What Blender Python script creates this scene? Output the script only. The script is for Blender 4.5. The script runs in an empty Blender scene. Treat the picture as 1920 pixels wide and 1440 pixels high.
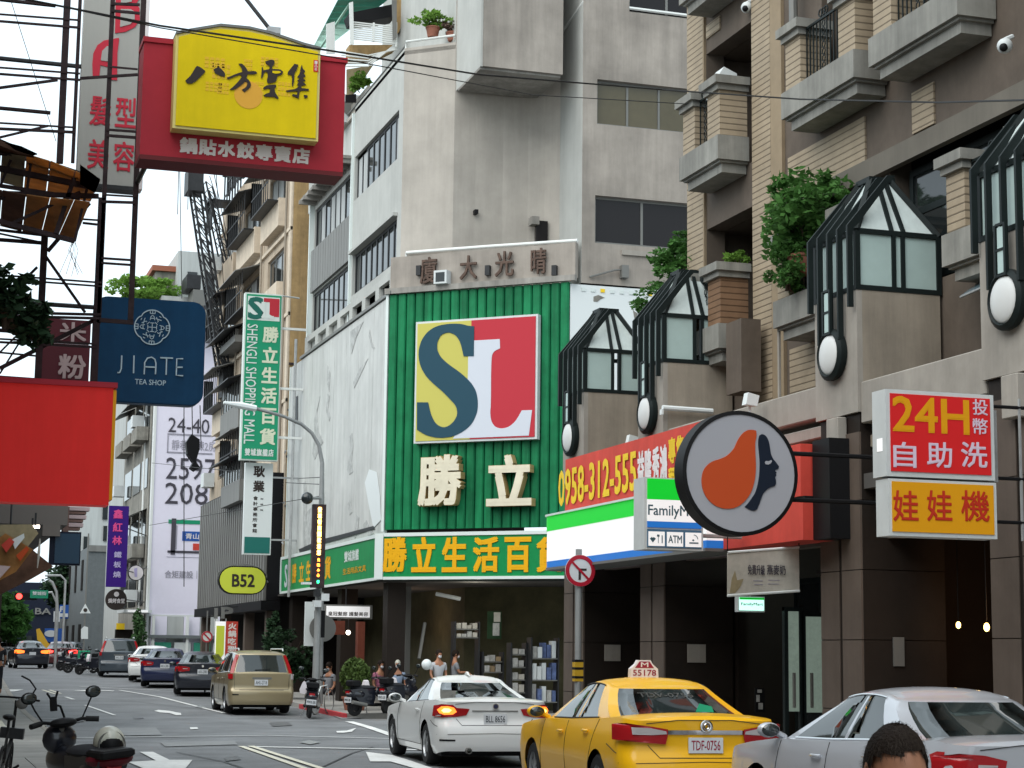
import bpy, bmesh, math, random
from mathutils import Matrix, Vector
from mathutils.geometry import tessellate_polygon
random.seed(7)
R = math.radians
PI = math.pi
S = bpy.context.scene
C = S.collection

# ------------------------------------------------------------------ camera
F_PX = 3550.0; CAM_H = 1.70; ROLL = .012
PITCH = math.atan(509 / F_PX); YAW = math.atan(1136 * math.cos(PITCH) / F_PX)
fw = Vector((math.sin(YAW) * math.cos(PITCH), math.cos(YAW) * math.cos(PITCH), math.sin(PITCH)))
rt = Vector((math.cos(YAW), -math.sin(YAW), 0))
up = rt.cross(fw)
cr, sr = math.cos(ROLL), math.sin(ROLL)
cx = rt * cr + up * sr
cy = up * cr - rt * sr
cam_d = bpy.data.cameras.new('camera'); cam = bpy.data.objects.new('camera', cam_d); C.objects.link(cam)
cam.matrix_world = Matrix((( cx.x, cy.x, -fw.x, 0), (cx.y, cy.y, -fw.y, 0), (cx.z, cy.z, -fw.z, CAM_H), (0, 0, 0, 1)))
cam_d.sensor_width = 36; cam_d.lens = F_PX / 1920 * 36; cam_d.clip_start = .2; cam_d.clip_end = 3000
S.camera = cam
# ------------------------------------------------------------------ sky and sun (overcast midday)
S.view_settings.view_transform = 'Standard'; S.view_settings.look = 'None'
S.view_settings.gamma = 1.0; S.view_settings.use_curve_mapping = False
S.view_settings.exposure = .98
world = bpy.data.worlds.new('World'); S.world = world; world.use_nodes = True
wn = world.node_tree; wn.nodes.clear()
sky = wn.nodes.new('ShaderNodeTexSky'); sky.sky_type = 'NISHITA'; sky.sun_disc = False
sky.sun_elevation = R(52); sky.sun_rotation = R(238); sky.dust_density = 4; sky.air_density = 1.3
bw = wn.nodes.new('ShaderNodeRGBToBW')
mixs = wn.nodes.new('ShaderNodeMixRGB'); mixs.inputs[0].default_value = .88          # cloud veil: pull the clear sky towards one even white
mixs.inputs[2].default_value = (6.3, 7.3, 7.9, 1)
bg = wn.nodes.new('ShaderNodeBackground'); bg.inputs[1].default_value = .10
wo = wn.nodes.new('ShaderNodeOutputWorld')
wn.links.new(sky.outputs[0], mixs.inputs[1]); wn.links.new(mixs.outputs[0], bg.inputs[0]); wn.links.new(bg.outputs[0], wo.inputs[0])
sun_d = bpy.data.lights.new('sun', 'SUN'); sun_d.energy = 1.5; sun_d.angle = R(70); sun_d.color = (1, .97, .92)
sun = bpy.data.objects.new('sun', sun_d); C.objects.link(sun)
# from behind the camera and to the left, high up
sd = Vector((math.sin(R(238)) * math.cos(R(52)), math.cos(R(238)) * math.cos(R(52)), math.sin(R(52))))
sun.rotation_euler = (sd).to_track_quat('Z', 'Y').to_euler()

# ------------------------------------------------------------------ pixel -> world helper (1920 x 1440 photo pixels)
def ray(px, py):
    a = (px - 960) / F_PX; b = (720 - py) / F_PX
    return fw + cx * a + cy * b
EYE = Vector((0, 0, CAM_H))
def gz(y):
    if y < 50: return 0.0
    if y < 97: return (y - 50) * .0145
    if y < 160: return .6815 + (y - 97) * .003
    return .87
def atg(px, py, dz=0.0):
    v = ray(px, py); z = 0
    for _ in range(8):
        t = (z + dz - CAM_H) / v.z; z = gz(v.y * t)
    p = EYE + v * t
    return p
def atp(px, py, x=None, y=None, z=None):
    v = ray(px, py)
    t = x / v.x if x is not None else (y / v.y if y is not None else (z - CAM_H) / v.z)
    return EYE + v * t

# ------------------------------------------------------------------ materials
MATS = {}
def mat(name, col, rough=.6, metal=0.0, var=.0, vscale=4.0, vstretch=1.0, bump=0.0, bscale=30.0, emit=None, estr=1.0,
        streak=0.0, spec=.3, coat=0.0, ribs=0.0, ribz=True, trans=0.0, alpha=1.0, spots=0.0, transl=0.0, subsurf=0.0, bands=None):
    if name in MATS: return MATS[name]
    m = bpy.data.materials.new(name); m.use_nodes = True; nt = m.node_tree; N = nt.nodes; L = nt.links
    b = N['Principled BSDF']
    b.inputs['Roughness'].default_value = rough; b.inputs['Metallic'].default_value = metal
    b.inputs['Specular IOR Level'].default_value = spec
    if coat: b.inputs['Coat Weight'].default_value = coat; b.inputs['Coat Roughness'].default_value = .04
    if trans: b.inputs['Transmission Weight'].default_value = trans
    if alpha < 1: b.inputs['Alpha'].default_value = alpha
    src = None
    rgb = N.new('ShaderNodeRGB'); rgb.outputs[0].default_value = (*col, 1); src = rgb.outputs[0]
    tc = N.new('ShaderNodeTexCoord')
    def mult(src, facsock, lo, hi):
        mr = N.new('ShaderNodeMapRange'); mr.inputs['To Min'].default_value = lo; mr.inputs['To Max'].default_value = hi
        mr.inputs['From Min'].default_value = .3; mr.inputs['From Max'].default_value = .7
        L.new(facsock, mr.inputs['Value'])
        mx = N.new('ShaderNodeVectorMath'); mx.operation = 'SCALE'
        L.new(src, mx.inputs[0]); L.new(mr.outputs[0], mx.inputs['Scale'])
        return mx.outputs[0]
    if var:
        mp = N.new('ShaderNodeMapping'); mp.inputs['Scale'].default_value = (1, 1, vstretch)
        L.new(tc.outputs['Object'], mp.inputs[0])
        no = N.new('ShaderNodeTexNoise'); no.inputs['Scale'].default_value = vscale; no.inputs['Detail'].default_value = 5
        no.inputs['Roughness'].default_value = .65
        L.new(mp.outputs[0], no.inputs['Vector'])
        src = mult(src, no.outputs['Fac'], 1 - var, 1 + var)
    if streak:
        mp = N.new('ShaderNodeMapping'); mp.inputs['Scale'].default_value = (1, 1, .07)
        L.new(tc.outputs['Object'], mp.inputs[0])
        no = N.new('ShaderNodeTexNoise'); no.inputs['Scale'].default_value = 3.2; no.inputs['Detail'].default_value = 6
        no.inputs['Roughness'].default_value = .7
        L.new(mp.outputs[0], no.inputs['Vector'])
        src = mult(src, no.outputs['Fac'], 1 - streak, 1 + streak * .35)
    if spots:
        no = N.new('ShaderNodeTexNoise'); no.inputs['Scale'].default_value = .55; no.inputs['Detail'].default_value = 7
        no.inputs['Roughness'].default_value = .62
        L.new(tc.outputs['Object'], no.inputs['Vector'])
        src = mult(src, no.outputs['Fac'], 1 - spots, 1 + spots * .4)
    hsock = None
    if ribs:
        sx = N.new('ShaderNodeSeparateXYZ'); L.new(tc.outputs['Object'], sx.inputs[0])
        if ribz: s = sx.outputs['Z']
        else:
            ad = N.new('ShaderNodeMath'); ad.operation = 'ADD'; L.new(sx.outputs['X'], ad.inputs[0]); L.new(sx.outputs['Y'], ad.inputs[1]); s = ad.outputs[0]
        mu = N.new('ShaderNodeMath'); mu.operation = 'MULTIPLY'; mu.inputs[1].default_value = 1 / ribs; L.new(s, mu.inputs[0])
        fr = N.new('ShaderNodeMath'); fr.operation = 'FRACT'; L.new(mu.outputs[0], fr.inputs[0])
        cr_ = N.new('ShaderNodeValToRGB'); e = cr_.color_ramp.elements
        e[0].position = 0; e[0].color = (.5, .5, .5, 1); e[1].position = .22; e[1].color = (1, 1, 1, 1)
        e2 = cr_.color_ramp.elements.new(.95); e2.color = (1, 1, 1, 1); e3 = cr_.color_ramp.elements.new(1.0); e3.color = (.5, .5, .5, 1)
        L.new(fr.outputs[0], cr_.inputs[0])
        mx = N.new('ShaderNodeMixRGB'); mx.blend_type = 'MULTIPLY'; mx.inputs[0].default_value = 1
        L.new(src, mx.inputs[1]); L.new(cr_.outputs[0], mx.inputs[2]); src = mx.outputs[0]
        hsock = cr_.outputs[0]
    L.new(src, b.inputs['Base Color'])
    if bump or hsock:
        bn = N.new('ShaderNodeBump'); bn.inputs['Strength'].default_value = bump or .6
        if hsock:
            bn.inputs['Distance'].default_value = .02; L.new(hsock, bn.inputs['Height'])
        else:
            no = N.new('ShaderNodeTexNoise'); no.inputs['Scale'].default_value = bscale; no.inputs['Detail'].default_value = 6
            L.new(tc.outputs['Object'], no.inputs['Vector']); bn.inputs['Distance'].default_value = .02
            L.new(no.outputs['Fac'], bn.inputs['Height'])
        L.new(bn.outputs[0], b.inputs['Normal'])
    if transl:
        tr = N.new('ShaderNodeBsdfTranslucent'); L.new(src, tr.inputs[0]); ms = N.new('ShaderNodeMixShader'); ms.inputs[0].default_value = transl
        L.new(b.outputs[0], ms.inputs[1]); L.new(tr.outputs[0], ms.inputs[2]); L.new(ms.outputs[0], N['Material Output'].inputs['Surface'])
    if emit:
        b.inputs['Emission Color'].default_value = (*emit, 1); b.inputs['Emission Strength'].default_value = estr
    MATS[name] = m
    return m

M = dict(
 asphalt=mat('asphalt', (.185, .19, .197), .75, var=.14, vscale=.7, bump=.5, bscale=90, spots=.34, spec=.4),
 asphalt_patch=mat('asphalt_patch', (.235, .24, .243), .8, var=.12, vscale=2, bump=.3, bscale=70),
 paving=mat('paving', (.3, .29, .27), .8, var=.15, vscale=2, spots=.2),
 road_white=mat('road_white', (.72, .72, .70), .7, var=.12, vscale=6, spots=.22),
 road_yellow=mat('road_yellow', (.66, .63, .52), .7, var=.15, vscale=6),
 road_red=mat('road_red', (.5, .05, .06), .7, var=.15, vscale=6),
 conc_left=mat('pale_concrete', (.44, .448, .425), .85, var=.06, vscale=1.2, streak=.09, spots=.10, bump=.1, bscale=12),
 conc=mat('concrete', (.42, .388, .345), .85, var=.06, vscale=1.0, streak=.12, spots=.20, bump=.12, bscale=10),
 conc_dirty=mat('dirty_concrete', (.30, .285, .26), .9, var=.15, vscale=1.5, streak=.35, spots=.3),
 white_sheet=mat('white_sheet', (.56, .57, .55), .6, var=.05, vscale=1.5, streak=.2, spots=.16),
 peel=mat('torn_sheet_grey', (.40, .41, .40), .8, var=.3, vscale=5),
 green_metal=mat('green_metal', (.012, .19, .075), .45, var=.22, vscale=1.6, streak=.45, spots=.15, spec=.12),
 green_sign=mat('green_sign', (.01, .235, .07), .45, var=.08, streak=.12, spec=.12),
 white_frame=mat('white_frame', (.62, .68, .66), .5),
 cream_face=mat('cream_letter', (.66, .61, .47), .5, var=.1, vscale=2),
 tan_side=mat('tan_letter_side', (.42, .30, .13), .6),
 amber=mat('amber_letter', (.72, .37, .01), .5, spec=.12),
 sl_yellow=mat('logo_yellow', (.50, .46, .11), .5, spec=.12), sl_red=mat('logo_red', (.45, .035, .05), .5, spec=.12),
 sl_navy=mat('logo_navy', (.022, .065, .095), .5, spec=.12), sl_white=mat('logo_white', (.55, .58, .64), .5, spec=.12),
 rust=mat('rusty_bronze', (.10, .065, .05), .8, var=.4, vscale=10),
 glass=mat('dark_glass', (.018, .022, .023), .06, spec=.5, var=.3, vscale=.8),
 glass_warm=mat('amber_glass', (.085, .072, .04), .15, spec=.4, var=.15, vscale=1),
 glass_dim=mat('dim_glass', (.012, .010, .011), .12, spec=.25),
 curtain=mat('pale_curtain', (.40, .42, .42), .8, var=.25, vscale=2, vstretch=.1),
 alu=mat('grey_aluminium', (.17, .17, .16), .5, metal=.2), dark_metal=mat('dark_metal', (.022, .023, .025), .5, var=.3, vscale=5),
 rust_steel=mat('rusty_steel', (.035, .022, .024), .8, var=.5, vscale=6), 
 steel=mat('galvanised_steel', (.42, .43, .43), .45, metal=.5, var=.15, vscale=6),
 pole_grey=mat('pole_grey', (.27, .28, .28), .5, metal=.2, var=.1),
 tan_tile=mat('tan_ribbed_tile', (.34, .272, .19), .7, var=.12, vscale=3, ribs=.105, spots=.12, bump=.9),
 tan_plain=mat('tan_plain_tile', (.28, .215, .14), .75, var=.08, spots=.15),
 brown_tile=mat('brown_ribbed_tile', (.20, .115, .065), .75, var=.15, vscale=3, ribs=.105, bump=.9),
 brown_wall=mat('brown_wall', (.12, .095, .075), .85, var=.1, streak=.12, spots=.25),
 taupe=mat('taupe_stone', (.31, .268, .215), .85, var=.08, vscale=2, streak=.25, spots=.25, bump=.15, bscale=25),
 taupe_light=mat('taupe_light_stone', (.33, .305, .27), .85, var=.08, vscale=3, streak=.15, spots=.2),
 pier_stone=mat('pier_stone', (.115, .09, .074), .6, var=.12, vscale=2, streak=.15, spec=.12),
 pier_dark=mat('pier_shaded_stone', (.022, .017, .014), .55, var=.1, spec=.12),
 grey_slab=mat('grey_balcony_concrete', (.255, .25, .225), .8, var=.12, vscale=3, streak=.35, spots=.25),
 bay_metal=mat('bay_green_black_metal', (.012, .017, .017), .45, spec=.12), frosted=mat('frosted_glass', (.38, .49, .47), .35, var=.1, vscale=1),
 frosted_top=mat('frosted_roof_glass', (.5, .57, .56), .4, var=.12, vscale=3, streak=.1),
 black=mat('black_plastic', (.01, .01, .011), .5, spec=.12), rubber=mat('rubber', (.014, .014, .015), .8),
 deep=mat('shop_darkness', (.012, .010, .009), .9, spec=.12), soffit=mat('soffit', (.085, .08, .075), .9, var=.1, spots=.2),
 banner_red=mat('red_banner', (.60, .07, .05), .55, var=.06, spots=.15, streak=.12, spec=.12), banner_yellow=mat('banner_yellow', (.80, .55, .03), .5, spec=.12),
 banner_white=mat('banner_white', (.75, .70, .70), .5),
 lit_white=mat('lit_sign_white', (.8, .8, .8), .4, emit=(1, .98, .98), estr=.2),
 lit_green=mat('lit_sign_green', (.01, .40, .03), .4, emit=(.0, .5, .02), estr=.35),
 lit_blue=mat('lit_sign_blue', (.02, .14, .42), .4, emit=(.01, .12, .45), estr=.3),
 box_white=mat('sign_case_white', (.55, .58, .58), .5, var=.06), sign_grey=mat('disk_grey', (.36, .37, .41), .5, spec=.12),
 logo_orange=mat('logo_orange', (.50, .075, .022), .5, spec=.12), logo_navy=mat('logo_dark_navy', (.012, .018, .032), .5, spec=.12),
 sign_red=mat('sign_red', (.50, .018, .02), .4, emit=(.55, .02, .02), estr=.10, spec=.12), sign_orange=mat('sign_amber', (.62, .28, .01), .4, emit=(.6, .27, .01), estr=.06, spec=.12),
 sign_lilac=mat('sign_lilac_white', (.68, .55, .66), .5), sign_redtxt=mat('sign_red_text', (.50, .03, .012), .5),
 bf_red=mat('dumpling_red', (.42, .03, .045), .5, var=.05, spots=.1, spec=.12), bf_dark=mat('dumpling_dark_red', (.14, .012, .015), .6), bf_yellow=mat('dumpling_yellow', (.80, .60, .005), .5, var=.05, streak=.08, spec=.12),
 bf_pale=mat('pale_yellow_rim', (.72, .62, .22), .5), bf_orange=mat('emblem_orange', (.82, .42, .04), .5), bf_amber=mat('emblem_amber', (.80, .50, .02), .5), ink=mat('ink_black', (.035, .025, .022), .6),
 ltext=mat('sign_text_white', (.75, .68, .64), .5), red_box=mat('red_light_box', (.50, .02, .018), .45, var=.05, streak=.14, emit=(.7, .025, .02), estr=.12, spec=.12),
 tea_blue=mat('tea_sign_blue', (.008, .055, .13), .45, var=.1, streak=.15, spec=.12), tea_line=mat('tea_sign_line', (.50, .66, .74), .5),
 maroon=mat('maroon_sign', (.13, .035, .045), .5, spots=.15, spec=.12), pink_txt=mat('pink_grey_text', (.55, .42, .42), .5),
 ba_panel=mat('salon_panel', (.40, .40, .37), .6, streak=.08), ba_red=mat('salon_red', (.55, .02, .045), .5),
 orange_sheet=mat('orange_sheet', (.55, .29, .10), .6, var=.3, vscale=3, spots=.35, transl=.55), brown_sheet=mat('brown_sheet', (.14, .075, .05), .8, var=.35, vscale=4, transl=.4),
 mall_green=mat('mall_sign_green', (.02, .27, .14), .45, spec=.12), mall_deep=mat('mall_deep_green', (.01, .12, .09), .5), mall_white=mat('mall_sign_white', (.62, .68, .64), .5),
 sign_white=mat('plain_sign_white', (.66, .70, .70), .5), teal=mat('teal_board', (.012, .14, .12), .5),
 lime=mat('lime_sign', (.50, .56, .06), .45, emit=(.5, .55, .05), estr=.08, spec=.12), 
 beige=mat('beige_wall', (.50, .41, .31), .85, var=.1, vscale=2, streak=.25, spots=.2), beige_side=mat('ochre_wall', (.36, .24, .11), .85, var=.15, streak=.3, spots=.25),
 beige_light=mat('beige_ledge', (.62, .53, .42), .85, var=.1, streak=.2),
 bill=mat('lilac_billboard', (.72, .69, .79), .6, var=.02, spec=.12), bill_txt=mat('billboard_text', (.06, .055, .07), .6), bill_grey=mat('billboard_grey', (.3, .29, .34), .6),
 navy=mat('navy_wall', (.012, .016, .03), .6, spec=.12), grey_wall=mat('grey_wall', (.13, .145, .15), .8, var=.1, streak=.1), pale_bldg=mat('pale_building', (.42, .44, .43), .85, streak=.2),
 old_wall=mat('old_stained_wall', (.26, .25, .22), .9, var=.2, streak=.4, spots=.3), corr=mat('corrugated_grey', (.21, .21, .20), .6, metal=.2, streak=.2),
 purple=mat('purple_sign', (.04, .012, .17), .5, spec=.12), magenta=mat('magenta_text', (.7, .07, .25), .5), lilac_txt=mat('lilac_text', (.45, .4, .62), .5),
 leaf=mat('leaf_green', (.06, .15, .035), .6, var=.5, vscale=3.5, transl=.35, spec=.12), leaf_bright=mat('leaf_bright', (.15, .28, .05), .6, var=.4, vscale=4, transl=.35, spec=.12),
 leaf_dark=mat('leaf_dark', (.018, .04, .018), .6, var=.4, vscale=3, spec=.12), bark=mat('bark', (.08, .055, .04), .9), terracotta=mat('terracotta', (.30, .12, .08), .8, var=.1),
 cypress=mat('cypress_green', (.06, .10, .02), .7, var=.3, vscale=8),
 green_roof=mat('green_translucent_roof', (.035, .24, .16), .4, streak=.15), pale_green_roof=mat('pale_green_roof', (.30, .50, .40), .5), white_metal=mat('white_metal', (.66, .68, .66), .5),
 cable=mat('black_cable', (.02, .02, .02), .6), brick_red=mat('roof_red', (.28, .10, .06), .8),
 skin=mat('skin', (.36, .17, .10), .5, var=.06, vscale=20), hair=mat('dark_hair', (.018, .012, .009), .7, spec=.1, bump=.5, bscale=120), stained=mat('stained_shaded_concrete', (.34, .305, .268), .9, var=.08, vscale=1, streak=.22, spots=.3, bump=.15, bscale=12), spandrel=mat('spandrel_brown', (.15, .135, .112), .85, streak=.15, spots=.2), mask=mat('white_mask', (.6, .62, .65), .8),
 plate_w=mat('plate_white', (.62, .64, .66), .5), plate_txt=mat('plate_text', (.04, .05, .06), .5), plate_red=mat('plate_red_text', (.30, .015, .04), .5),
 chrome=mat('chrome', (.6, .6, .6), .12, metal=1), rim=mat('alloy_rim', (.38, .39, .40), .3, metal=.7),
 car_white=mat('paint_white', (.78, .79, .78), .35, coat=.7), car_yellow=mat('paint_taxi_yellow', (.86, .46, .006), .35, coat=.4), car_silver=mat('paint_silver', (.48, .50, .54), .3, metal=.25, coat=.8),
 car_gold=mat('paint_champagne', (.33, .27, .16), .33, metal=.4, coat=.6), car_black=mat('paint_black', (.012, .014, .022), .3, coat=.8), car_grey=mat('paint_slate', (.05, .065, .08), .3, coat=.8),
 car_blue=mat('paint_blue', (.012, .018, .06), .3, coat=.8), car_maroon=mat('paint_dark_red', (.08, .01, .012), .3, coat=.8),
 car_glass=mat('car_glass', (.02, .027, .027), .05, spec=.9), tail_red=mat('tail_lamp_red', (.35, .008, .012), .2, coat=.6), tail_lit=mat('tail_lamp_lit', (.9, .1, .02), .3, emit=(1, .16, .02), estr=1.6),
 tail_hot=mat('indicator_lit', (1, .6, .1), .3, emit=(1, .62, .12), estr=3), tail_clear=mat('tail_lamp_clear', (.45, .42, .42), .15, coat=.8), seam=mat('panel_gap', (.03, .03, .03), .9),
 brake=mat('brake_lit', (1, .05, .05), .3, emit=(1, .04, .03), estr=3.0), led=mat('led_orange', (1, .2, .02), .5, emit=(1, .25, .03), estr=3.5), led_core=mat('led_yellow', (1, .6, .1), .5, emit=(1, .6, .12), estr=4), led_green=mat('led_green', (.05, .9, .4), .5, emit=(.05, .9, .4), estr=1.5),
 lamp_on=mat('bulb_lit', (1, .9, .8), .5, emit=(1, .85, .7), estr=5), bulb_warm=mat('bulb_warm', (1, .7, .3), .5, emit=(1, .6, .15), estr=6), lamp_dome=mat('lamp_dome', (.60, .61, .60), .35), warm_wall=mat('restaurant_red', (.16, .04, .022), .8, var=.2),
 shirt_grey=mat('grey_shirt', (.22, .23, .25), .9), shirt_white=mat('pale_shirt', (.42, .43, .45), .9), shirt_pink=mat('pink_check_shirt', (.34, .12, .18), .9, var=.5, vscale=14), shirt_blue=mat('light_blue_shirt', (.22, .28, .38), .9, var=.15), jeans=mat('blue_trousers', (.03, .07, .16), .9), dark_cloth=mat('dark_cloth', (.02, .021, .025), .9),
 helmet=mat('helmet_cream', (.50, .50, .43), .3, coat=.5, var=.08, vscale=6), red_seat=mat('dark_red_trim', (.12, .006, .015), .5), bag=mat('white_plastic_bag', (.7, .66, .68), .5), box_brown=mat('cardboard', (.33, .24, .14), .8), goods=mat('goods_pale', (.40, .40, .38), .7, var=.3, vscale=8), goods_blue=mat('goods_blue', (.10, .14, .28), .7, var=.4, vscale=8), poster=mat('poster_pale', (.45, .43, .38), .7, var=.15, vscale=6), road_green=mat('street_sign_green', (.01, .22, .12), .5), traffic_blue=mat('parking_blue', (.02, .09, .35), .5), hedge=mat('hedge_green', (.03, .075, .02), .8, var=.4, vscale=3), yellow_cloth=mat('yellow_flag', (.62, .36, .03), .7), stripe_pink=mat('pink_stripe', (.55, .42, .42), .7), stripe_brown=mat('brown_stripe', (.20, .12, .10), .7), khaki=mat('awning_khaki', (.30, .25, .15), .8, var=.2, vscale=4),
 back_wall=mat('olive_back_wall', (.085, .078, .042), .9, var=.3, vscale=1.5), grey_board=mat('grey_soffit_board', (.14, .125, .115), .8), 
)
# ------------------------------------------------------------------ building blocks
def tag(o, label=None, cat=None, group=None, kind=None):
    if label: o['label'] = label
    if cat: o['category'] = cat
    if group: o['group'] = group
    if kind: o['kind'] = kind
    return o
WM = {}
def T(x, y, z=0, rz=0, rx=0, ry=0):
    return Matrix.Translation((x, y, z)) @ Matrix.Rotation(rz, 4, 'Z') @ Matrix.Rotation(ry, 4, 'Y') @ Matrix.Rotation(rx, 4, 'X')
def thing(name, label, cat, x=0, y=0, z=0, rz=0, group=None, m=None):
    o = bpy.data.objects.new(name, None); C.objects.link(o); o.empty_display_size = .2
    o.matrix_world = m if m is not None else T(x, y, z, rz)
    WM[o] = o.matrix_world.copy()
    return tag(o, label, cat, group)
def frame(x, y, ux, uy):
    """facade frame: local x runs along (ux,uy), local z up, local -y faces out."""
    u = Vector((ux, uy, 0)).normalized(); n = Vector((-u.y, u.x, 0))
    return Matrix(((u.x, n.x, 0, x), (u.y, n.y, 0, y), (0, 0, 1, 0), (0, 0, 0, 1)))
def fx(Fm, px, py, y=0.0):
    """photo pixel -> (local x, z) on the plane local y = const of a frame."""
    inv = Fm.inverted(); e = inv @ EYE; v = inv.to_3x3() @ ray(px, py)
    t = (y - e.y) / v.y
    return (e.x + v.x * t, e.z + v.z * t)
_tc = {}
def text2d(s, bold):
    k = (s, bold)
    if k not in _tc:
        cu = bpy.data.curves.new('txt', 'FONT'); cu.body = s; cu.offset = bold; cu.resolution_u = 2; cu.fill_mode = 'FRONT'
        o = bpy.data.objects.new('txt', cu); C.objects.link(o)
        dg = bpy.context.evaluated_depsgraph_get()
        me = bpy.data.meshes.new_from_object(o.evaluated_get(dg))
        vs = [(v.co.x, v.co.y) for v in me.vertices]; fs = [tuple(p.vertices) for p in me.polygons]
        bpy.data.objects.remove(o); bpy.data.curves.remove(cu); bpy.data.meshes.remove(me)
        if vs:
            x0 = min(v[0] for v in vs); x1 = max(v[0] for v in vs); y0 = min(v[1] for v in vs); y1 = max(v[1] for v in vs)
        else: x0 = y0 = 0; x1 = y1 = 1
        _tc[k] = (vs, fs, x0, x1, y0, y1)
    return _tc[k]
def smooth_poly(P, it=2, lim=55):
    for _ in range(it):
        o = []; n = len(P)
        for i in range(n):
            a, b, c = P[i-1], P[i], P[(i+1) % n]; t1 = math.atan2(b[1]-a[1], b[0]-a[0]); t2 = math.atan2(c[1]-b[1], c[0]-b[0])
            d = abs((t2-t1+PI) % (2*PI)-PI)
            if d > R(lim): o.append(b)
            else: o += [(b[0]*.78+a[0]*.22, b[1]*.78+a[1]*.22), (b[0]*.78+c[0]*.22, b[1]*.78+c[1]*.22)]
        P = o
    return P
class MB:
    def __init__(s, tf=None): s.v = []; s.f = []; s.tf = tf
    def add(s, vs, fs):
        n = len(s.v)
        if s.tf is not None: vs = [s.tf @ Vector(p) for p in vs]
        s.v += [tuple(p) for p in vs]; s.f += [tuple(i + n for i in f) for f in fs]; return s
    def box(s, x0, x1, y0, y1, z0, z1):
        return s.add([(x0,y0,z0),(x1,y0,z0),(x1,y1,z0),(x0,y1,z0),(x0,y0,z1),(x1,y0,z1),(x1,y1,z1),(x0,y1,z1)],
            [(0,3,2,1),(4,5,6,7),(0,1,5,4),(1,2,6,5),(2,3,7,6),(3,0,4,7)])
    def cbox(s, x0, x1, y0, y1, z0, z1, c=.02):
        """box with chamfered vertical and top edges."""
        p = [(x0+c,y0),(x1-c,y0),(x1,y0+c),(x1,y1-c),(x1-c,y1),(x0+c,y1),(x0,y1-c),(x0,y0+c)]
        q = [(x0+2*c,y0+c),(x1-2*c,y0+c),(x1-c,y0+2*c),(x1-c,y1-2*c),(x1-2*c,y1-c),(x0+2*c,y1-c),(x0+c,y1-2*c),(x0+c,y0+2*c)]
        vs = [(a,b,z0+c) for a,b in q] 
        vs = [(a,b,z0) for a,b in q] + [(a,b,z0+c) for a,b in p] + [(a,b,z1-c) for a,b in p] + [(a,b,z1) for a,b in q]
        fs = [tuple(range(7,-1,-1)), tuple(range(24,32))]
        for k in range(3):
            for i in range(8): j=(i+1)%8; fs.append((k*8+i,k*8+j,k*8+8+j,k*8+8+i))
        return s.add(vs, fs)
    def quad(s, *p): return s.add(p, [tuple(range(len(p)))])
    def prism(s, poly, y0, y1, holes=()):
        """polygon in (x,z) extruded along y (front face at y0)."""
        n = len(poly); tris = tessellate_polygon([[Vector((a, b, 0)) for a, b in poly]])
        vs = [(a, y0, b) for a, b in poly] + [(a, y1, b) for a, b in poly]
        fs = [tuple(t) for t in tris] + [tuple(i + n for i in t) for t in tris]
        for i in range(n): j = (i + 1) % n; fs.append((i, j, j + n, i + n))
        return s.add(vs, fs)
    def prismz(s, poly, z0, z1):
        n = len(poly); tris = tessellate_polygon([[Vector((a, b, 0)) for a, b in poly]])
        vs = [(a, b, z0) for a, b in poly] + [(a, b, z1) for a, b in poly]
        fs = [tuple(t) for t in tris] + [tuple(i + n for i in t) for t in tris]
        for i in range(n): j = (i + 1) % n; fs.append((i, j, j + n, i + n))
        return s.add(vs, fs)
    def prismx(s, poly, x0, x1):
        n = len(poly); tris = tessellate_polygon([[Vector((a, b, 0)) for a, b in poly]])
        vs = [(x0, a, b) for a, b in poly] + [(x1, a, b) for a, b in poly]
        fs = [tuple(t) for t in tris] + [tuple(i + n for i in t) for t in tris]
        for i in range(n): j = (i + 1) % n; fs.append((i, j, j + n, i + n))
        return s.add(vs, fs)
    def poly(s, poly, y):
        tris = tessellate_polygon([[Vector((a, b, 0)) for a, b in poly]])
        return s.add([(a, y, b) for a, b in poly], [tuple(t) for t in tris])
    def ground(s, pts, dz=.004):
        tris = tessellate_polygon([[Vector((p[0], p[1], 0)) for p in pts]])
        return s.add([(p[0], p[1], gz(p[1]) + dz) for p in pts], [tuple(t) for t in tris])
    def tube(s, pts, r, n=6, closed=False):
        pts = [Vector(p) for p in pts]; m = len(pts); rr = r if isinstance(r, (list, tuple)) else [r] * m
        vs = []; up_ = None
        for i, p in enumerate(pts):
            a = pts[(i - 1) % m] if (i > 0 or closed) else p; b = pts[(i + 1) % m] if (i < m - 1 or closed) else p
            d = (b - a).normalized() if (b - a).length > 1e-9 else Vector((0, 0, 1))
            if up_ is None:
                up_ = Vector((0, 0, 1)) if abs(d.z) < .9 else Vector((1, 0, 0))
            e1 = d.cross(up_)
            if e1.length < 1e-4: e1 = d.cross(Vector((0, 1, 0)))
            e1.normalize(); e2 = e1.cross(d).normalized(); up_ = e2
            for k in range(n):
                t = 2 * PI * k / n + PI / n
                vs.append(p + (e1 * math.cos(t) + e2 * math.sin(t)) * rr[i])
        fs = []
        for i in range(m if closed else m - 1):
            for k in range(n):
                a = i * n + k; b = i * n + (k + 1) % n; c = ((i + 1) % m) * n + (k + 1) % n; d = ((i + 1) % m) * n + k
                fs.append((a, b, c, d))
        if not closed: fs += [tuple(range(n - 1, -1, -1)), tuple(range((m - 1) * n, m * n))]
        return s.add(vs, fs)
    def bar(s, a, b, w): return s.tube([a, b], w * .7071, 4)
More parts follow.
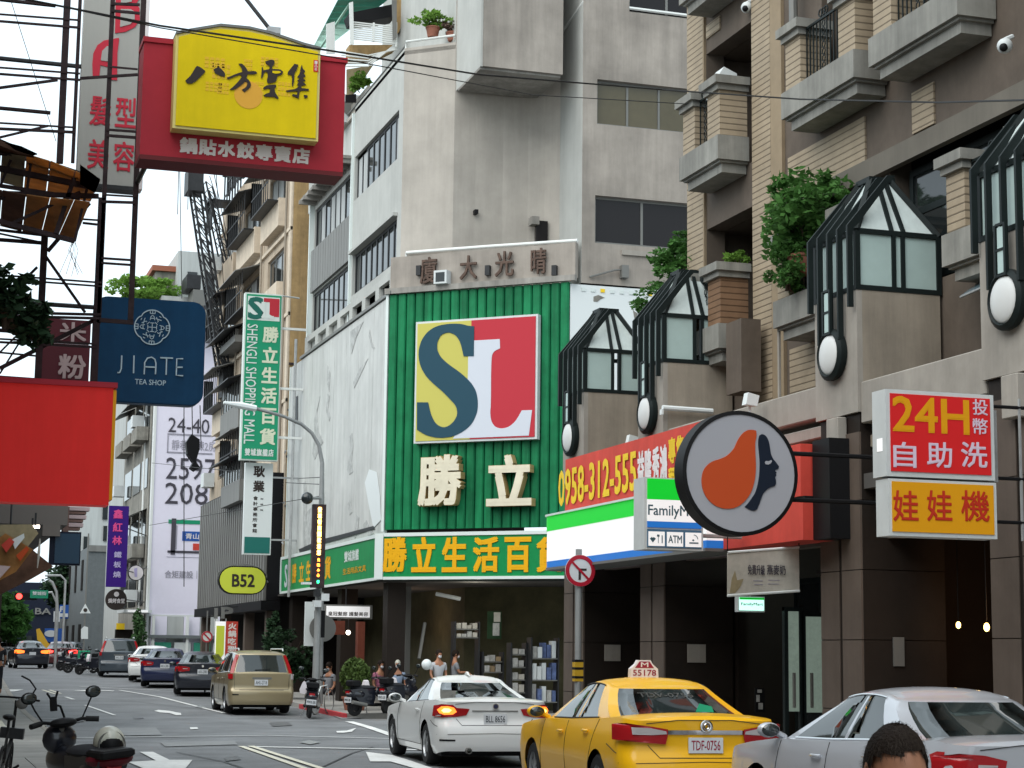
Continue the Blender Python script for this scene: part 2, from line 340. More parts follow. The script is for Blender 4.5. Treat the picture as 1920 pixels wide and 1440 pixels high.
    def lathe(s, prof, n=16, axis='z', c=(0, 0, 0)):
        """profile (r, h) round an axis."""
        vs = []; fs = []; m = len(prof)
        for k in range(n):
            t = 2 * PI * k / n; ct, st = math.cos(t), math.sin(t)
            for r, h in prof:
                p = (r*ct, r*st, h) if axis == 'z' else ((h, r*ct, r*st) if axis == 'x' else (r*ct, h, r*st))
                vs.append((p[0] + c[0], p[1] + c[1], p[2] + c[2]))
        for k in range(n):
            for i in range(m - 1):
                a = k*m+i; b = ((k+1)%n)*m+i; fs.append((a, b, b+1, a+1))
        return s.add(vs, fs)
    def ball(s, c, r, n=12, m=8, sz=1, sx=1, sy=1):
        vs = []; fs = []
        for j in range(m + 1):
            a = PI * j / m
            for k in range(n):
                t = 2 * PI * k / n
                vs.append((c[0]+r*sx*math.sin(a)*math.cos(t), c[1]+r*sy*math.sin(a)*math.sin(t), c[2]+r*sz*math.cos(a)))
        for j in range(m):
            for k in range(n):
                fs.append((j*n+k, j*n+(k+1)%n, (j+1)*n+(k+1)%n, (j+1)*n+k))
        return s.add(vs, fs)
    def disc(s, c, r, y0, y1, n=32, rz=None):
        return s.prism([(c[0] + r * math.cos(2*PI*k/n), c[1] + (rz or r) * math.sin(2*PI*k/n)) for k in range(n)], y0, y1)
    def text(s, st, x0, x1, z0, z1, y=0.0, bold=.0, depth=0.0, rot=0):
        vs, fs, a0, a1, b0, b1 = text2d(st, 0)
        em = (z1-z0) if not rot else (x1-x0); d = bold * em * (.62 if len(st) == 1 else .5); w_ = 1
        x0 += d; x1 -= d; z0 += d; z1 -= d
        def mp(v):
            a = (v[0]-a0)/max(a1-a0,1e-6); b = (v[1]-b0)/max(b1-b0,1e-6)
            if rot: a, b = b, 1 - a
            return (x0+(x1-x0)*a, z0+(z1-z0)*b)
        pts = [mp(v) for v in vs]; n = len(pts); edges = None
        if depth:
            cnt = {}
            for f in fs:
                for i in range(len(f)):
                    e = (f[i], f[(i+1)%len(f)]); k = (min(e), max(e)); cnt[k] = cnt.get(k, 0) + 1
            edges = [k for k, c in cnt.items() if c == 1]
        sh = [(0,0)] if bold < .004 else [(d,d),(-d,d),(d,-d),(-d,-d)] + ([(0,0)] if d > .0 else [])
        for i, (dx, dz) in enumerate(sh):
            yy = y + i * .0012
            s.add([(p[0]+dx, yy, p[1]+dz) for p in pts], fs)
            if depth:
                s.add([(p[0]+dx, yy, p[1]+dz) for p in pts] + [(p[0]+dx, yy+depth, p[1]+dz) for p in pts], [(k[0], k[1], k[1]+n, k[0]+n) for k in edges])
        return s
    def vtext(s, st, x0, x1, z0, z1, y=0.0, bold=.03, gap=.18, depth=0.0):
        n = len(st); h = (z1 - z0) / (n + gap*(n-1)) if n > 1 else z1 - z0
        for i, ch in enumerate(st):
            top = z1 - i * h * (1 + gap); s.text(ch, x0, x1, top - h, top, y, bold, depth)
        return s
    def htext(s, st, x0, x1, z0, z1, y=0.0, bold=.03, gap=.18, depth=0.0):
        n = len(st); w = (x1 - x0) / (n + gap*(n-1))
        for i, ch in enumerate(st):
            if ch == ' ': continue
            l = x0 + i * w * (1 + gap); s.text(ch, l, l + w, z0, z1, y, bold, depth)
        return s
    def build(s, name, m, parent=None, smooth=False, world=False, **t):
        me = bpy.data.meshes.new(name)
        vs = s.v
        if parent is not None and world:
            inv = WM[parent].inverted(); vs = [inv @ Vector(p) for p in vs]
        me.from_pydata([tuple(p) for p in vs], [], s.f)
        mm = M[m] if isinstance(m, str) else m
        me.materials.append(mm); me.validate(); me.update()
        bm = bmesh.new(); bm.from_mesh(me); bmesh.ops.recalc_face_normals(bm, faces=bm.faces); bm.to_mesh(me); bm.free()
        if smooth:
            me.shade_smooth()
            try: me.set_sharp_from_angle(angle=R(38))
            except Exception: pass
        o = bpy.data.objects.new(name, me); C.objects.link(o)
        if parent is not None:
            o.parent = parent; WM[o] = WM[parent].copy()
        else: WM[o] = Matrix()
        return tag(o, t.get('label'), t.get('cat'), t.get('group'), t.get('kind'))
def copy_tree(root, m=None, label=None, group=None):
    def rec(o, parent):
        c = o.copy(); C.objects.link(c)
        if parent is not None: c.parent = parent
        for ch in kids.get(o, []): rec(ch, c)
        return c
    kids = {}
    stack = [root]
    while stack:
        q = stack.pop(); kids[q] = list(q.children); stack += kids[q]
    c = rec(root, None)
    if m is not None: c.matrix_world = m; WM[c] = m.copy()
    if label: c['label'] = label
    if group: c['group'] = group
    return c
def dupe(o, parent, loc):
    c = o.copy(); C.objects.link(c); c.parent = parent; c.location = loc; return c
def standalone(mb, name, m, label, cat, loc, smooth=False, group=None, kind=None):
    """single-mesh thing with its origin at loc (mb holds world coordinates)."""
    mb.v = [(p[0]-loc[0], p[1]-loc[1], p[2]-loc[2]) for p in mb.v]
    o = mb.build(name, m, None, smooth, label=label, cat=cat, group=group, kind=kind); o.location = loc; WM[o] = Matrix.Translation(loc); return o
def wall(mb, x0, x1, z0, z1, holes, th=.2, y=0.0, edges=True):
    """wall in the local xz plane with real openings, reveals th deep."""
    xs = sorted({x0, x1, *[h[0] for h in holes], *[h[1] for h in holes]}); xs = [x for x in xs if x0 <= x <= x1]
    zs = sorted({z0, z1, *[h[2] for h in holes], *[h[3] for h in holes]}); zs = [z for z in zs if z0 <= z <= z1]
    for i in range(len(xs)-1):
        for j in range(len(zs)-1):
            cx_ = (xs[i]+xs[i+1])/2; cz_ = (zs[j]+zs[j+1])/2
            if any(h[0] < cx_ < h[1] and h[2] < cz_ < h[3] for h in holes): continue
            mb.quad((xs[i], y, zs[j]), (xs[i+1], y, zs[j]), (xs[i+1], y, zs[j+1]), (xs[i], y, zs[j+1]))
    for h in holes:
        a, b, c, d = h[:4]
        mb.quad((a,y,c),(a,y+th,c),(a,y+th,d),(a,y,d)); mb.quad((b,y,c),(b,y+th,c),(b,y+th,d),(b,y,d))
        mb.quad((a,y,c),(b,y,c),(b,y+th,c),(a,y+th,c)); mb.quad((a,y,d),(b,y,d),(b,y+th,d),(a,y+th,d))
    if edges:
        mb.quad((x0,y,z0),(x0,y+th,z0),(x0,y+th,z1),(x0,y,z1)); mb.quad((x1,y,z0),(x1,y+th,z0),(x1,y+th,z1),(x1,y,z1))
        mb.quad((x0,y,z1),(x1,y,z1),(x1,y+th,z1),(x0,y+th,z1))
    return mb
def window(Fm, parent, x0, x1, z0, z1, n=2, y=.12, fm='alu', gm='glass', w=.05, curtain=0.0, rail=0, name='window'):
    """window frame (part) with one pane (sub-part) per bay, world matrix Fm."""
    fr = MB(Fm)
    fr.box(x0, x1, y, y+.06, z0, z0+w); fr.box(x0, x1, y, y+.06, z1-w, z1)
    for i in range(n+1):
        c = x0 + (x1-x0)*i/n
        a, b = (c, c+w) if i == 0 else ((c-w, c) if i == n else (c-w/2, c+w/2))
        fr.box(a, b, y-.004, y+.064, z0+w, z1-w)
    if rail: fr.box(x0+w, x1-w, y+.004, y+.056, z0+(z1-z0)*rail-w/2, z0+(z1-z0)*rail+w/2)
    f = fr.build(name, fm, parent, world=True)
    for i in range(n):
        a = x0+(x1-x0)*i/n+w*.6; b = x0+(x1-x0)*(i+1)/n-w*.6
        g = 'curtain' if random.random() < curtain else gm
        MB(Fm).box(a, b, y+.02, y+.03, z0+w*.8, z1-w*.8).build('pane', g, f, world=True)
    return f
def leaves(mb, c, rad, n, size=.08, flat=.5, seed=0, hang=0.0):
    rnd = random.Random(seed)
    for _ in range(n):
        while True:
            p = Vector((rnd.uniform(-1,1), rnd.uniform(-1,1), rnd.uniform(-1,1)))
            if p.length < 1: break
        if rnd.random() < .55 and p.length > 0: p = p.normalized() * rnd.uniform(.7, 1)
        q = Vector((c[0]+p.x*rad[0], c[1]+p.y*rad[1], c[2]+p.z*rad[2]))
        s_ = size * rnd.uniform(.6, 1.4)
        a = Vector((rnd.gauss(0,1), rnd.gauss(0,1), rnd.gauss(0,flat)-hang)).normalized()
        b = a.cross(Vector((rnd.gauss(0,1), rnd.gauss(0,1), rnd.gauss(0,1)))).normalized()
        mb.add([q - a*s_, q + b*s_*.45, q + a*s_, q - b*s_*.45], [(0,1,2,3)])
    return mb
def foliage(mb, c, rad, clumps, per, size, seed=0, crad=.35, hang=0.0):
    rnd = random.Random(seed)
    for k in range(clumps):
        while True:
            p = Vector((rnd.uniform(-1,1), rnd.uniform(-1,1), rnd.uniform(-1,1)))
            if p.length < 1: break
        cc = (c[0]+p.x*rad[0], c[1]+p.y*rad[1], c[2]+p.z*rad[2]); m_ = crad*rnd.uniform(.6,1.2)
        leaves(mb, cc, (m_*rad[0], m_*rad[1], m_*rad[2]*.8), per, size, seed=seed*1000+k, hang=hang)
    return mb
# ------------------------------------------------------------------ ground and road
def strip(name, pts_fn, m, kind='structure', dz=0.0):
    pass
mb = MB(); ys = [-60, -20, 0, 20, 40, 50, 55, 60, 70, 80, 90, 97, 110, 130, 160, 220, 400, 1200]
xs = [-900, -60, -10, 0, 5, 10, 15, 30, 80, 900]
mb.add([(x, y, gz(y) - .03) for y in ys for x in xs], [(j*len(xs)+i, j*len(xs)+i+1, (j+1)*len(xs)+i+1, (j+1)*len(xs)+i) for j in range(len(ys)-1) for i in range(len(xs)-1)])
mb.build('ground', 'paving', kind='structure')
def ribbon(name, left, right, m, dz=0.0, h=None, label=None):
    """strip between two polylines (x as function of y)."""
    Y = sorted({p[1] for p in left} | {p[1] for p in right} | {50, 55, 60, 97})
    def ip(pl, y):
        if y <= pl[0][1]: return pl[0][0]
        for a, b in zip(pl, pl[1:]):
            if a[1] <= y <= b[1]: return a[0] + (b[0]-a[0])*(y-a[1])/(b[1]-a[1]+1e-9)
        return pl[-1][0]
    y0 = max(left[0][1], right[0][1]); y1 = min(left[-1][1], right[-1][1])
    Y = [y for y in Y if y0 <= y <= y1]
    mb = MB()
    for a, b in zip(Y, Y[1:]):
        p = [(ip(left,a),a,gz(a)+dz),(ip(right,a),a,gz(a)+dz),(ip(right,b),b,gz(b)+dz),(ip(left,b),b,gz(b)+dz)]
        if h:
            q = [(x,y,z-h) for x,y,z in p]
            mb.add(p+q, [(0,1,2,3),(0,4,5,1),(2,6,7,3),(1,5,6,2),(3,7,4,0)])
        else: mb.quad(*p)
    return mb.build(name, m, kind='structure')
# road: left kerb, right kerb (the cross street opens at y 35..48 on the right)
RL = [(2.6, 2), (2.6, 30), (2.9, 38), (3.3, 60), (4.2, 90), (5.0, 140), (5.0, 400)]
RR = [(10.9, 2), (10.9, 33.4), (60, 33.5), (60, 49.2), (11.3, 49.3), (11.3, 66), (12.0, 90), (13.8, 110), (20, 140), (30, 400)]
RR2 = [(10.9, 2), (10.9, 33.4), (12.2, 34.6), (40, 35.0), (40, 47.6), (13.2, 48.0), (11.3, 50.0), (11.3, 66), (11.4, 88), (13, 110), (20, 140), (30, 400)]
ribbon('road', RL, RR2, 'asphalt', dz=-.012)
ribbon('left_pavement', [(-8, 2), (-8, 400)], [(p[0]-.15, p[1]) for p in RL], 'paving', dz=.11, h=.15)
ribbon('left_kerb', [(p[0]-.148, p[1]) for p in RL], RL, 'taupe_light', dz=.115, h=.16)
# paving slabs on the near left pavement that show one by one
PV = bpy.data.objects['left_pavement']
for i in range(4):
    for j in range(14):
        x0 = 2.4 - (i+1)*.6; y0 = 21 + j*.6
        MB().box(x0+.008, x0+.592, y0+.008, y0+.592, .111, .122).build('paving_slab', 'paving', PV, world=True)
ribbon('right_pavement', [(10.98, 2), (10.98, 33.3)], [(16, 2), (16, 33.3)], 'paving', dz=.11, h=.15)
ribbon('right_kerb', [(10.85, 2), (10.85, 33.3)], [(10.975, 2), (10.975, 33.3)], 'taupe_light', dz=.115, h=.16)
ribbon('far_pavement', [(11.38, 50.3), (11.38, 66), (11.5, 88)], [(17, 50.3), (17, 66), (17, 88)], 'paving', dz=.11, h=.15)
ribbon('painted_kerb', [(11.25, 50.1), (11.25, 56)], [(11.375, 50.1), (11.375, 56)], 'road_red', dz=.115, h=.16)
# paint
def paint(name, pix, m='road_white', dz=.004):
    pts = [atg(*p) for p in pix]
    return MB().ground([(p.x, p.y) for p in pts], dz).build(name, m, kind='structure')
def line(name, pix, w, m='road_white', dz=.004):
    pts = [atg(*p) for p in pix]; mb = MB()
    for a, b in zip(pts, pts[1:]):
        d = Vector((b.x-a.x, b.y-a.y)).normalized(); n = Vector((-d.y, d.x))*w/2
        k = 6
        for i in range(k):
            p = a.lerp(b, i/k); q = a.lerp(b, (i+1)/k)
            mb.add([(p.x-n.x,p.y-n.y,gz(p.y-n.y)+dz),(q.x-n.x,q.y-n.y,gz(q.y-n.y)+dz),(q.x+n.x,q.y+n.y,gz(q.y+n.y)+dz),(p.x+n.x,p.y+n.y,gz(p.y+n.y)+dz)],[(0,1,2,3)])
    return mb.build(name, m, kind='structure')
paint('oncoming_arrow_marking', [(262,1410),(287,1410),(318,1425),(361,1425),(352,1436),(330,1462),(285,1448),(240,1429),(292,1426)])
paint('ahead_arrow_marking', [(289,1333),(297,1331),(318,1333),(332,1336),(339,1337),(340,1341),(330,1341),(318,1337),(300,1336)])
paint('lane_arrow_marking', [(686,1410),(735,1416),(762,1424),(815,1442),(778,1441),(732,1428),(694,1428)])
paint('far_arrow_marking', [(2,1288),(16,1286),(18,1282),(26,1282),(28,1286),(45,1287),(27,1294),(20,1294)])
paint('distant_arrow_marking', [(138,1290),(160,1285),(176,1286),(215,1291),(212,1293),(168,1290),(160,1293)])
paint('faded_arrow_marking', [(630,1371),(650,1370),(668,1365),(660,1372),(645,1374),(632,1374)])
line('stop_line_marking', [(468,1400),(740,1405),(1010,1411)], .22)
line('centre_line_marking', [(452,1399),(575,1442),(640,1466)], .12, 'road_yellow')
line('centre_line_marking', [(470,1399),(605,1442),(676,1466)], .12, 'road_yellow', .008)
line('crossing_line_marking', [(0,1386),(240,1382),(500,1379),(740,1385)], .10)
line('parking_edge_marking', [(225,1284),(300,1306),(360,1322),(420,1337)], .13)
line('junction_edge_marking', [(655,1353),(690,1363),(740,1380)], .22)
line('lane_dash_marking', [(80,1284),(104,1300)], .10, 'road_yellow'); line('lane_dash_marking', [(93,1284),(114,1299)], .10, 'road_yellow')
line('lane_dash_marking', [(123,1306),(138,1311)], .12)
line('cross_dash_marking', [(95,1282),(150,1283)], .12); line('cross_dash_marking', [(150,1270),(300,1283)], .12)
line('cross_dash_marking', [(10,1317),(55,1317)], .10); line('cross_dash_marking', [(20,1347),(110,1347)], .12)
line('cross_dash_marking', [(160,1322),(215,1341)], .10)
line('pavement_edge_marking', [(-6,1362),(0,1372),(22,1386)], .2, 'road_yellow', .13)
paint('manhole_cover', [(366,1325),(376,1323),(386,1325),(376,1327.5)], 'pole_grey', .005); paint('manhole_cover', [(560,1392),(580,1388),(602,1392),(582,1396)], 'pole_grey', .005)
tar = mat('tar_seam', (.06, .062, .066), .7, var=.2)
for k, P_ in enumerate([[(0,1402),(160,1399),(330,1401),(460,1396)],[(150,1350),(320,1348),(520,1345),(640,1352)],[(330,1410),(420,1428),(470,1445)],[(110,1318),(260,1316),(380,1330)],[(600,1440),(660,1412),(700,1400)]]): line('tar_seam', P_, .035, tar, .0025)
for P_ in ([(505,1355),(540,1353),(548,1360),(512,1362)],[(250,1344),(268,1343),(270,1347),(252,1348)],[(420,1420),(445,1417),(452,1424),(424,1427)]): paint('oil_stain', P_, mat('oil_stain', (.10,.10,.105), .5, var=.3), .002)
paint('asphalt_patch', [(300,1392),(440,1389),(445,1396),(310,1400)], 'asphalt_patch', .003)
paint('asphalt_patch', [(190,1365),(292,1364),(304,1378),(196,1380)], 'asphalt_patch', .003)
paint('drain_cover', [(356,1364),(370,1364),(372,1367),(357,1368)], 'road_white', .006)
paint('drain_cover', [(596,1330),(660,1328),(700,1344),(640,1348)], 'asphalt_patch', .002)
# ------------------------------------------------------------------ corner department store (green panels)
mall = thing('department_store', 'grey concrete corner department store with green metal corner panels and a torn white hoarding', 'building', 15, 52, 0)
FL = frame(13.0, 68.0, 0, -1)         # long left face, local x grows towards the camera, corner at x = 16.2
FB = frame(12.72, 68.0, 0, -1)        # hoarding plane
FS = frame(12.6, 68.0, 0, -1)
ch = Vector((4.15, -3.7, 0)); 
FC = frame(12.72, 51.8, 4.15, -3.7)    # chamfered corner
CW = 5.56
FR = frame(16.85, 48.1, 1, 0)         # right face, facing the camera
CX = 16.2                              # corner position along FL
# --- left face walls with windows
def up(px, py, Fm=FL, y=0): return fx(Fm, px, py, y)
nx0 = fx(FL, 662, 400)[0]; nx1 = CX - .35
w1 = (nx0+.1, nx1-.15, 16.05, 17.5); w2 = (nx0+.1, nx1-.15, 12.95, 14.3)
mb = MB(FL); wall(mb, nx0-.05, CX, 11.85, 19.2, [w1, w2], .35)
# chamfer piece of the upper wall, then the hollow bay
pA = FL @ Vector((CX, 0, 0)); 
def vwall(mb, pts, z0, z1):
    for a, b in zip(pts, pts[1:]): mb.quad((a[0],a[1],z0),(b[0],b[1],z0),(b[0],b[1],z1),(a[0],a[1],z1))
mb2 = MB()
bay = [(13.0, 51.8), (14.25, 50.75), (14.9, 50.75), (15.7, 50.68), (16.4, 50.5), (16.85, 50.3), (17.2, 50.0), (17.2, 48.1)]
vwall(mb2, bay[:2], 11.85, 19.2); vwall(mb2, bay[1:-1], 11.85, 30)
mb2.prismz([(13.0,51.8),(14.25,50.75),(17.2,50.4),(17.2,62),(13.0,62)], 19.0, 19.12)
mb.build('left_wall', 'conc_left', mall, world=True)
m3 = MB(); vwall(m3, bay[-2:], 11.85, 30); m3.build('bay_side_wall', 'conc_left', mall, world=True)  # paler concrete puts the light on this side into its colour
mb2.build('bay_wall', 'conc', mall, world=True, smooth=True)
# cantilevered stair box, left side in paler concrete for the light it gets
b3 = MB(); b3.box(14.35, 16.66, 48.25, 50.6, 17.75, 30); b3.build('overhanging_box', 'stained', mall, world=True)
b3 = MB(); b3.box(14.28, 14.345, 48.3, 60, 17.75, 30); b3.build('overhang_side_wall', 'conc_left', mall, world=True)
b3 = MB(); b3.box(14.28, 16.62, 48.35, 50.5, 17.68, 17.745); b3.build('overhang_soffit', 'conc_dirty', mall, world=True)
# right face
h1 = (fx(FR,1120,150)[0], 6.5, fx(FR,1120,232)[1], fx(FR,1120,148)[1]); h2 = (fx(FR,1116,367)[0], 6.5, fx(FR,1116,455)[1], fx(FR,1118,366)[1]); h3 = (fx(FR,1180,10)[0], 6.5, 19.75, 21)
mb = MB(FR); wall(mb, .35, 9, 11.85, 24, [h1, h2, h3], .3, edges=False); mb.build('right_wall', 'stained', mall, world=True)  # stained colour, also darkened for the weaker light on this face
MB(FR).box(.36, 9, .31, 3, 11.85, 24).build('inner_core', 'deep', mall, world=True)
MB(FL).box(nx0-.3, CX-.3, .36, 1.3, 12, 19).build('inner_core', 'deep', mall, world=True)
window(FR, mall, h1[0], h1[1], h1[2], h1[3], 6, .15, 'alu', 'glass_warm', .06)
window(FR, mall, h2[0], h2[1], h2[2], h2[3], 4, .15, 'alu', 'glass_dim', .07)
window(FR, mall, h3[0], h3[1], h3[2], h3[3], 4, .15, 'alu', 'glass_dim', .07)
window(FL, mall, *w1, 8, .10, 'dark_metal', 'glass', .1, .35)
window(FL, mall, *w2, 8, .10, 'dark_metal', 'glass', .1, .0)
MB(FL).box(w2[0]-.06, w2[1]+.06, -.14, -.002, 14.3, 14.4).build('window_hood', 'conc_left', mall, world=True)
# far section of the left face: two window bands, metal panelling, eaves with rafters
fx0 = fx(FL, 584, 500)[0]; fx1 = nx0 - .08
f1 = (fx0+.12, fx1-.1, 15.75, 17.2); f2 = (fx0+.12, fx1-.1, 12.7, 14.15)
mb = MB(FL); wall(mb, fx0, fx1, 11.85, 17.35, [f1, f2], .3, y=.06); mb.build('far_wall', 'conc_left', mall, world=True)
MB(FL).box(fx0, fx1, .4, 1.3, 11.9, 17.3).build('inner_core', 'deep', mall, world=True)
window(FL, mall, *f1, 8, .12, 'dark_metal', 'glass', .09, .45)
window(FL, mall, *f2, 8, .12, 'dark_metal', 'glass', .09, .2)
n = 15
for i in range(n):
    a = f1[0] + (f1[1]-f1[0])*i/n; b = f1[0] + (f1[1]-f1[0])*(i+1)/n
    MB(FL).box(a+.02, b-.02, -.05, .055, 14.2, 15.7).build('metal_panel', 'corr', mall, world=True)
for i in range(9):
    a = fx0 + .15 + i*(fx1-fx0-.3)/8
    MB(FL).box(a, a+.09, -.55, .05, 17.36, 17.5).build('rafter', 'conc_dirty', mall, world=True)
MB(FL).box(fx0-.1, fx1, -.45, .3, 17.5, 17.6).build('eaves', 'conc_dirty', mall, world=True)
MB(FL).box(fx0-.14, fx0-.02, -.1, .3, 5.1, 17.5).build('corner_post', 'white_frame', mall, world=True)
MB(FL).box(nx0-.16, nx0-.04, -.08, .0, 11.9, 19.0).build('corner_post', 'white_frame', mall, world=True)
# ledge band with slanted recesses
mb = MB(FL); hs = [(fx0+.45+i*1.75, fx0+1.75+i*1.75, 12.08, 12.42) for i in range(8)]
hs = [h for h in hs if h[1] < CX-.1]
wall(mb, fx0, CX+.05, 11.85, 12.62, hs, .14, y=-.16); mb.quad((fx0,-.16,12.62),(CX+.05,-.16,12.62),(CX+.05,.1,12.62),(fx0,.1,12.62))
mb.box(fx0, CX+.05, -.0, .02, 11.9, 12.6)
mb.build('ledge_band', 'conc_left', mall, world=True)
MB(FL).box(fx0, CX+.2, -.33, -.17, 11.86, 11.95).build('hoarding_cap', 'alu', mall, world=True)
# terrace parapet over the corner with lettering
zc = 11.98
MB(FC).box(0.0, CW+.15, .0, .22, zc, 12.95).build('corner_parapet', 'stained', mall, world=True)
MB(FC).box(-.1, CW+.2, -.16, .0, 11.86, 12.02).build('corner_cornice', 'conc_dirty', mall, world=True)
for (chh, px0, py0, px1, py1) in [('廈',788,483,818,530),('大',862,480,893,522),('光',928,472,962,516),('晴',995,466,1023,512)]:
    a, z1_ = fx(FC, px0, py0, -.12); b, z0_ = fx(FC, px1, py1, -.12)
    MB(FC).text(chh, a, b, z0_, z1_, -.12, .02, .06).build('bronze_character', 'rust', mall, world=True)
for px in (786, 915, 1040):
    a, z = fx(FC, px, 510, -.05); MB(FC).box(a-.07, a+.07, -.12, -.0, z-.1, z+.18).build('bracket', 'dark_metal', mall, world=True)
a, z = fx(FC, 831, 522, -.1); MB(FC).box(a-.2, a+.2, -.3, -.01, z-.18, z+.2).build('meter_box', 'box_white', mall, world=True)
MB(FC).box(a-.14, a+.14, -.305, -.301, z-.13, z+.14).build('meter_face', 'glass', mall, world=True)
pts = []
for px, py in [(762,486),(762,474),(920,462),(1083,451)]:
    q = FC @ Vector((fx(FC,px,py,.1)[0], .1, fx(FC,px,py,.1)[1])); pts.append(q)
MB().tube(pts, .05, 8).build('terrace_rail', 'white_metal', mall, world=True, smooth=True)
a0, z0 = fx(FC, 1020, 405, 2.0)
mb = MB(FC); a, z = fx(FC, 1012, 432, 1.9)
MB().box(16.55, 16.9, 50.15, 50.28, 13.05, 14.0).build('small_window', 'glass_dim', mall, world=True)
MB().box(16.38, 16.6, 50.0, 50.35, 13.85, 14.08).build('window_hood', 'conc_dirty', mall, world=True)
p = atp(893, 397, y=50.6); MB().box(p.x-.05, p.x+.05, 50.55, 50.75, p.z-.06, p.z+.06).build('vent_hole', 'black', mall, world=True)
# top rails
p0 = atp(765, 58, x=13.0); MB().tube([(13.05,51.85,19.2),(13.05,51.85,19.42),(14.25,50.8,19.42)], .035, 6).build('roof_rail', 'white_metal', mall, world=True)
MB().tube([(13.03,51.9,19.28),(13.03,62,19.28)], .035, 6).build('roof_rail', 'alu', mall, world=True)
a, z = fx(FR, 1093, 4); MB().tube([(17.2,50.0,19.5),(17.2,48.15,z+.02),(24,48.15,z-.02)], .05, 6).build('wall_pipe', 'white_metal', mall, world=True)
a, z = fx(FR, 1168, 520); 
MB(FR).tube([(a-1.0,-.05,12.02),(a-.3,-.12,12.25),(a,-.1,12.3),(a,-.1,12.02)], .03, 5).build('wall_pipe', 'alu', mall, world=True)
MB(FR).box(a-.1, a+.1, -.2, -.001, 12.05, 12.4).build('bracket', 'alu', mall, world=True)
MB(FR).box(fx(FR,1165,470)[0], 9, -.06, -.001, 12.72, 12.86).build('wall_moulding', 'taupe_light', mall, world=True)
# --- green metal panels on the chamfer, each strip a piece
zb = 5.15; npan = 20
for i in range(npan):
    a = CW*i/npan; b = CW*(i+1)/npan; g = .014
    m_ = MB(FC); m_.prismz([(a+g,.02),(a+g,-.035),(a+.05,-.07),(b-.05,-.07),(b-g,-.035),(b-g,.02)], zb, 11.84)
    m_.build('metal_panel', 'green_metal', mall, world=True)
MB(FC).box(0, CW, .03, .12, zb, 11.84).build('panel_backing', 'mall_deep', mall, world=True)
MB(FC).box(-.08, .0, -.09, .1, 5.1, 11.9).build('corner_trim', 'white_frame', mall, world=True)
# --- torn white hoarding on the left face: sheets side by side
sx0 = fx(FB, 546, 690)[0]
cols = [sx0 + (CX - sx0)*t for t in (0, .13, .26, .38, .5, .62, .74, .87, 1.0)]
for i in range(8):
    a, b = cols[i], cols[i+1]
    MB(FB).box(a+.012, b-.012, 0, .06, 5.05, 11.82).build('hoarding_sheet', 'white_sheet', mall, world=True)
MB(FB).box(sx0-.1, sx0, -.03, .1, 5.0, 11.84).build('hoarding_edge', 'white_frame', mall, world=True)
def tear(pix, m='peel', dy=-.012):
    q = [fx(FB, *p, dy) for p in pix]
    MB(FB).prism(q, dy, dy+.008).build('torn_strip', m, mall, world=True)
tear([(656,622),(681,603),(668,632),(659,664),(657,640)])
tear([(600,742),(594,775),(597,808),(606,828),(598,842),(590,862),(585,850),(590,815),(588,790)])
tear([(614,738),(618,742),(615,766),(619,782),(617,790),(611,770)])
tear([(655,818),(660,812),(662,836),(659,866),(662,884),(655,890),(650,880),(655,850)])
tear([(569,905),(573,902),(575,922),(572,1028),(568,1025)])
tear([(575,960),(585,950),(584,990),(578,1024),(571,1030)])
tear([(652,945),(657,935),(660,960),(655,966)]); tear([(668,965),(673,970),(670,1000),(665,1010)])
tear([(662,716),(675,690),(690,672),(676,702),(664,728)]); tear([(693,618),(697,640),(703,654),(697,652),(691,630)])
tear([(614,685),(619,700),(617,735),(613,720)]); tear([(684,905),(692,880),(706,885),(712,930),(714,975),(700,990),(690,940)], 'sign_white', -.02)
tear([(551,746),(558,742),(558,790),(551,795)], 'dark_metal', -.02)
tear([(680,985),(687,975),(700,1000),(690,1006)]); tear([(560,1030),(600,1012),(640,1002),(700,986),(702,992),(640,1010),(600,1021),(562,1038)], 'dark_metal', -.03)
# --- green fascia signs
zf0, zf1 = 3.80, 5.0
sl0 = fx(FS, 528, 1080)[0]
MB(FS).box(sl0, CX+.1, -.02, .35, zf0, zf1).build('left_fascia', 'green_sign', mall, world=True)
MB(FS).box(sl0-.02, CX+.1, -.05, -.021, zf1-.06, zf1+.04).build('fascia_frame', 'white_frame', mall, world=True)
MB(FS).box(sl0-.02, CX+.1, -.05, -.021, zf0-.05, zf0+.03).build('fascia_frame', 'white_frame', mall, world=True)
MB(FS).box(sl0-.03, sl0+.12, -.055, -.0221, zf0+.03, zf1-.06).build('fascia_frame', 'white_frame', mall, world=True)
FSC = frame(12.6, 51.75, 4.15, -3.7)
MB(FSC).box(0, 6.1, -.02, .3, zf0, zf1).build('corner_fascia', 'green_sign', mall, world=True)
MB(FSC).box(-.16, .10, -.07, .2, zf0-.04, zf1+.04).build('corner_post', 'white_frame', mall, world=True)
MB(FSC).box(.10, 6.1, -.05, -.021, zf1-.05, zf1+.05).build('fascia_frame', 'white_frame', mall, world=True)
MB(FSC).box(.10, 6.1, -.05, -.021, zf0-.05, zf0+.03).build('fascia_frame', 'white_frame', mall, world=True)
for chh, x0, x1 in [('勝',718,763),('立',772,818),('生',829,876),('活',887,936),('百',946,996),('貨',1006,1054)]:
    a = fx(FSC, x0, 1040, -.03)[0]; b = fx(FSC, x1, 1040, -.03)[0]
    z1_ = fx(FSC, x0, 1007, -.03)[1]; z0_ = fx(FSC, x0, 1073, -.03)[1]
    MB(FSC).text(chh, a, b, z0_, z1_, -.05, .05, .028).build('sign_character', 'amber', mall, world=True)
def cx_(px): return fx(FS, px, 1060, -.03)[0]
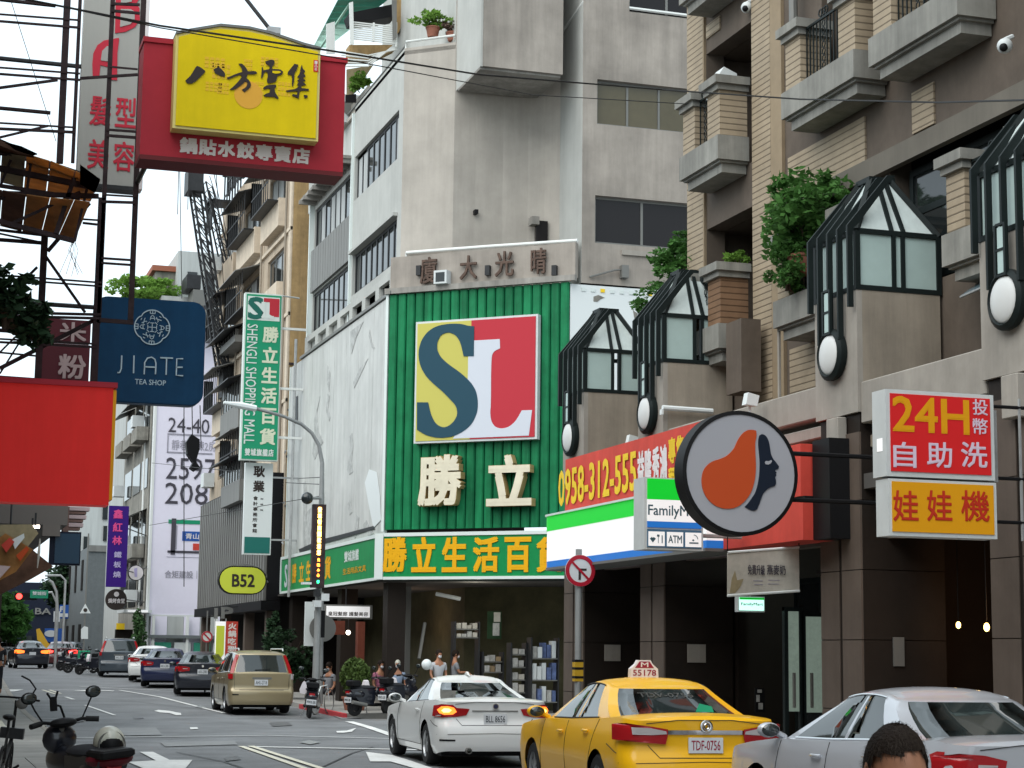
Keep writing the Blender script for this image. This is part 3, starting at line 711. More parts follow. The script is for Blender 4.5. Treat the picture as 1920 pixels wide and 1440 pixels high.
for chh, x0, x1 in [('勝',548,556),('立',561,570),('生',574,583)]:
    MB(FS).text(chh, cx_(x0), cx_(x1), 4.05, 4.72, -.03, .05).build('sign_character', 'amber', mall, world=True)
MB(FS).text('貨', cx_(609), cx_(620), 4.0, 4.72, -.03, .05).build('sign_character', 'amber', mall, world=True)
MB(FS).text('SL', cx_(534), cx_(546), 3.95, 4.75, -.03, .06).build('sign_character', 'sl_white', mall, world=True)
MB(FS).prism([(cx_(541),3.98),(cx_(545),3.98),(cx_(545),4.8),(cx_(541),4.8)], -.026, -.022).build('sign_patch', 'sl_red', mall, world=True)
MB(FS).text('雙城旗艦', cx_(645), cx_(672), 4.42, 4.75, -.03, .06).build('sign_character', 'mall_white', mall, world=True)
MB(FS).text('生活用品文具', cx_(643), cx_(686), 4.05, 4.24, -.03, .03).build('sign_character', 'amber', mall, world=True)
# --- SL logo panel
def pz2(x, z): return (560 + x/3.556, 360 + z/3.556)
def pz3(x, z): return (680 + x/3.79, 720 + z/3.79)
YP = -.30
def lp(pts, y=YP): return [fx(FC, *p, y) for p in pts]
tl, tr, br, bl = lp([(781,608),(1003,592),(1003,818),(780,828)])
zt = (tl[1]+tr[1])/2; zbb = (br[1]+bl[1])/2; xl = (tl[0]+bl[0])/2; xr = (tr[0]+br[0])/2
MB(FC).box(xl-.06, xr+.06, YP+.03, -.07, zbb-.06, zt+.06).build('logo_case', 'box_white', mall, world=True)
xm = lp([pz2(1150,895)])[0][0]
MB(FC).box(xl, xm, YP+.012, YP+.03, zbb, zt).build('logo_left_field', 'sl_yellow', mall, world=True)
MB(FC).box(xm, xr, YP+.012, YP+.03, zbb, zt).build('logo_right_field', 'sl_red', mall, world=True)
Lp = [pz2(*p) for p in [(1130,990),(1170,990),(1340,980),(1342,1042),(1300,1062),(1283,1100),(1281,1422)]] + [pz3(*p) for p in [(905,200),(912,265),(940,305),(985,318),(1040,305),(1090,260),(1130,187),(1203,185),(1180,366),(640,388),(700,300)]] + [pz2(*p) for p in [(1128,1300)]]
def clampz(q): return [(min(max(a,xl+.001),xr-.001), min(max(b,zbb+.001),zt-.001)) for a,b in q]
MB(FC).prism(clampz(smooth_poly(lp(Lp))), YP+.004, YP+.011).build('logo_letter_l', 'sl_white', mall, world=True)
Sp = [pz2(*p) for p in [(1170,895),(1168,1095),(1100,1095),(1080,1005),(1050,955),(1000,933),(950,950),(924,1000),(922,1050),(945,1100),(1000,1150),(1080,1205),(1150,1270),(1185,1330),(1196,1402)]] + \
     [pz3(*p) for p in [(815,200),(780,280),(720,335),(640,375),(540,385),(450,365),(386,325),(386,130),(465,130),(485,220),(520,285),(570,310),(610,300),(650,265),(675,215),(665,155)]] + \
     [pz2(*p) for p in [(1000,1372),(960,1330),(900,1280),(850,1230),(815,1170),(800,1110),(800,1050),(820,985),(860,930),(920,893),(1000,878),(1080,878),(1130,892)]]
MB(FC).prism(clampz(smooth_poly(lp(Sp))), YP-.006, YP+.003).build('logo_letter_s', 'sl_navy', mall, world=True)
# --- big channel letters
for chh, x0, x1 in [('勝',784,866),('立',912,998)]:
    a = fx(FC, x0, 900, -.34)[0]; b = fx(FC, x1, 900, -.34)[0]; z1_ = fx(FC, (x0+x1)/2, 852, -.34)[1]; z0_ = fx(FC, (x0+x1)/2, 949, -.34)[1]
    o = MB(FC).text(chh, a, b, z0_, z1_, -.36, .055, .26).build('channel_character', 'tan_side', mall, world=True)
    MB(FC).text(chh, a+.01, b-.01, z0_+.01, z1_-.01, -.366, .052).build('character_face', 'cream_face', o, world=True)
# --- white painted wall right of the green panels
MB(FR).box(0.03, 9, -.0, .25, 5.0, 11.8).build('white_side_wall', 'sign_white', mall, world=True)
for i in range(14): MB(FR).box(.35+i*.28, .47+i*.28, -.02, -.001, 11.62, 11.72).build('wall_tie', 'banner_yellow' if i % 5 == 2 else 'white_frame', mall, world=True)
mq = lambda pix, m='old_wall': MB(FR).prism([fx(FR, *p, -.01) for p in pix], -.01, -.002).build('torn_strip', m, mall, world=True)
mq([(1113,556),(1122,553),(1134,558),(1126,561),(1120,566),(1113,565)]); mq([(1178,566),(1190,562),(1200,569),(1192,572)]); mq([(1187,582),(1196,588),(1190,598)])
# --- recessed ground floor
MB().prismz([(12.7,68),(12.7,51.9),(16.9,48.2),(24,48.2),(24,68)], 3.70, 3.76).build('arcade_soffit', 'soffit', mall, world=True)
MB().box(15.9, 16.1, 54.6, 68, 0, 3.7).build('shop_back_wall', 'back_wall', mall, world=True)
MB().prismz([(15.9,54.6),(19.2,51.6),(24,51.6),(24,51.8),(19.3,51.8),(16.0,54.8)], 0, 3.7).build('shop_corner_wall', 'back_wall', mall, world=True)
MB().box(12.75, 24, 48.2, 68, .02, .13).build('shop_floor', 'paving', mall, world=True)
for (x, y) in [(12.95, 52.4), (13.0, 58.6), (13.0, 66.5), (17.3, 48.6), (22, 48.6)]:
    MB().box(x-.02, x+.5, y-.25, y+.3, .13, 3.7).build('column', 'pier_dark', mall, world=True)
MB().box(14.2, 14.35, 55.0, 55.3, .13, 3.7).build('drain_pipe', 'alu', mall, world=True)
p = atp(835, 1120, y=52.5); MB().tube([(p.x-.3,52.4,p.z+.09),(p.x+.3,52.0,p.z-.05)], .06, 8).build('tube_lamp', 'sign_white', mall, world=True)
# ------------------------------------------------------------------ tan tiled building on the right
apt = thing('apartment_building', 'tan ribbed-tile apartment building with stone balconies and an arcade of dark piers', 'building', 14, 27, 0)
FW = frame(13.3, 31.4, 0, -1)     # main wall: local x = 31.4 - y
def fy(y): return 31.4 - y
def wb(y1, y0, z0, z1, x0=0, x1=.3): return None
def abox(name, m, xa, xb, ya, yb, za, zb, parent=None, **k):
    return MB().box(xa, xb, ya, yb, za, zb).build(name, m, parent or apt, world=True, **k)
# body behind everything
abox('core', 'deep', 15.6, 20, 10, 31.2, 3.2, 22)
abox('end_wall', 'tan_plain', 13.6, 20, 31.21, 31.4, 3.2, 22)
ops = []
for zf in (6.6, 9.85, 13.1):
    ops.append((fy(30.55), fy(28.55), zf+.2, zf+2.68))
    if zf > 9: 
        ops.append((fy(26.0), fy(24.2), zf+.1, zf+2.5)); ops.append((fy(23.3), fy(21.3), zf+.1, zf+2.5))
ops.append((fy(23.9), fy(15.5), 6.9, 9.0))
mb = MB(FW); wall(mb, 0, 20, 5.2, 22, ops, .35); mb.build('main_wall', 'brown_wall', apt, world=True)
# recess interiors
for o in ops:
    if o[2] > 9 or o[0] < 4:
        mb = MB(FW); mb.box(o[0]-.2, o[1]+.2, 1.5, 1.6, o[2]-.1, o[3]+.3); mb.box(o[0]-.3, o[0]-.2, .36, 1.6, o[2]-.1, o[3]+.3); mb.box(o[1]+.2, o[1]+.3, .36, 1.6, o[2]-.1, o[3]+.3)
        mb.box(o[0]-.3, o[1]+.3, .36, 1.6, o[3]+.0, o[3]+.08); mb.build('loggia_wall', 'brown_wall', apt, world=True)
        window(FW, apt, o[1]-1.1, o[1]-.1, o[2]+.1, o[3]-.3, 2, 1.38, 'dark_metal', 'glass', .06)
# ribbed tile strips, each standing 25 mm proud
def rstrip(ya, yb, z0, z1, m='tan_tile', pr=.03): 
    MB(FW).box(fy(ya), fy(yb), -pr, -.001, z0, z1).build('tile_strip', m, apt, world=True)
for (z0, z1) in ((5.2, 22),):
    rstrip(31.38, 30.62, z0, z1); rstrip(28.5, 27.78, z0, z1, pr=.06)
MB(FW).box(fy(27.77), fy(27.35), -.06, -.002, 5.2, 22).build('tile_strip', 'tan_plain', apt, world=True)
MB(FW).box(fy(30.61), fy(30.56), -.05, -.002, 5.2, 22).build('tile_strip', 'tan_plain', apt, world=True)
for zf in (9.85, 13.1): rstrip(30.5, 29.9, zf+2.95, zf+3.2)
rstrip(27.2, 24.6, 9.0, 9.75); rstrip(23.2, 22.6, 9.1, 9.7, 'tan_tile'); rstrip(27.2, 26.3, 5.3, 6.6)
# spandrel band with a crisp lower edge over the second-floor openings
MB(FW).box(fy(27.3), fy(10), -.12, -.001, 8.72, 9.02).build('spandrel_band', 'spandrel', apt, world=True)
# curved downpipe
MB().tube([(13.15,27.2,15.5),(13.12,27.0,14.6),(13.1,26.7,13.9),(13.1,26.6,13.3),(13.1,26.6,10.5)], .07, 8).build('downpipe', 'alu', apt, world=True, smooth=True)
def balcony(y1, y0, z, xf=12.7, left_pier=.62, right_pier=.62, brown=False):
    """stone balcony between y0 (near) and y1 (far), underside at z."""
    m_t = 'brown_tile' if brown else 'tan_tile'
    sl = MB(); sl.prismz([(xf+.12,y0+.12),(xf+.12,y1-.12),(13.28,y1-.12),(13.28,y0+.12)], z, z+.16)
    sl.box(xf+.0, 13.28, y0, y1, z+.20, z+.62); sl.box(xf+.06, 13.28, y0+.06, y1-.06, z+.16, z+.20)
    b = sl.build('balcony', 'grey_slab', apt, world=True)
    for (a, c) in ((y0, y0+right_pier), (y1-left_pier, y1)):
        MB().box(xf+.06, 13.27, a+.05, c-.05, z+.62, z+1.42).build('balcony_pier', m_t, b, world=True)
        cp = MB(); cp.box(xf+.0, 13.28, a, c, z+1.42, z+1.52); cp.box(xf-.06, 13.28, a-.06, c+.06, z+1.52, z+1.66)
        cp.build('pier_cap', 'grey_slab', b, world=True)
    MB().box(13.0, 13.26, y0+.055, y0+.06, z+.2, z+.6).build('drip', 'grey_slab', b, world=True)
    r = MB(); xr = xf+.14; a = y0+right_pier+.02; c = y1-left_pier-.02
    r.bar((xr,a,z+.68),(xr,c,z+.68),.03); r.bar((xr,a,z+1.5),(xr,c,z+1.5),.035); n = int((c-a)/.11)
    for i in range(n+1): 
        t = a+(c-a)*i/n
        if abs(t-(a+c)/2) > .09: r.bar((xr,t,z+.68),(xr,t,z+1.5),.018)
    mid = (a+c)/2
    for q in range(7): r.tube([(xr,mid+.05*math.cos(k*PI/4),z+.75+q*.11+.05*math.sin(k*PI/4)) for k in range(8)], .009, 4, closed=True)
    for s_ in (-.09, 0, .09): r.tube([(xr,mid+s_+.06*math.cos(k*PI/4),z+1.6+.06*math.sin(k*PI/4)) for k in range(8)], .012, 4, closed=True)
    r.build('railing', 'bay_metal', b, world=True)
    return b
for z in (9.88, 13.13): 
    balcony(30.4, 28.7, z)
balcony(30.4, 28.7, 6.63, brown=True)
for z in (9.88, 13.13): balcony(26.25, 23.85, z); balcony(23.4, 20.98, z, right_pier=.7); balcony(19.6, 17.2, z)
balcony(26.6, 24.0, 6.61, left_pier=.5); balcony(21.5, 19.2, 6.6, left_pier=.55); 
# second-floor dark window strip and shop windows behind the bays
window(FW, apt, fy(23.7), fy(15.7), 7.0, 8.7, 7, .2, 'bay_metal', 'glass', .1, 0, .62)
# ------- arcade: four piers carrying glazed bays
PY = [(34.47, 33.33), (30.5, 29.39), (23.72, 22.52), (19.4, 18.1)]
XF, XB = 12.0, 13.25
beam_m = 'taupe'
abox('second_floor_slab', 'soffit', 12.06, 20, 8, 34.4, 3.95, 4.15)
# beams between the piers
def beam(y0, y1, z0, z1, x0=12.02, x1=12.35, m='taupe'): return MB().cbox(x0, x1, y0, y1, z0, z1, .015).build('stone_beam', m, apt, world=True)
beam(19.42, 22.5, 4.82, 5.38, m='taupe_light'); beam(14, 18.08, 4.82, 5.38, m='taupe_light')
beam(23.74, 29.37, 5.05, 5.5, 12.06, 12.35, 'taupe_light'); beam(23.74, 29.37, 4.78, 4.95, 12.12, 12.35, 'taupe_light'); beam(23.74, 29.37, 4.5, 4.66, 12.18, 12.35)
beam(30.52, 33.31, 4.82, 5.38); beam(19.42, 22.5, 4.5, 4.68, 12.15, 12.4); 
abox('bulkhead', 'pier_stone', 12.4, 12.6, 14, 33.3, 3.3, 5.0)
abox('terrace_wall', 'brown_wall', 12.5, 13.3, 23.75, 29.3, 4.2, 5.3)
def pier(i):
    y1, y0 = PY[i]; g = .012
    # stone facing blocks, one piece per course
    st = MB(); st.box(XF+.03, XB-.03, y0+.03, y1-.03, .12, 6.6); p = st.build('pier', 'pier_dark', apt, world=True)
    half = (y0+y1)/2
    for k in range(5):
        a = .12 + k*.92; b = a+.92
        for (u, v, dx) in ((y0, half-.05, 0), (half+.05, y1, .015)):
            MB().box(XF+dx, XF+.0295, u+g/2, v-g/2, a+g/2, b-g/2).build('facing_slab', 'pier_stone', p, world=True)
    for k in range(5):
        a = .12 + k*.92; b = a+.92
        MB().box(XF+.03, XB, y0, y0+.0295, a+g/2, b-g/2).build('facing_slab', 'pier_dark', p, world=True)  # same stone, its colour darkened for the shade on this side
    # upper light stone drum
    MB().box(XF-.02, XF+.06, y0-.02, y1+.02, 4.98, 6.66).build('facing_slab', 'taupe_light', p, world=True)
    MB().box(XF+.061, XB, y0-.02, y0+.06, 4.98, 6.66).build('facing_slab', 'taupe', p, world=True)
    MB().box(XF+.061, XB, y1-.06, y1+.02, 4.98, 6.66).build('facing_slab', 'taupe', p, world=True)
    MB().cbox(XF-.12, XF+.02, half-.22, half+.12, 4.45, 4.95, .01).build('corbel', 'taupe_light', p, world=True)
    return p
PIERS = [pier(i) for i in range(4)]
for i, w_ in ((0, .5), (1, .52), (2, .3)):
    y0 = PY[i][1]; MB().box(XF+.42 if i < 2 else XF+.45, XF+.42+w_*.62, y0-.03, y0-.001, 1.62, 1.92 if i < 2 else 2.0).build('wall_plate', 'taupe_light' if i < 2 else 'alu', PIERS[i], world=True)
def glazed_bay(i):
    y1, y0 = PY[i]; t = thing('glazed_bay', ['furthest glazed roof lantern above the red telephone banner, its edge hidden by the next one', 'second glazed roof lantern right of the green mall corner with ivy behind it', 'tall glazed roof lantern standing above the gap left of the 24H sign', 'glazed roof lantern cut by the right edge of the photo'][i], 'lantern', XF, (y0+y1)/2, 6.64, group='glazed lanterns over the arcade piers')
    zb_, zm, zt_ = 6.64, 7.46, 8.28; ya, yb = y0-.03, y1+.03; xa, xb = XF-.03, XB+.03; w = .07
    xc, yc = (xa+xb)/2, (ya+yb)/2; r_ = .16
    f = MB()
    for (x, y) in ((xa,ya),(xb,ya),(xa,yb),(xb,yb)):
        f.box(min(x,x-w*(1 if x>xc else 0)) if x>xc else x, x if x>xc else x+w, y if y<yc else y-w, y+w if y<yc else y, zb_, zm)
    for z in (zb_, zm-.04):
        f.box(xa+w, xb-w, ya+.001, ya+w, z+.001, z+w); f.box(xa+w, xb-w, yb-w, yb-.001, z+.001, z+w)
        f.box(xa+.001, xa+w, ya+w, yb-w, z+.001, z+w); f.box(xb-w, xb-.001, ya+w, yb-w, z+.001, z+w)
    for s_ in (-.07, .07): f.box(xc+s_-.03, xc+s_+.03, ya+.002, ya+w, zb_+w, zm)
    f.box(xc-.2, xc+.2, yc-.2, yc+.2, zt_, zt_+.07)
    for (x, y) in ((xa,ya),(xb,ya),(xa,yb),(xb,yb)):
        f.bar((x*.97+xc*.03,y*.97+yc*.03,zm), (xc+(r_ if x>xc else -r_), yc+(r_ if y>yc else -r_), zt_+.02), .075)
    for s_ in (-1, 1): f.bar((xc+s_*.09, ya+.03, zm), (xc+s_*.06, yc-r_, zt_+.02), .06)
    f.build('frame', 'bay_metal', t, world=True)
    for (a, b) in ((xa+w, xc-.10), (xc+.10, xb-w)):
        MB().box(a, b, ya+.03, ya+.04, zb_+w, zm-.04).build('pane', 'frosted', t, world=True)
    if i > 1: MB().box(xc-.04, xc+.04, ya+.03, ya+.04, zb_+w, zm-.04).build('pane', 'frosted', t, world=True)
    for (a, b, c, d) in ((xa, xc-.09, xc-r_, xc-.06), (xc-.09, xc+.09, xc-.06, xc+.06), (xc+.09, xb, xc+.06, xc+r_)):
        MB().add([(a,ya+.04,zm+.02),(b,ya+.04,zm+.02),(d,yc-r_,zt_),(c,yc-r_,zt_)], [(0,1,2,3)]).build('roof_pane', 'frosted_top', t, world=True)
    MB().add([(xb-.02,ya,zm+.02),(xb-.02,yb,zm+.02),(xc+r_,yc+r_,zt_),(xc+r_,yc-r_,zt_)], [(0,1,2,3)]).build('roof_pane', 'frosted_top', t, world=True)
    MB().add([(xa+.02,yb,zm+.02),(xa+.02,ya,zm+.02),(xc-r_,yc-r_,zt_),(xc-r_,yc+r_,zt_)], [(0,1,2,3)]).build('roof_pane', 'frosted_top', t, world=True)
    MB().box(xa+.03, xa+.04, ya+w, yb-w, zb_+w, zm-.04).build('pane', 'frosted', t, world=True)
    MB().box(xb-.04, xb-.03, ya+w, yb-w, zb_+w, zm-.04).build('pane', 'frosted', t, world=True)
    # stepped fins down the street side
    n = 5; bot = [6.5, 6.0, 5.9, 6.0, 6.4]
    for k in range(n):
        y = ya + .04 + (yb-ya-.08)*k/(n-1); zt2 = zt_+.06 - abs(y-yc)*.12
        prof = [(xa-.11, bot[n-1-k]), (xa-.03, bot[n-1-k]), (xa-.03, zm-.02), (xc-.12, zt2-.1), (xc-.02, zt2), (xc-.14, zt2), (xa-.11, zm+.06)]
        m_ = MB(); vs = []
        m_.add([(p[0], y-.022, p[1]) for p in prof] + [(p[0], y+.022, p[1]) for p in prof],
               [tuple(range(7)), tuple(range(13, 6, -1))] + [(j, (j+1)%7, (j+1)%7+7, j+7) for j in range(7)])
        m_.build('fin', 'bay_metal', t, world=True)
    l = MB(); xq = xa-.14; ym = yc
    for s_ in (-.1, .1): l.box(xq, xq+.04, ym+s_-.02, ym+s_+.02, 6.1, 6.72)
    for z in (6.1, 6.4, 6.70): l.box(xq+.002, xq+.038, ym-.08, ym+.08, z, z+.03)
    l.build('grille', 'bay_metal', t, world=True)
    MB().box(xq+.012, xq+.03, ym-.06, ym+.06, 6.14, 6.68).build('grille_glass', 'frosted', t, world=True)
    return t
for i in range(4): glazed_bay(i)
def wall_lamp(i):
    y1, y0 = PY[i]; yc = (y0+y1)/2; z = 5.83
    t = thing('wall_lamp', ['round domed wall lamp on the furthest pier, above the start of the telephone number', 'round domed wall lamp on the second pier, above the red banner', 'round domed wall lamp up left of the 24H laundry sign', 'largest round domed wall lamp, at the right edge above the 24H laundry sign'][i], 'lamp', XF-.02, yc, z, group='oval wall lamps on the arcade piers')
    rg = MB(); rg.lathe([(.0,XF-.02),(.34,XF-.02),(.36,XF-.06),(.36,XF-.12),(.30,XF-.16),(.27,XF-.12)], 28, 'x', (0,yc,z)); rg.build('ring', 'bay_metal', t, world=True, smooth=True)
    pr = [(.28*math.cos(a*PI/16), XF-.12-.07*math.sin(a*PI/16)) for a in range(9)]
    MB().lathe(pr, 28, 'x', (0,yc,z)).build('dome', 'lamp_dome', t, world=True, smooth=True)
for i in range(4): wall_lamp(i)
# interior behind the arcade
abox('shop_back_wall', 'pier_dark', 16.2, 16.4, 8, 34.4, .12, 3.95)
abox('shop_side_wall', 'pier_dark', 13.3, 16.2, 29.3, 29.45, .12, 3.95)
abox('shop_side_wall', 'pier_dark', 13.3, 16.2, 33.0, 33.15, .12, 3.95)
abox('shop_side_wall', 'pier_dark', 13.25, 16.2, 23.2, 23.3, .12, 3.95)
# convenience store glass front facing the camera obliquely
FG = frame(13.9, 29.0, 0, -1)
gx0 = 0; 
window(FG, apt, .6, 5.3, .2, 3.0, 5, .0, 'bay_metal', 'glass', .09)
MB(FG).box(1.5, 5.2, .6, .7, .3, 2.2).build('lit_shelf', mat('shelf_green', (.10,.14,.11), .7, var=.5, vscale=6, emit=(.25,.35,.28), estr=.18), apt, world=True)
# restaurant entrance: warm interior between pier 3 and pier 4
MB().box(14.6, 14.7, 18.6, 22.3, .12, 3.9).build('restaurant_wall', 'warm_wall', apt, world=True)
MB().box(13.4, 13.5, 21.2, 21.35, .12, 3.3).build('door_frame', 'taupe', apt, world=True)
MB().box(13.4, 14.6, 21.1, 21.2, 3.0, 3.25).build('door_head', 'taupe', apt, world=True)
for px, py, s_ in ((1850, 1176, .035), (1797, 1172, .03)):
    p = atp(px, py, y=20.5 if px > 1820 else 21.9); t = thing('bulb_lamp', 'warm pear-shaped bulb glowing %s' % ('at the restaurant door beside the right pier' if px > 1820 else 'deeper inside the restaurant, left of the other bulb'), 'bulb', p.x, p.y, p.z)
    MB().ball((0,0,0), s_, 10, 8, 1.5).build('glass_bulb', 'bulb_warm', t, smooth=True); MB().tube([(0,0,.03),(0,0,4.0-p.z-.1)], .006, 5).build('flex', 'black', t)
for (x, y, z, e, c, nm) in ((13.9, 20.6, 2.3, 14, (1,.55,.25), 'restaurant_glow'), (15.0, 26.5, 3.0, 22, (.85,1,.92), 'store_glow'), (15.0, 50.6, 3.3, 13, (1,.95,.8), 'mall_shop_glow'), (14.6, 57, 2.6, 12, (1,.7,.5), 'cafe_glow')):  # mall and cafe glows: unseen lights added to brighten the dark shopfronts
    l = bpy.data.lights.new(nm, 'POINT'); l.energy = e; l.color = c; l.shadow_soft_size = .15; lo = bpy.data.objects.new(nm, l); C.objects.link(lo); lo.location = (x, y, z)
for (p0, p1, k) in (((1476,1146),(1499,1334),0),((1509,1156),(1543,1336),1)):
    a = atp(*p0, y=25.3); b = atp(*p1, y=25.3); t = thing('store_door', 'tall %s glass door leaf of the convenience store, greenish light inside' % ('left narrow' if k == 0 else 'right'), 'door', (a.x+b.x)/2, 25.3, .12)
    MB().box(a.x, b.x, 25.3, 25.33, b.z, a.z).build('pane', mat('lit_door_glass', (.10,.13,.11), .15, var=.5, vscale=5, emit=(.28,.36,.30), estr=.22), t, world=True)
    f = MB(); f.box(a.x-.06, a.x, 25.27, 25.35, .12, a.z+.06); f.box(b.x, b.x+.06, 25.27, 25.35, .12, a.z+.06); f.box(a.x-.06, b.x+.06, 25.272, 25.348, a.z, a.z+.06); f.box(a.x-.06, b.x+.06, 25.272, 25.348, .12, .3); f.build('frame', 'bay_metal', t, world=True)
    MB().box(a.x+.05, a.x+.08, 25.2, 25.25, 1.0, 1.5).build('handle', 'alu', t, world=True)
abox('store_ceiling_board', 'pier_dark', 12.9, 13.6, 24.0, 25.6, 2.95, 3.0)
# low stone bench wall by pier 4
abox('low_wall', 'taupe', 12.3, 13.3, 19.5, 20.4, .12, .9)
# air-conditioner on the tall-side balcony, cameras, duct
p = atp(1358, 175, x=13.0)
t = thing('air_conditioner', 'white plastic air cooler standing on a tiled balcony upstairs', 'air conditioner', 13.0, 29.2, 11.3)
MB().prism([(-.2,0),(.22,0),(.22,.42),(-.02,.52),(-.2,.25)], -.15, .2).build('case', 'box_white', t); MB().box(-.14,.16,-.16,-.151,.05,.25).build('grille', 'alu', t)
for (px, py, x, lab) in ((1400, 14, 13.2, 'round white security camera under the top left balcony'), (1884, 86, 12.9, 'pink-grey dome camera at the end of the upper right balcony')):
    p = atp(px, py, x=x); t = thing('security_camera', lab, 'camera', p.x, p.y, p.z)
    MB().ball((0,0,0), .1, 14, 10).build('dome', 'box_white', t, smooth=True); MB().ball((-.05,-.05,-.04), .055, 10, 8).build('lens', 'black', t, smooth=True); MB().tube([(0,0,.08),(.12,0,.14)], .03, 6).build('arm', 'box_white', t)
p = atp(1240, 765, y=29.3)
t = thing('tube_duct', 'cream plastic pipe cover lying along the second pier', 'pipe', 12.1, 29.25, p.z)
q = atp(1336, 771, y=29.25); MB().tube([(p.x,29.25,p.z),(q.x,29.25,q.z)], .045, 8).build('cover', 'sign_white', t, world=True, smooth=True); MB().box(p.x-.03,p.x+.0,29.2,29.3,p.z-.12,p.z-.03).build('clip','sign_white',t,world=True)
for (px, py, y) in ((1405, 750, 25.5), (1183, 826, 32.5)):
    p = atp(px, py, y=y); t = thing('spotlight', 'small white floodlight cluster fixed %s' % ('on the ledge above the round sign' if px > 1300 else 'above the red telephone banner'), 'spotlight', p.x, p.y, p.z)
    MB().prism([(-.1,-.08),(.08,-.1),(.12,.06),(-.06,.1)], -.1, .05).build('head', 'sign_white', t); MB().tube([(0,0,-.05),(0.05,.05,-.35)], .02, 6).build('bracket', 'sign_white', t)
MB().tube([(12.8,26.6,5.4),(12.8,26.6,7.2)], .03, 6).build('standpipe', 'taupe_light', apt, world=True)
abox('junction_box', 'brown_wall', 12.75, 13.1, 27.9, 28.5, 6.0, 7.2)
# glass canopy peeking between bays 3 and 4
t = thing('glass_canopy', 'small blue-tinted glass canopy between the two nearest lanterns', 'canopy', 12.8, 20.5, 6.6)
MB().add([(12.85,19.5,6.5),(12.85,21.3,6.4),(13.25,21.3,6.7),(13.25,19.5,6.8)], [(0,1,2,3)]).build('sheet', mat('canopy_glass', (.16,.24,.28), .1, spec=.9), t, world=True)
MB().tube([(12.85,19.5,6.48),(12.85,21.3,6.38)], .02, 6).build('edge_bar', 'steel', t, world=True)
mb = MB(); mb.tube([(12.87,20.0,6.45),(13.25,20.4,6.1),(12.87,20.9,6.42)], .02, 5); mb.build('strut', 'steel', t, world=True)
# ------------------------------------------------------------------ signs on the right
ID = Matrix()
def front(y): return Matrix.Translation((0, y, 0))
def bx(mb, Fm, p0, p1, d0, d1):
    """box from two opposite photo pixels on the frame's front plane."""
    a = fx(Fm, *p0); b = fx(Fm, *p1)
    return mb.box(min(a[0],b[0]), max(a[0],b[0]), d0, d1, min(a[1],b[1]), max(a[1],b[1]))
# red telephone banner over the canopy (faces the street)
FBn = frame(11.6, 34, 0, -1)
t = thing('banner', 'long red banner with yellow telephone number 958-312-555 above the green and white canopy', 'banner', 11.65, 30, 4.35)
x0 = fx(FBn, 1060, 900)[0]; x1 = 34 - 26.6
z0, z1 = 4.36, 5.38
MB(FBn).box(x0, x1, 0, .05, z0, z1-.05).build('sheet', 'banner_red', t, world=True)
def tx(s, px0, px1, pz0, pz1, m, bold, Fm, t, y=-.02, depth=0.0, name='lettering', rot=0):
    a = fx(Fm, px0, pz0[0])[0]; b = fx(Fm, px1, pz1[0])[0]
    za = (fx(Fm, px0, pz0[0])[1] + fx(Fm, px1, pz1[0])[1])/2; zb = (fx(Fm, px0, pz0[1])[1] + fx(Fm, px1, pz1[1])[1])/2
    return MB(Fm).text(s, min(a,b), max(a,b), min(za,zb), max(za,zb), y, bold, depth, rot=rot).build(name, m, t, world=True)
tx('0958-312-555', 1049, 1195, (880,950), (848,920), 'banner_yellow', .05, FBn, t)
a = fx(FBn, 1196, 900)[0]; b = fx(FBn, 1252, 900)[0]
MB(FBn).htext('益隆秀鴻', a, b, 4.5, 5.12, -.012, .05, .06).build('lettering', 'banner_white', t, world=True)
a = fx(FBn, 1254, 900)[0]; b = fx(FBn, 1283, 900)[0]
MB(FBn).htext('專售', a, b, 4.78, 5.2, -.012, .06, .06).build('lettering', 'banner_yellow', t, world=True); MB(FBn).htext('租', a, a+(b-a)*.47, 4.38, 4.72, -.012, .06, .06).build('lettering', 'banner_yellow', t, world=True)
# convenience-store canopy
t = thing('store_canopy', 'green, white and blue lit canopy of the convenience store, curved at its far end', 'canopy', 11.3, 30, 3.3)
Y0, Y1 = 26.0, 33.7
def can(z0, z1, nm, m, x=11.3, depth=.75):
    r_ = .35; poly = [(x,Y0),(x,Y1-r_)] + [(x+r_-r_*math.cos(a*PI/12), Y1-r_+r_*math.sin(a*PI/12)) for a in range(1,7)] + [(x+depth,Y1),(x+depth,Y0)]
    o = MB().prismz(poly, z0, z1).build(nm, m, t, smooth=False, world=True); return o
can(3.32, 3.43, 'blue_band', 'lit_blue'); can(3.434, 3.99, 'white_band', 'lit_white'); can(3.994, 4.26, 'green_band', 'lit_green', 11.29); can(4.264, 4.30, 'cap', 'white_frame', 11.26); can(3.27, 3.316, 'underside', 'alu', 11.28)
# red side panel behind the round sign
FRd = frame(11.55, 26.2, 0, -1)
t = thing('sign_board', 'plain salmon red sign board behind the round cafe sign', 'sign', 11.6, 25, 3.3)
xa = fx(FRd, 1506, 1000)[0]
MB(FRd).box(.25, xa, 0, .5, 3.3, 3.86).build('lower_board', 'banner_red', t, world=True); MB(FRd).box(.8, xa-.06, .0, .5, 3.9, 4.62).build('upper_board', 'banner_red', t, world=True)
MB(FRd).box(.3, xa+.02, .02, .4, 3.862, 3.898).build('joint', 'black', t, world=True)
MB(FRd).box(xa+.001, xa+.5, .15, .7, 3.3, 4.65).build('dark_end', 'black', t, world=True)
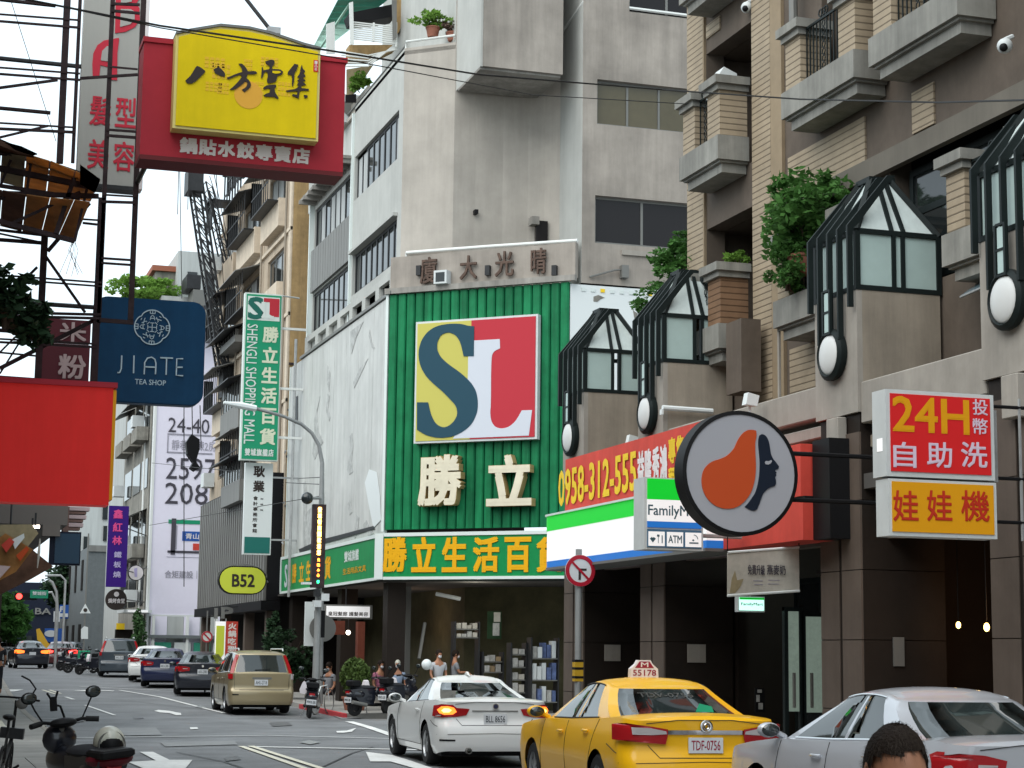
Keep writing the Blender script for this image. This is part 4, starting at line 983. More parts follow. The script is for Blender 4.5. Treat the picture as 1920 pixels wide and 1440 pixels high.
# convenience store box sign
FF = front(25.0)
t = thing('store_sign', 'square double-faced convenience store sign box, FamilyMart, green over white', 'sign', 10.3, 25, 3.2)
a0 = fx(FF, 1211, 896); a1 = fx(FF, 1316, 1029)
X0, X1, Z0, Z1 = a0[0], a1[0], a1[1], fx(FF,1211,897)[1]
MB(FF).box(X0-.02, X1+.02, 0, .42, Z0-.03, Z1+.02).build('case', 'box_white', t, world=True)
H_ = Z1 - Z0
MB(FF).box(X0+.02, X1-.01, -.012, -.001, Z1-.30*H_, Z1).build('green_band', 'lit_green', t, world=True)
MB(FF).box(X0+.02, X1-.01, -.012, -.001, Z1-.62*H_, Z1-.303*H_).build('white_band', 'lit_white', t, world=True)
MB(FF).box(X0+.02, X1-.01, -.012, -.001, Z1-.71*H_, Z1-.623*H_).build('blue_band', 'lit_blue', t, world=True)
MB(FF).box(X0+.02, X1-.01, -.012, -.001, Z0, Z1-.735*H_).build('lower_board', mat('sign_slate', (.07,.16,.26), .5), t, world=True)
MB(FF).text('FamilyMart', X0+.03, X1+.02, Z1-.58*H_, Z1-.38*H_, -.016, .02).build('lettering', mat('sign_slate_txt', (.06,.12,.15), .5), t, world=True)
for k in range(3):
    a = X0+.035+k*.295*(X1-X0)/.9; b = a+.26*(X1-X0)/.9
    MB(FF).box(a, b, -.016, -.0125, Z0+.02, Z1-.77*H_).build('icon_field', 'lit_white', t, world=True)
    g = MB(FF); zc_ = (Z0+.02+Z1-.77*H_)/2
    if k == 1: g.text('ATM', a+.02, b-.02, zc_-.055, zc_+.055, -.02, .03)
    elif k == 0:
        g.prism([(a+.02,zc_+.0),(a+.05,zc_+.025),(a+.065,zc_+.01),(a+.08,zc_+.025),(a+.11,zc_+.0),(a+.065,zc_-.055)], -.02, -.0165); g.box(a+.145,a+.152,-.02,-.0165,zc_-.06,zc_+.06); g.box(a+.13,a+.167,-.0205,-.0165,zc_+.03,zc_+.06); g.box(a+.2,a+.215,-.02,-.0165,zc_-.06,zc_+.05)
    else: g.tube([(a+.13+.06*math.cos(q*PI/12), -.018, zc_+.01+.06*math.sin(q*PI/12)) for q in range(7)], .006, 4); g.box(a+.06,a+.2,-.02,-.0165,zc_-.055,zc_-.035); g.prism([(a+.1,zc_-.005),(a+.12,zc_+.01),(a+.14,zc_-.005),(a+.12,zc_-.02)],-.02,-.0165)
    g.build('icon', mat('sign_slate_txt', (.06,.12,.15)), t, world=True)
MB().tube([(X1,25.2,Z0+.2),(11.5,25.2,Z0+.2)], .03, 6).build('arm', 'steel', t, world=True); MB().tube([(X1,25.2,Z1-.1),(11.5,25.2,Z1-.1)], .03, 6).build('arm', 'steel', t, world=True)
# round cafe sign
FD = front(22.0)
cxd, czd = fx(FD, 1389, 887); rd = (fx(FD,1493,887)[0]-fx(FD,1285,887)[0])/2
t = thing('round_sign', 'large round grey cafe sign with an orange blob and a black face in profile', 'sign', cxd, 22, czd)
mb = MB(FD); mb.lathe([(0,.28),(rd+.03,.28),(rd+.03,.0),(rd-.02,-.01),(rd-.02,.02)], 56, 'y', (cxd,0,czd)); mb.build('case', 'black', t, world=True, smooth=True)
MB(FD).disc((cxd,czd), rd-.02, .0, .02, 56).build('face', 'sign_grey', t, world=True)
def dl(pts): return [(cxd + (x-825)/578*rd, czd - (y-700)/578*rd) for x, y in pts]
blob = [(990,330),(985,285),(950,278),(900,282),(850,310),(800,370),(775,420),(755,465),(720,505),(680,540),(630,565),(590,580),(540,595),(490,625),(450,665),(425,715),(415,780),(420,845),(440,905),(475,960),(520,1000),(570,1028),(630,1045),(690,1047),(750,1038),(810,1012),(860,970),(900,925),(935,865),(960,795),(975,720),(981,640),(978,560),(974,480),(974,400)]
MB(FD).prism(smooth_poly(dl(blob)), -.012, -.001).build('emblem_blob', 'logo_orange', t, world=True)
fac = [(1045,316),(1075,322),(1100,345),(1120,390),(1130,450),(1138,505),(1160,550),(1190,580),(1222,620),(1217,642),(1186,655),(1182,668),(1197,680),(1187,692),(1194,706),(1180,728),(1190,755),(1190,790),(1175,812),(1130,825),(1090,850),(1055,885),(1035,930),(1015,985),(990,1040),(960,1056),(920,1052),(862,1022),(900,985),(940,930),(970,890),(995,820),(1012,740),(1020,660),(1022,580),(1015,500),(1007,430),(1008,370),(1020,330)]
MB(FD).prism(smooth_poly(dl(fac), 1, 35), -.012, -.001).build('emblem_face', 'logo_navy', t, world=True)
MB(FD).prism(dl([(1072,585),(1085,573),(1115,575),(1140,562),(1148,575),(1135,595),(1110,608),(1080,605)]), -.016, -.0125).build('emblem_eye', 'sign_grey', t, world=True)
MB().tube([(cxd+rd*.8,22.15,czd+.3),(12.05,22.15,czd+.3)], .03, 6).build('bracket', 'black', t, world=True)
MB().tube([(cxd+rd*.9,22.15,czd-.3),(12.05,22.15,czd-.3)], .03, 6).build('bracket', 'black', t, world=True)
# 24H laundry sign
FH = front(18.0)
t = thing('laundry_sign', 'red 24H coin laundry sign box over an orange board with red characters', 'sign', 10.5, 18, 3.0)
x0_, zt_ = fx(FH, 1660, 729); x1_, _ = fx(FH, 1866, 900); zm_ = fx(FH, 1660, 893)[1]; zb_ = fx(FH, 1665, 1004)[1]
MB(FH).box(x0_, x1_, 0, .30, zm_+.005, zt_).build('upper_case', 'box_white', t, world=True)
MB(FH).box(x0_+.02, x1_+.01, 0, .28, zb_, zm_-.02).build('lower_case', 'box_white', t, world=True)
MB(FH).box(x0_+.05, x1_-.05, -.012, -.001, zm_+.06, zt_-.045).build('red_panel', 'sign_red', t, world=True)
MB(FH).box(x0_+.055, x1_-.03, -.012, -.001, zb_+.045, zm_-.05).build('orange_panel', 'sign_orange', t, world=True)
tx('24H', 1671, 1815, (744,810), (748,814), 'sign_orange', .045, FH, t)
for chh, a, b, c, d in [('投',1822,1850,749,779),('幣',1822,1850,785,815)]: tx(chh, a, b, (c,d), (c,d), 'sign_lilac', .02, FH, t)
for chh, a, b in [('自',1673,1716),('助',1736,1783),('洗',1800,1849)]: tx(chh, a, b, (829,876), (829,878), 'sign_lilac', .025, FH, t)
for chh, a, b in [('娃',1673,1720),('娃',1736,1783),('機',1800,1853)]: tx(chh, a, b, (920,978), (920,978), 'sign_redtxt', .02, FH, t)
for z in (zt_-.1, zm_+.05, zb_+.2): MB().tube([(x1_,18.15,z),(11.95,18.15,z)], .02, 6).build('bracket', 'black', t, world=True)
MB().box(x1_+.05, x1_+.1, 18.1, 18.2, zm_, zt_-.15).build('bracket_plate', 'steel', t, world=True); MB().tube([(x1_+.42,18.15,zb_),(x1_+.42,18.15,zt_)], .018, 6).build('bracket', 'steel', t, world=True)
MB(FH).box(x0_-.004, x0_-.001, .08, .2, zm_+.28, zm_+.42).build('rating_label', 'lit_white', t, world=True)
# cloth poster and the little lit sign under it
FP = front(24.0)
t = thing('cloth_poster', 'pale cloth poster advertising a free drink upgrade, hung under the red board', 'poster', 11.3, 24, 2.6)
q = [fx(FP, 1364, 1036), fx(FP, 1498, 1026), fx(FP, 1499, 1108), fx(FP, 1364, 1117)]
MB(FP).prism(q, 0, .01).build('cloth', 'poster', t, world=True)
MB().tube([FP @ Vector((q[0][0],0,q[0][1])), FP @ Vector((q[1][0],0,q[1][1]))], .018, 6).build('top_bar', 'sign_white', t, world=True); MB().tube([FP @ Vector((q[3][0],0,q[3][1])), FP @ Vector((q[2][0],0,q[2][1]))], .018, 6).build('bottom_bar', 'sign_white', t, world=True)
tx('免費升級', 1401, 1433, (1060,1078), (1058,1078), 'bill_txt', .02, FP, t); tx('燕麥奶', 1437, 1472, (1060,1078), (1058,1078), 'bill_txt', .02, FP, t)
for a, b, c in ((1412,1430,1088),(1440,1462,1087),(1414,1430,1095),(1440,1460,1094)): bx(MB(FP), FP, (a,c), (b,c+2), -.004, -.001).build('small_print', 'bill_grey', t, world=True)
MB(FP).prism([fx(FP,*p) for p in [(1368,1112),(1372,1085),(1378,1070),(1382,1088),(1394,1085),(1388,1100),(1378,1112)]], -.005, -.001).build('oat_picture', 'khaki', t, world=True)
for a in (q[0], q[1]): MB().tube([(a[0],24.0,a[1]),(a[0],24.0,a[1]+.25)], .008, 5).build('hanger', 'black', t, world=True)
FQ = front(26.0)
t = thing('lit_store_sign', 'small glowing green and white store sign hanging under the cloth poster', 'sign', 12.2, 26, 2.3)
bx(MB(FQ), FQ, (1384,1118), (1434,1148), 0, .12).build('case', 'box_white', t, world=True); bx(MB(FQ), FQ, (1386,1120), (1432,1145), -.01, -.001).build('face', mat('lit_mint', (.5,.8,.7), emit=(.45,.85,.72), estr=.8), t, world=True)
bx(MB(FQ), FQ, (1386,1120), (1432,1125), -.014, -.0105).build('green_band', 'lit_green', t, world=True); tx('FamilyMart', 1389, 1430, (1130,1137), (1130,1137), 'teal', .03, FQ, t, -.014)
q = fx(FQ, 1409, 1118); MB().tube([(q[0],26.05,q[1]),(q[0],26.05,3.95)], .012, 5).build('hanger', 'steel', t, world=True)
# no-right-turn sign on the corner pole
t = thing('no_turn_sign', 'round red and white no right turn sign on a grey pole by the first pier', 'traffic sign', 11.07, 31.0, .12)
FN = front(30.9); c = fx(FN, 1088, 1070); rr = (fx(FN,1116,1070)[0]-fx(FN,1060,1070)[0])/2
MB(FN).disc(c, rr, 0, .012, 32).build('disc', 'plate_w', t, world=True)
g = MB(FN); n = 36
for k in range(n):
    a, b = 2*PI*k/n, 2*PI*(k+1)/n; g.prism([(c[0]+r_*math.cos(u), c[1]+r_*math.sin(u)) for r_, u in ((rr*.99,a),(rr*.99,b),(rr*.74,b),(rr*.74,a))], -.008, -.001)
g.prism([(c[0]+u*rr, c[1]+v*rr) for u, v in ((-.60,.48),(-.50,.58),(.60,-.48),(.50,-.58))], -.012, -.0082)
g.build('red_ring', mat('traffic_red', (.40,.012,.03), .4), t, world=True)
MB(FN).prism([(c[0]+u*rr, c[1]+v*rr) for u, v in ((-.12,-.58),(.04,-.58),(.04,.0),(.42,.0),(.42,.14),(-.12,.14))], -.005, -.001).build('arrow', 'ink', t, world=True)
pb = atp(1083, 1290, y=33.0); MB().tube([(c[0],30.98,.1),(c[0],30.98,c[1]+rr+.1)], .055, 12).build('pole', 'pole_grey', t, world=True, smooth=True)
q = atp(1086, 1250, y=30.9); MB().box(c[0]-.075, c[0]+.075, 30.92, 31.06, q.z-.25, q.z+.1).build('hazard_sleeve', mat('hazard_yellow', (.55,.33,.02), .6, spots=.3), t, world=True)
for z in (-.2,-.05, .08): MB().box(c[0]-.078, c[0]+.078, 30.915, 31.065, q.z+z, q.z+z+.04).build('hazard_stripe', 'black', t, world=True)
# ------------------------------------------------------------------ left-hand signs and steel frames
lb = thing('left_building', 'grey tiled shop building along the left pavement, mostly outside the picture', 'building', -2, 20, 0)
MB().box(-8, .05, 16, 34, 0, 10.5).build('wall', 'taupe', lb, world=True); MB().box(-8, -1.6, -14, 15.98, 0, 10.5).build('near_wall', 'taupe', lb, world=True)  # near wall is unseen; it gives the cars something dark to reflect
for k in range(2):
    for j in range(9): MB().box(-1.6 if j < 5 else .05, -1.55 if j < 5 else .10, -11+j*5, -8+j*5, 3.6+k*3.1, 5.2+k*3.1).build('window', 'glass', lb, world=True)
lb2 = thing('left_side_building', 'plain brown building beyond the left signs, outside the picture', 'building', -2, 70, 0)
MB().box(-9, .9, 36, 118, 0, 8.5).build('wall', 'brown_wall', lb2, world=True)  # unseen row, its height set by the light wanted on the facades opposite
rb2 = thing('near_right_building', 'plain stone building on the right nearer than the 24H sign, outside the picture', 'building', 16, 0, 0)
MB().box(12.6, 22, -14, 9.9, 0, 16).build('wall', 'taupe', rb2, world=True)  # unseen block, put here to hold back sky light from behind
# dumpling restaurant sign
FY = front(20.0)
t = thing('dumpling_sign', 'projecting red sign box with a yellow panel of black brush calligraphy', 'sign', 3.2, 20, 6.9)
X0, Z1 = fx(FY, 270, 90); X1, _ = fx(FY, 648, 115); Z0 = fx(FY, 455, 306)[1]; Z1 = fx(FY, 640, 118)[1]
MB(FY).box(X0, X1, .0, .42, Z0, Z1).build('case', 'bf_red', t, world=True)
MB(FY).box(X0-.01, X1+.02, -.02, .44, Z1+.002, Z1+.06).build('cap', 'bf_red', t, world=True)
MB(FY).box(X0, X1, -.005, .42, Z0-.05, Z0-.002).build('underside', 'bf_dark', t, world=True)
P_ = lambda x, z: fx(front(19.8), 320 + x/6.4, 60 + z/6.4)
yl, yb_ = P_(20, 1165); yr, _ = P_(1770, 1270); 
ztl = fx(front(19.8), 325, 70)[1]; ztr = fx(front(19.8), 603, 88)[1]; zbl = fx(front(19.8), 320, 243)[1]; zbr = fx(front(19.8), 597, 262)[1]
zb2 = (zbl+zbr)/2; zt2 = (ztl+ztr)/2
topc = [(yr, zt2), (yr-.12*(yr-yl), zt2+.03), (yr-.35*(yr-yl), zt2+.115), (yl+.5*(yr-yl), zt2+.145), (yl+.3*(yr-yl), zt2+.14), (yl+.1*(yr-yl), zt2+.05), (yl, zt2)]
MB().prism([(yl,zb2),(yr,zb2)]+topc, 19.8, 19.99).build('yellow_box', 'bf_pale', t, world=True)
ins = .03; topi = [(min(max(x,yl+ins),yr-ins), z-ins) for x, z in topc]
MB().prism([(yl+ins,zb2+ins),(yr-ins,zb2+ins)]+topi, 19.785, 19.799).build('yellow_face', 'bf_yellow', t, world=True)
MB().prism([(x, z+.002) for x, z in topc] + [(x, z+.03) for x, z in topc[::-1]], 19.78, 20.3).build('top_trim', 'alu', t, world=True)
yc_ = P_(930, 760); 
MB().disc(yc_, .165*.93, 19.781, 19.784, 30).build('emblem', 'bf_orange', t, world=True)
for a, b, c, d in [(410,300,660,470),(420,600,620,740),(560,610,700,770),(880,330,980,480),(1080,300,1300,440),(1290,600,1440,800),(1010,600,1120,780),(500,380,720,600)]:
    p, q = P_(a, b), P_(c, d); g = MB(); n_ = 4
    for i in range(n_):
        for j in range(3):
            u0 = p[0]+(q[0]-p[0])*i/n_; u1 = p[0]+(q[0]-p[0])*(i+.72)/n_; v0 = p[1]+(q[1]-p[1])*j/3; v1 = p[1]+(q[1]-p[1])*(j+.7)/3
            g.box(u0, u1, 19.782, 19.7845, min(v0,v1), max(v0,v1))
    g.build('seal_pattern', 'bf_amber', t, world=True)
strokes = [
 [(310,415),(345,425),(412,475),(400,500),(270,625),(195,625),(172,590),(200,565),(240,525),(290,440)],
 [(510,455),(540,440),(580,430),(650,500),(645,545),(610,540),(555,515),(530,505)],
 [(810,390),(850,385),(895,430),(922,480),(1010,475),(1035,500),(1010,515),(920,515),(905,560),(940,590),(962,640),(945,680),(880,730),(850,700),(885,680),(912,650),(915,612),(890,600),(850,640),(765,700),(700,700),(740,670),(800,610),(850,545),(832,520),(760,545),(690,575),(668,555),(700,545),(790,505),(855,488),(850,440)],
 [(1130,360),(1200,338),(1240,350),(1240,395),(1215,420),(1210,452),(1310,455),(1345,485),(1330,520),(1275,535),(1265,590),(1245,612),(1160,625),(1150,590),(1165,520),(1150,485),(1120,490),(1095,560),(1080,560),(1090,430),(1103,430),(1107,468),(1180,452),(1185,415),(1140,392)],
 [(1105,680),(1130,655),(1190,640),(1255,640),(1264,660),(1238,690),(1252,740),(1290,795),(1280,815),(1240,785),(1130,785),(1110,770),(1140,745),(1182,735),(1190,690),(1160,685),(1112,695)],
 [(1480,390),(1527,400),(1510,460),(1480,500),(1477,600),(1460,662),(1448,650),(1455,560),(1440,520),(1402,522),(1398,490),(1440,440)],
 [(1570,400),(1580,450),(1605,470),(1605,490),(1582,500),(1607,520),(1610,545),(1582,560),(1612,590),(1582,607),(1622,640),(1562,655),(1562,680),(1650,690),(1655,710),(1560,712),(1542,722),(1532,805),(1500,792),(1450,772),(1460,752),(1512,762),(1517,718),(1385,728),(1383,708),(1500,690),(1532,652),(1510,640),(1532,604),(1512,590),(1547,562),(1512,550),(1547,502),(1550,450)],
 [(1592,762),(1637,767),(1637,792),(1600,802)]]
for k, st in enumerate(strokes):
    MB().prism(smooth_poly([P_(*p) for p in st], 1, 60), 19.772, 19.780).build('brush_stroke', 'ink', t, world=True)
g = MB(); p, q = P_(1290,480), P_(1240,520); g.prism([P_(1215,475),P_(1300,478),P_(1318,490),P_(1300,505),P_(1255,510),P_(1215,500)], 19.768, 19.7715); g.build('stroke_gap', 'bf_yellow', t, world=True)
p, q = P_(1712,340), P_(1765,485); MB().box(p[0], q[0], 19.78, 19.784, q[1], p[1]).build('seal', 'sign_red', t, world=True); MB().vtext('一品香', p[0]+.01, q[0]-.01, q[1]+.01, p[1]-.01, 19.778, .02, .1).build('lettering', 'ltext', t, world=True)
a, zt_ = fx(FY, 337, 262); b, _ = fx(FY, 581, 275); zA = fx(FY, 459, 268)[1]; zB = fx(FY, 459, 298)[1]
MB(FY).htext('鍋貼水餃專賣店', a, b, zB, zA, -.012, .07, .07).build('lettering', 'ltext', t, world=True)
p = atp(510, 60, y=20.2); q = atp(455, -10, y=20.4); MB().tube([p, q+(q-p)*3], .022, 6).build('stay', 'dark_metal', t, world=True); MB().box(p.x-.06, p.x+.08, 20.1, 20.25, p.z-.04, p.z+.03).build('stay_clamp', 'steel', t, world=True)
for z in (7.15, 8.0): MB().tube([(X0+.2,20.43,z),(X0+.2,22.05,z)], .03, 6).build('arm', 'dark_metal', t, world=True)
# tea shop sign
FJ = front(24.0)
t = thing('tea_sign', 'navy blue rounded tea shop sign, JIATE, with a pale ring emblem', 'sign', 2.8, 24, 4.8)
x0, z1 = fx(FJ, 178, 555); x1, _ = fx(FJ, 387, 570); z1 = fx(FJ,285,561)[1]; z0 = fx(FJ, 280, 757)[1]; r_ = .17
def rr_(x0, x1, z0, z1, r_, n=8):
    o = []
    for cxx, czz, a0 in ((x1-r_, z0+r_, -PI/2), (x1-r_, z1-r_, 0), (x0+r_, z1-r_, PI/2), (x0+r_, z0+r_, PI)):
        o += [(cxx+r_*math.cos(a0+k*PI/2/n), czz+r_*math.sin(a0+k*PI/2/n)) for k in range(n+1)]
    return o
MB(FJ).prism(rr_(x0,x1,z0,z1,r_), 0, .2).build('case', 'tea_blue', t, world=True)
MB(FJ).prism(rr_(x0+.012,x1-.012,z0+.012,z1-.012,r_-.01), -.01, -.001).build('face', 'tea_blue', t, world=True)
c = fx(FJ, 285, 614); R0 = (fx(FJ,318,614)[0]-fx(FJ,252,614)[0])/2
g = MB(FJ); ring = []
for k in range(48):
    a = 2*PI*k/48; q = abs(math.cos(2*a)); rr2 = R0*(.88+.12*q**.6); ring.append((c[0]+rr2*math.cos(a), -.018, c[1]+rr2*math.sin(a)))
g.tube(ring, .009, 4, closed=True)
for k in range(4):
    a = k*PI/2; ca, sa = math.cos(a), math.sin(a)
    def rp(u, v): return (c[0]+(u*ca-v*sa)*R0, -.018, c[1]+(u*sa+v*ca)*R0)
    g.tube([rp(-.13,.42), rp(-.09,.62), rp(0,.70), rp(.09,.62), rp(.13,.42)], .006, 4); g.tube([rp(-.1,.52), rp(.1,.52)], .006, 4)
    g.tube([rp(-.14,.80), rp(-.14,.95)], .006, 4); g.tube([rp(0,.80), rp(0,.97)], .006, 4); g.tube([rp(.14,.80), rp(.14,.95)], .006, 4); g.tube([rp(-.14,.80), rp(.14,.80)], .006, 4)
    g.tube([rp(0,0), rp(.0,.25)], .006, 4); g.tube([rp(-.12,.25), rp(.12,.25)], .006, 4)
    g.tube([rp(.22,.6), rp(.34,.36), rp(.28,.3)], .006, 4); g.tube([rp(.18,.52), rp(.52,.42)], .006, 4); g.tube([rp(.16,.30), rp(.3,.16)], .006, 4)
    g.tube([rp(.38,.66), rp(.5,.6)], .006, 4)
g.build('emblem', 'tea_line', t, world=True)
def stk(lines, w=.011):
    g = MB(FJ)
    for l in lines: g.tube([(*[fx(FJ, *p)[0]], -.018, fx(FJ, *p)[1]) for p in l], w, 4)
    return g.build('lettering', 'tea_line', t, world=True)
stk([[(228,667),(227,692),(224,699),(220,699)]]); stk([[(251,667),(250,700)]])
stk([[(270,702),(271,680),(276,672),(284,670),(290,674),(292,682),(291,702)],[(271,688),(291,689)]]); stk([[(300,671),(324,672)],[(312,672),(311,703)]])
stk([[(343,673),(331,673),(330,704),(343,705)],[(330,689),(342,689)]])
tx('TEA SHOP', 253, 311, (711,721), (713,723), 'tea_line', .02, FJ, t, -.014)
MB().tube([(.18,24.1,6.0),(x0,24.1,6.0)], .03, 6).build('arm', 'dark_metal', t, world=True)
# rice-noodle sign
FM_ = front(27.0)
t = thing('noodle_sign', 'weathered maroon sign with two pale characters behind the steel lattice', 'sign', 2.0, 27, 5.2)
x0, z1 = fx(FM_, 82, 596); x1, _ = fx(FM_, 171, 600); z0 = fx(FM_, 80, 722)[1]; zm_ = fx(FM_, 120, 642)[1]
MB(FM_).box(x0, x1, 0, .25, zm_+.02, z1).build('upper_board', 'maroon', t, world=True); MB(FM_).box(x0, x1, 0, .25, z0, zm_-.02).build('lower_board', 'maroon', t, world=True)
MB(FM_).box(x0-.03, x0-.001, -.02, .05, z0, z1).build('edge_trim', 'pink_txt', t, world=True)
tx('米', 112, 163, (603,641), (606,642), 'pink_txt', .04, FM_, t); tx('粉', 110, 162, (664,709), (666,712), 'pink_txt', .04, FM_, t)
for z in (5.3, 6.2): MB().tube([(.18,27.1,z),(x0,27.1,z)], .03, 6).build('arm', 'dark_metal', t, world=True)
# hair salon vertical sign
FA = front(23.6)
t = thing('salon_sign', 'tall grey hair salon sign with red letters behind the steel lattice', 'sign', 2.1, 23.6, 7.4)
x0, _ = fx(FA, 150, 200); x1, _ = fx(FA, 262, 200); z0 = fx(FA, 205, 347)[1]; z1 = fx(FA, 205, -330)[1]
MB(FA).box(x0, x1, 0, .22, z0, z1).build('panel', 'ba_panel', t, world=True); MB(FA).box(x1+.001, x1+.075, .0, .24, z0-.02, z1).build('side_case', 'banner_white', t, world=True)
MB(FA).box(x0-.02, x1+.02, -.03, .23, z0-.05, z0-.001).build('bottom_rail', 'dark_metal', t, world=True)
def sp(pix, m='ba_red', dy=-.01, nm='letter'): return MB(FA).prism([fx(FA, *p) for p in pix], dy, dy+.009).build(nm, m, t, world=True)
def z1c(x, z): return (x/4, z/4)
# letter A drawn with a round left leg, letter B above it
sp([z1c(*p) for p in [(695,572),(692,480),(700,400),(730,340),(780,305),(890,285),(893,300),(880,400),(878,604),(835,600),(838,510),(752,490),(745,570)]])
sp([z1c(*p) for p in [(755,455),(840,468),(843,345),(800,350),(765,385)]], 'ba_panel', -.018, 'letter_gap')
sp([z1c(*p) for p in [(862,250),(868,0),(870,-110),(980,-100),(1040,-60),(1045,-10),(1020,30),(1045,60),(1048,150),(1010,205),(940,240)]])
sp([z1c(*p) for p in [(900,205),(905,70),(980,72),(1010,90),(1008,150),(975,185)]], 'ba_panel', -.018, 'letter_gap'); sp([z1c(*p) for p in [(905,30),(908,-60),(975,-55),(1000,-30),(985,15)]], 'ba_panel', -.018, 'letter_gap')
for chh, a, b, c_, d_ in [('髮',168,208,180,236),('型',216,256,183,240),('美',164,204,262,318),('容',212,252,266,322)]:
    a_ = fx(FA,a,(c_+d_)/2)[0]; b_ = fx(FA,b,(c_+d_)/2)[0]; zt = fx(FA,(a+b)/2,c_)[1]; zb = fx(FA,(a+b)/2,d_)[1]
    MB(FA).text(chh, a_, b_, zb, zt, -.012, .02).build('lettering', 'ba_red', t, world=True)
for z in (7.6, 9.0): MB().tube([(.18,23.7,z),(x0,23.7,z)], .03, 6).build('arm', 'dark_metal', t, world=True)
# steel lattice carrying the signs
FT = front(22.0)
t = thing('sign_lattice', 'dark rusty steel lattice of posts and paired rails that carries the hanging signs', 'steel frame', 1.9, 22, 4.5)
def post(pt, pb, w, m='rust_steel', F_=FT):
    a = fx(F_, *pt); b = fx(F_, *pb); xx = (a[0]+b[0])/2; MB(F_).box(xx-w/2, xx+w/2, 0, w, b[1], a[1]).build('post', m, t, world=True)
post((124,-20), (116,305), .075); post((150,-20), (138,305), .04)
post((212,-20), (186,605), .05); post((268,-20), (248,600), .06); post((190,370), (178,720), .075)
post((83,440), (72,725), .075)
def rail(p, q, w=.03, F_=FT, dy=0, nm='rail'):
    a = fx(F_, *p); b = fx(F_, *q); MB(F_).bar((a[0],dy,a[1]),(b[0],dy,b[1]),w).build(nm, 'rust_steel', t, world=True)
FT2 = front(22.06)
for (p, q, w) in [((-10,26),(150,38),.02),((-10,39),(150,52),.025),((-10,126),(150,138),.02),((-10,138),(150,150),.025),((-10,230),(140,239),.02),((-10,241),(140,248),.03),
                  ((208,7),(262,9),.03),((208,20),(262,25),.03),((206,125),(258,130),.02),((150,147),(258,140),.03),((200,243),(255,247),.025),((200,254),(255,258),.03),
                  ((192,365),(256,369),.02),((190,378),(254,380),.03),((190,484),(250,488),.025),((190,493),(248,497),.025),((186,600),(250,605),.045),
                  ((155,411),(186,413),.02),((155,418),(182,421),.025),((-10,430),(140,448),.03),((-10,436),(80,455),.02),((-10,515),(190,530),.02),((-10,522),(190,537),.02),((-10,585),(190,590),.03),((-10,592),(190,597),.03),
                  ((-10,635),(180,645),.02),((-10,641),(180,651),.025),((-10,660),(75,668),.02),((-10,705),(75,711),.02),((-10,712),(75,718),.02),
                  ((-10,166),(108,150),.03),((-10,260),(90,236),.025)]:
    rail(p, q, w)
for (p, q, w) in [((85,478),(160,585),.03),((70,500),(0,570),.03),((180,598),(0,690),.045),((0,660),(70,590),.02),((90,470),(168,380),.045),((0,600),(60,640),.02),((0,700),(50,620),.02)]: rail(p, q, w, FT2, .03, 'brace')
for z in (5.3, 6.35, 7.9, 9.2): MB().tube([(.18,22.05,z),(1.3,22.05,z)], .025, 5).build('wall_tie', 'rust_steel', t, world=True)
# tattered translucent awning
t = thing('tattered_awning', 'torn orange-brown translucent sheet awning on a rusty frame, left of the signs', 'awning', 1.2, 21.3, 6.5)
def sheet(pix, ya, m, nm='sheet'):
    vs = [tuple(EYE + ray(px,py)*((yy)/ray(px,py).y)) for (px, py, yy) in pix]
    n = len(vs); up2 = [(v[0], v[1], v[2]+.012) for v in vs]
    MB().add(vs+up2, [tuple(range(n)), tuple(range(2*n-1, n-1, -1))]+[(i,(i+1)%n,(i+1)%n+n,i+n) for i in range(n)]).build(nm, m, t, world=True)
# upper roof: seen from below, nearer edge lower in z; strips side by side
edges = [(-40,252,300),(0,262,315),(45,275,332),(92,300,352),(140,328,366)]
top = [(-40,255),(5,266),(50,290),(95,303),(142,322),(186,344)]; low = [(-40,330),(0,342),(45,352),(88,362),(130,372),(172,378)]
for i in range(5):
    a, b = top[i], top[i+1]; c, d = low[i], low[i+1]
    sheet([(a[0],a[1],20.6),(b[0]-2,b[1],20.6),(d[0]-2,d[1],22.4),(c[0],c[1],22.4)], 0, 'orange_sheet' if i not in (1,) else 'khaki')
top2 = [(-40,352),(5,358),(50,366),(95,372),(140,376),(170,380)]; low2 = [(-40,420),(0,424),(42,434),(78,440),(108,448),(140,455)]
for i in range(5):
    a, b = top2[i], top2[i+1]; c, d = low2[i], low2[i+1]
    sheet([(a[0],a[1],20.8),(b[0]-1.5,b[1],20.8),(d[0]-1.5,d[1],22.0),(c[0],c[1],22.0)], 0, 'brown_sheet' if i < 2 else 'orange_sheet')
sheet([(-40,250,20.55),(0,262,20.55),(60,288,20.55),(64,296,20.55),(0,285,20.55),(-40,275,20.55)], 0, 'brown_sheet', 'torn_edge'); sheet([(150,310,20.5),(188,338,20.5),(178,362,20.5),(150,345,20.5)], 0, 'orange_sheet', 'torn_edge')
sheet([(10,268,20.5),(40,276,20.5),(70,290,20.5),(62,292,20.5),(30,282,20.5)], 0, 'khaki', 'torn_edge')
for (p, q, w) in [((-20,272),(170,335),.07),((-20,312),(170,350),.06),((-20,362),(185,368),.05),((-20,410),(140,452),.05),((-20,345),(150,372),.04),((140,330),(104,440),.05),((20,300),(0,350),.03),((60,290),(50,360),.03),((165,345),(140,452),.03),((20,420),(150,360),.03)]:
    a = atp(*p, y=21.0); b = atp(*q, y=21.0); MB().bar(a, b, w).build('frame_bar', 'rust_steel', t, world=True)
for z in (6.6, 7.1): MB().tube([(.18,21.0,z),(.8,21.0,z)], .03, 5).build('wall_tie', 'rust_steel', t, world=True)
g = MB(); rnd = random.Random(3)
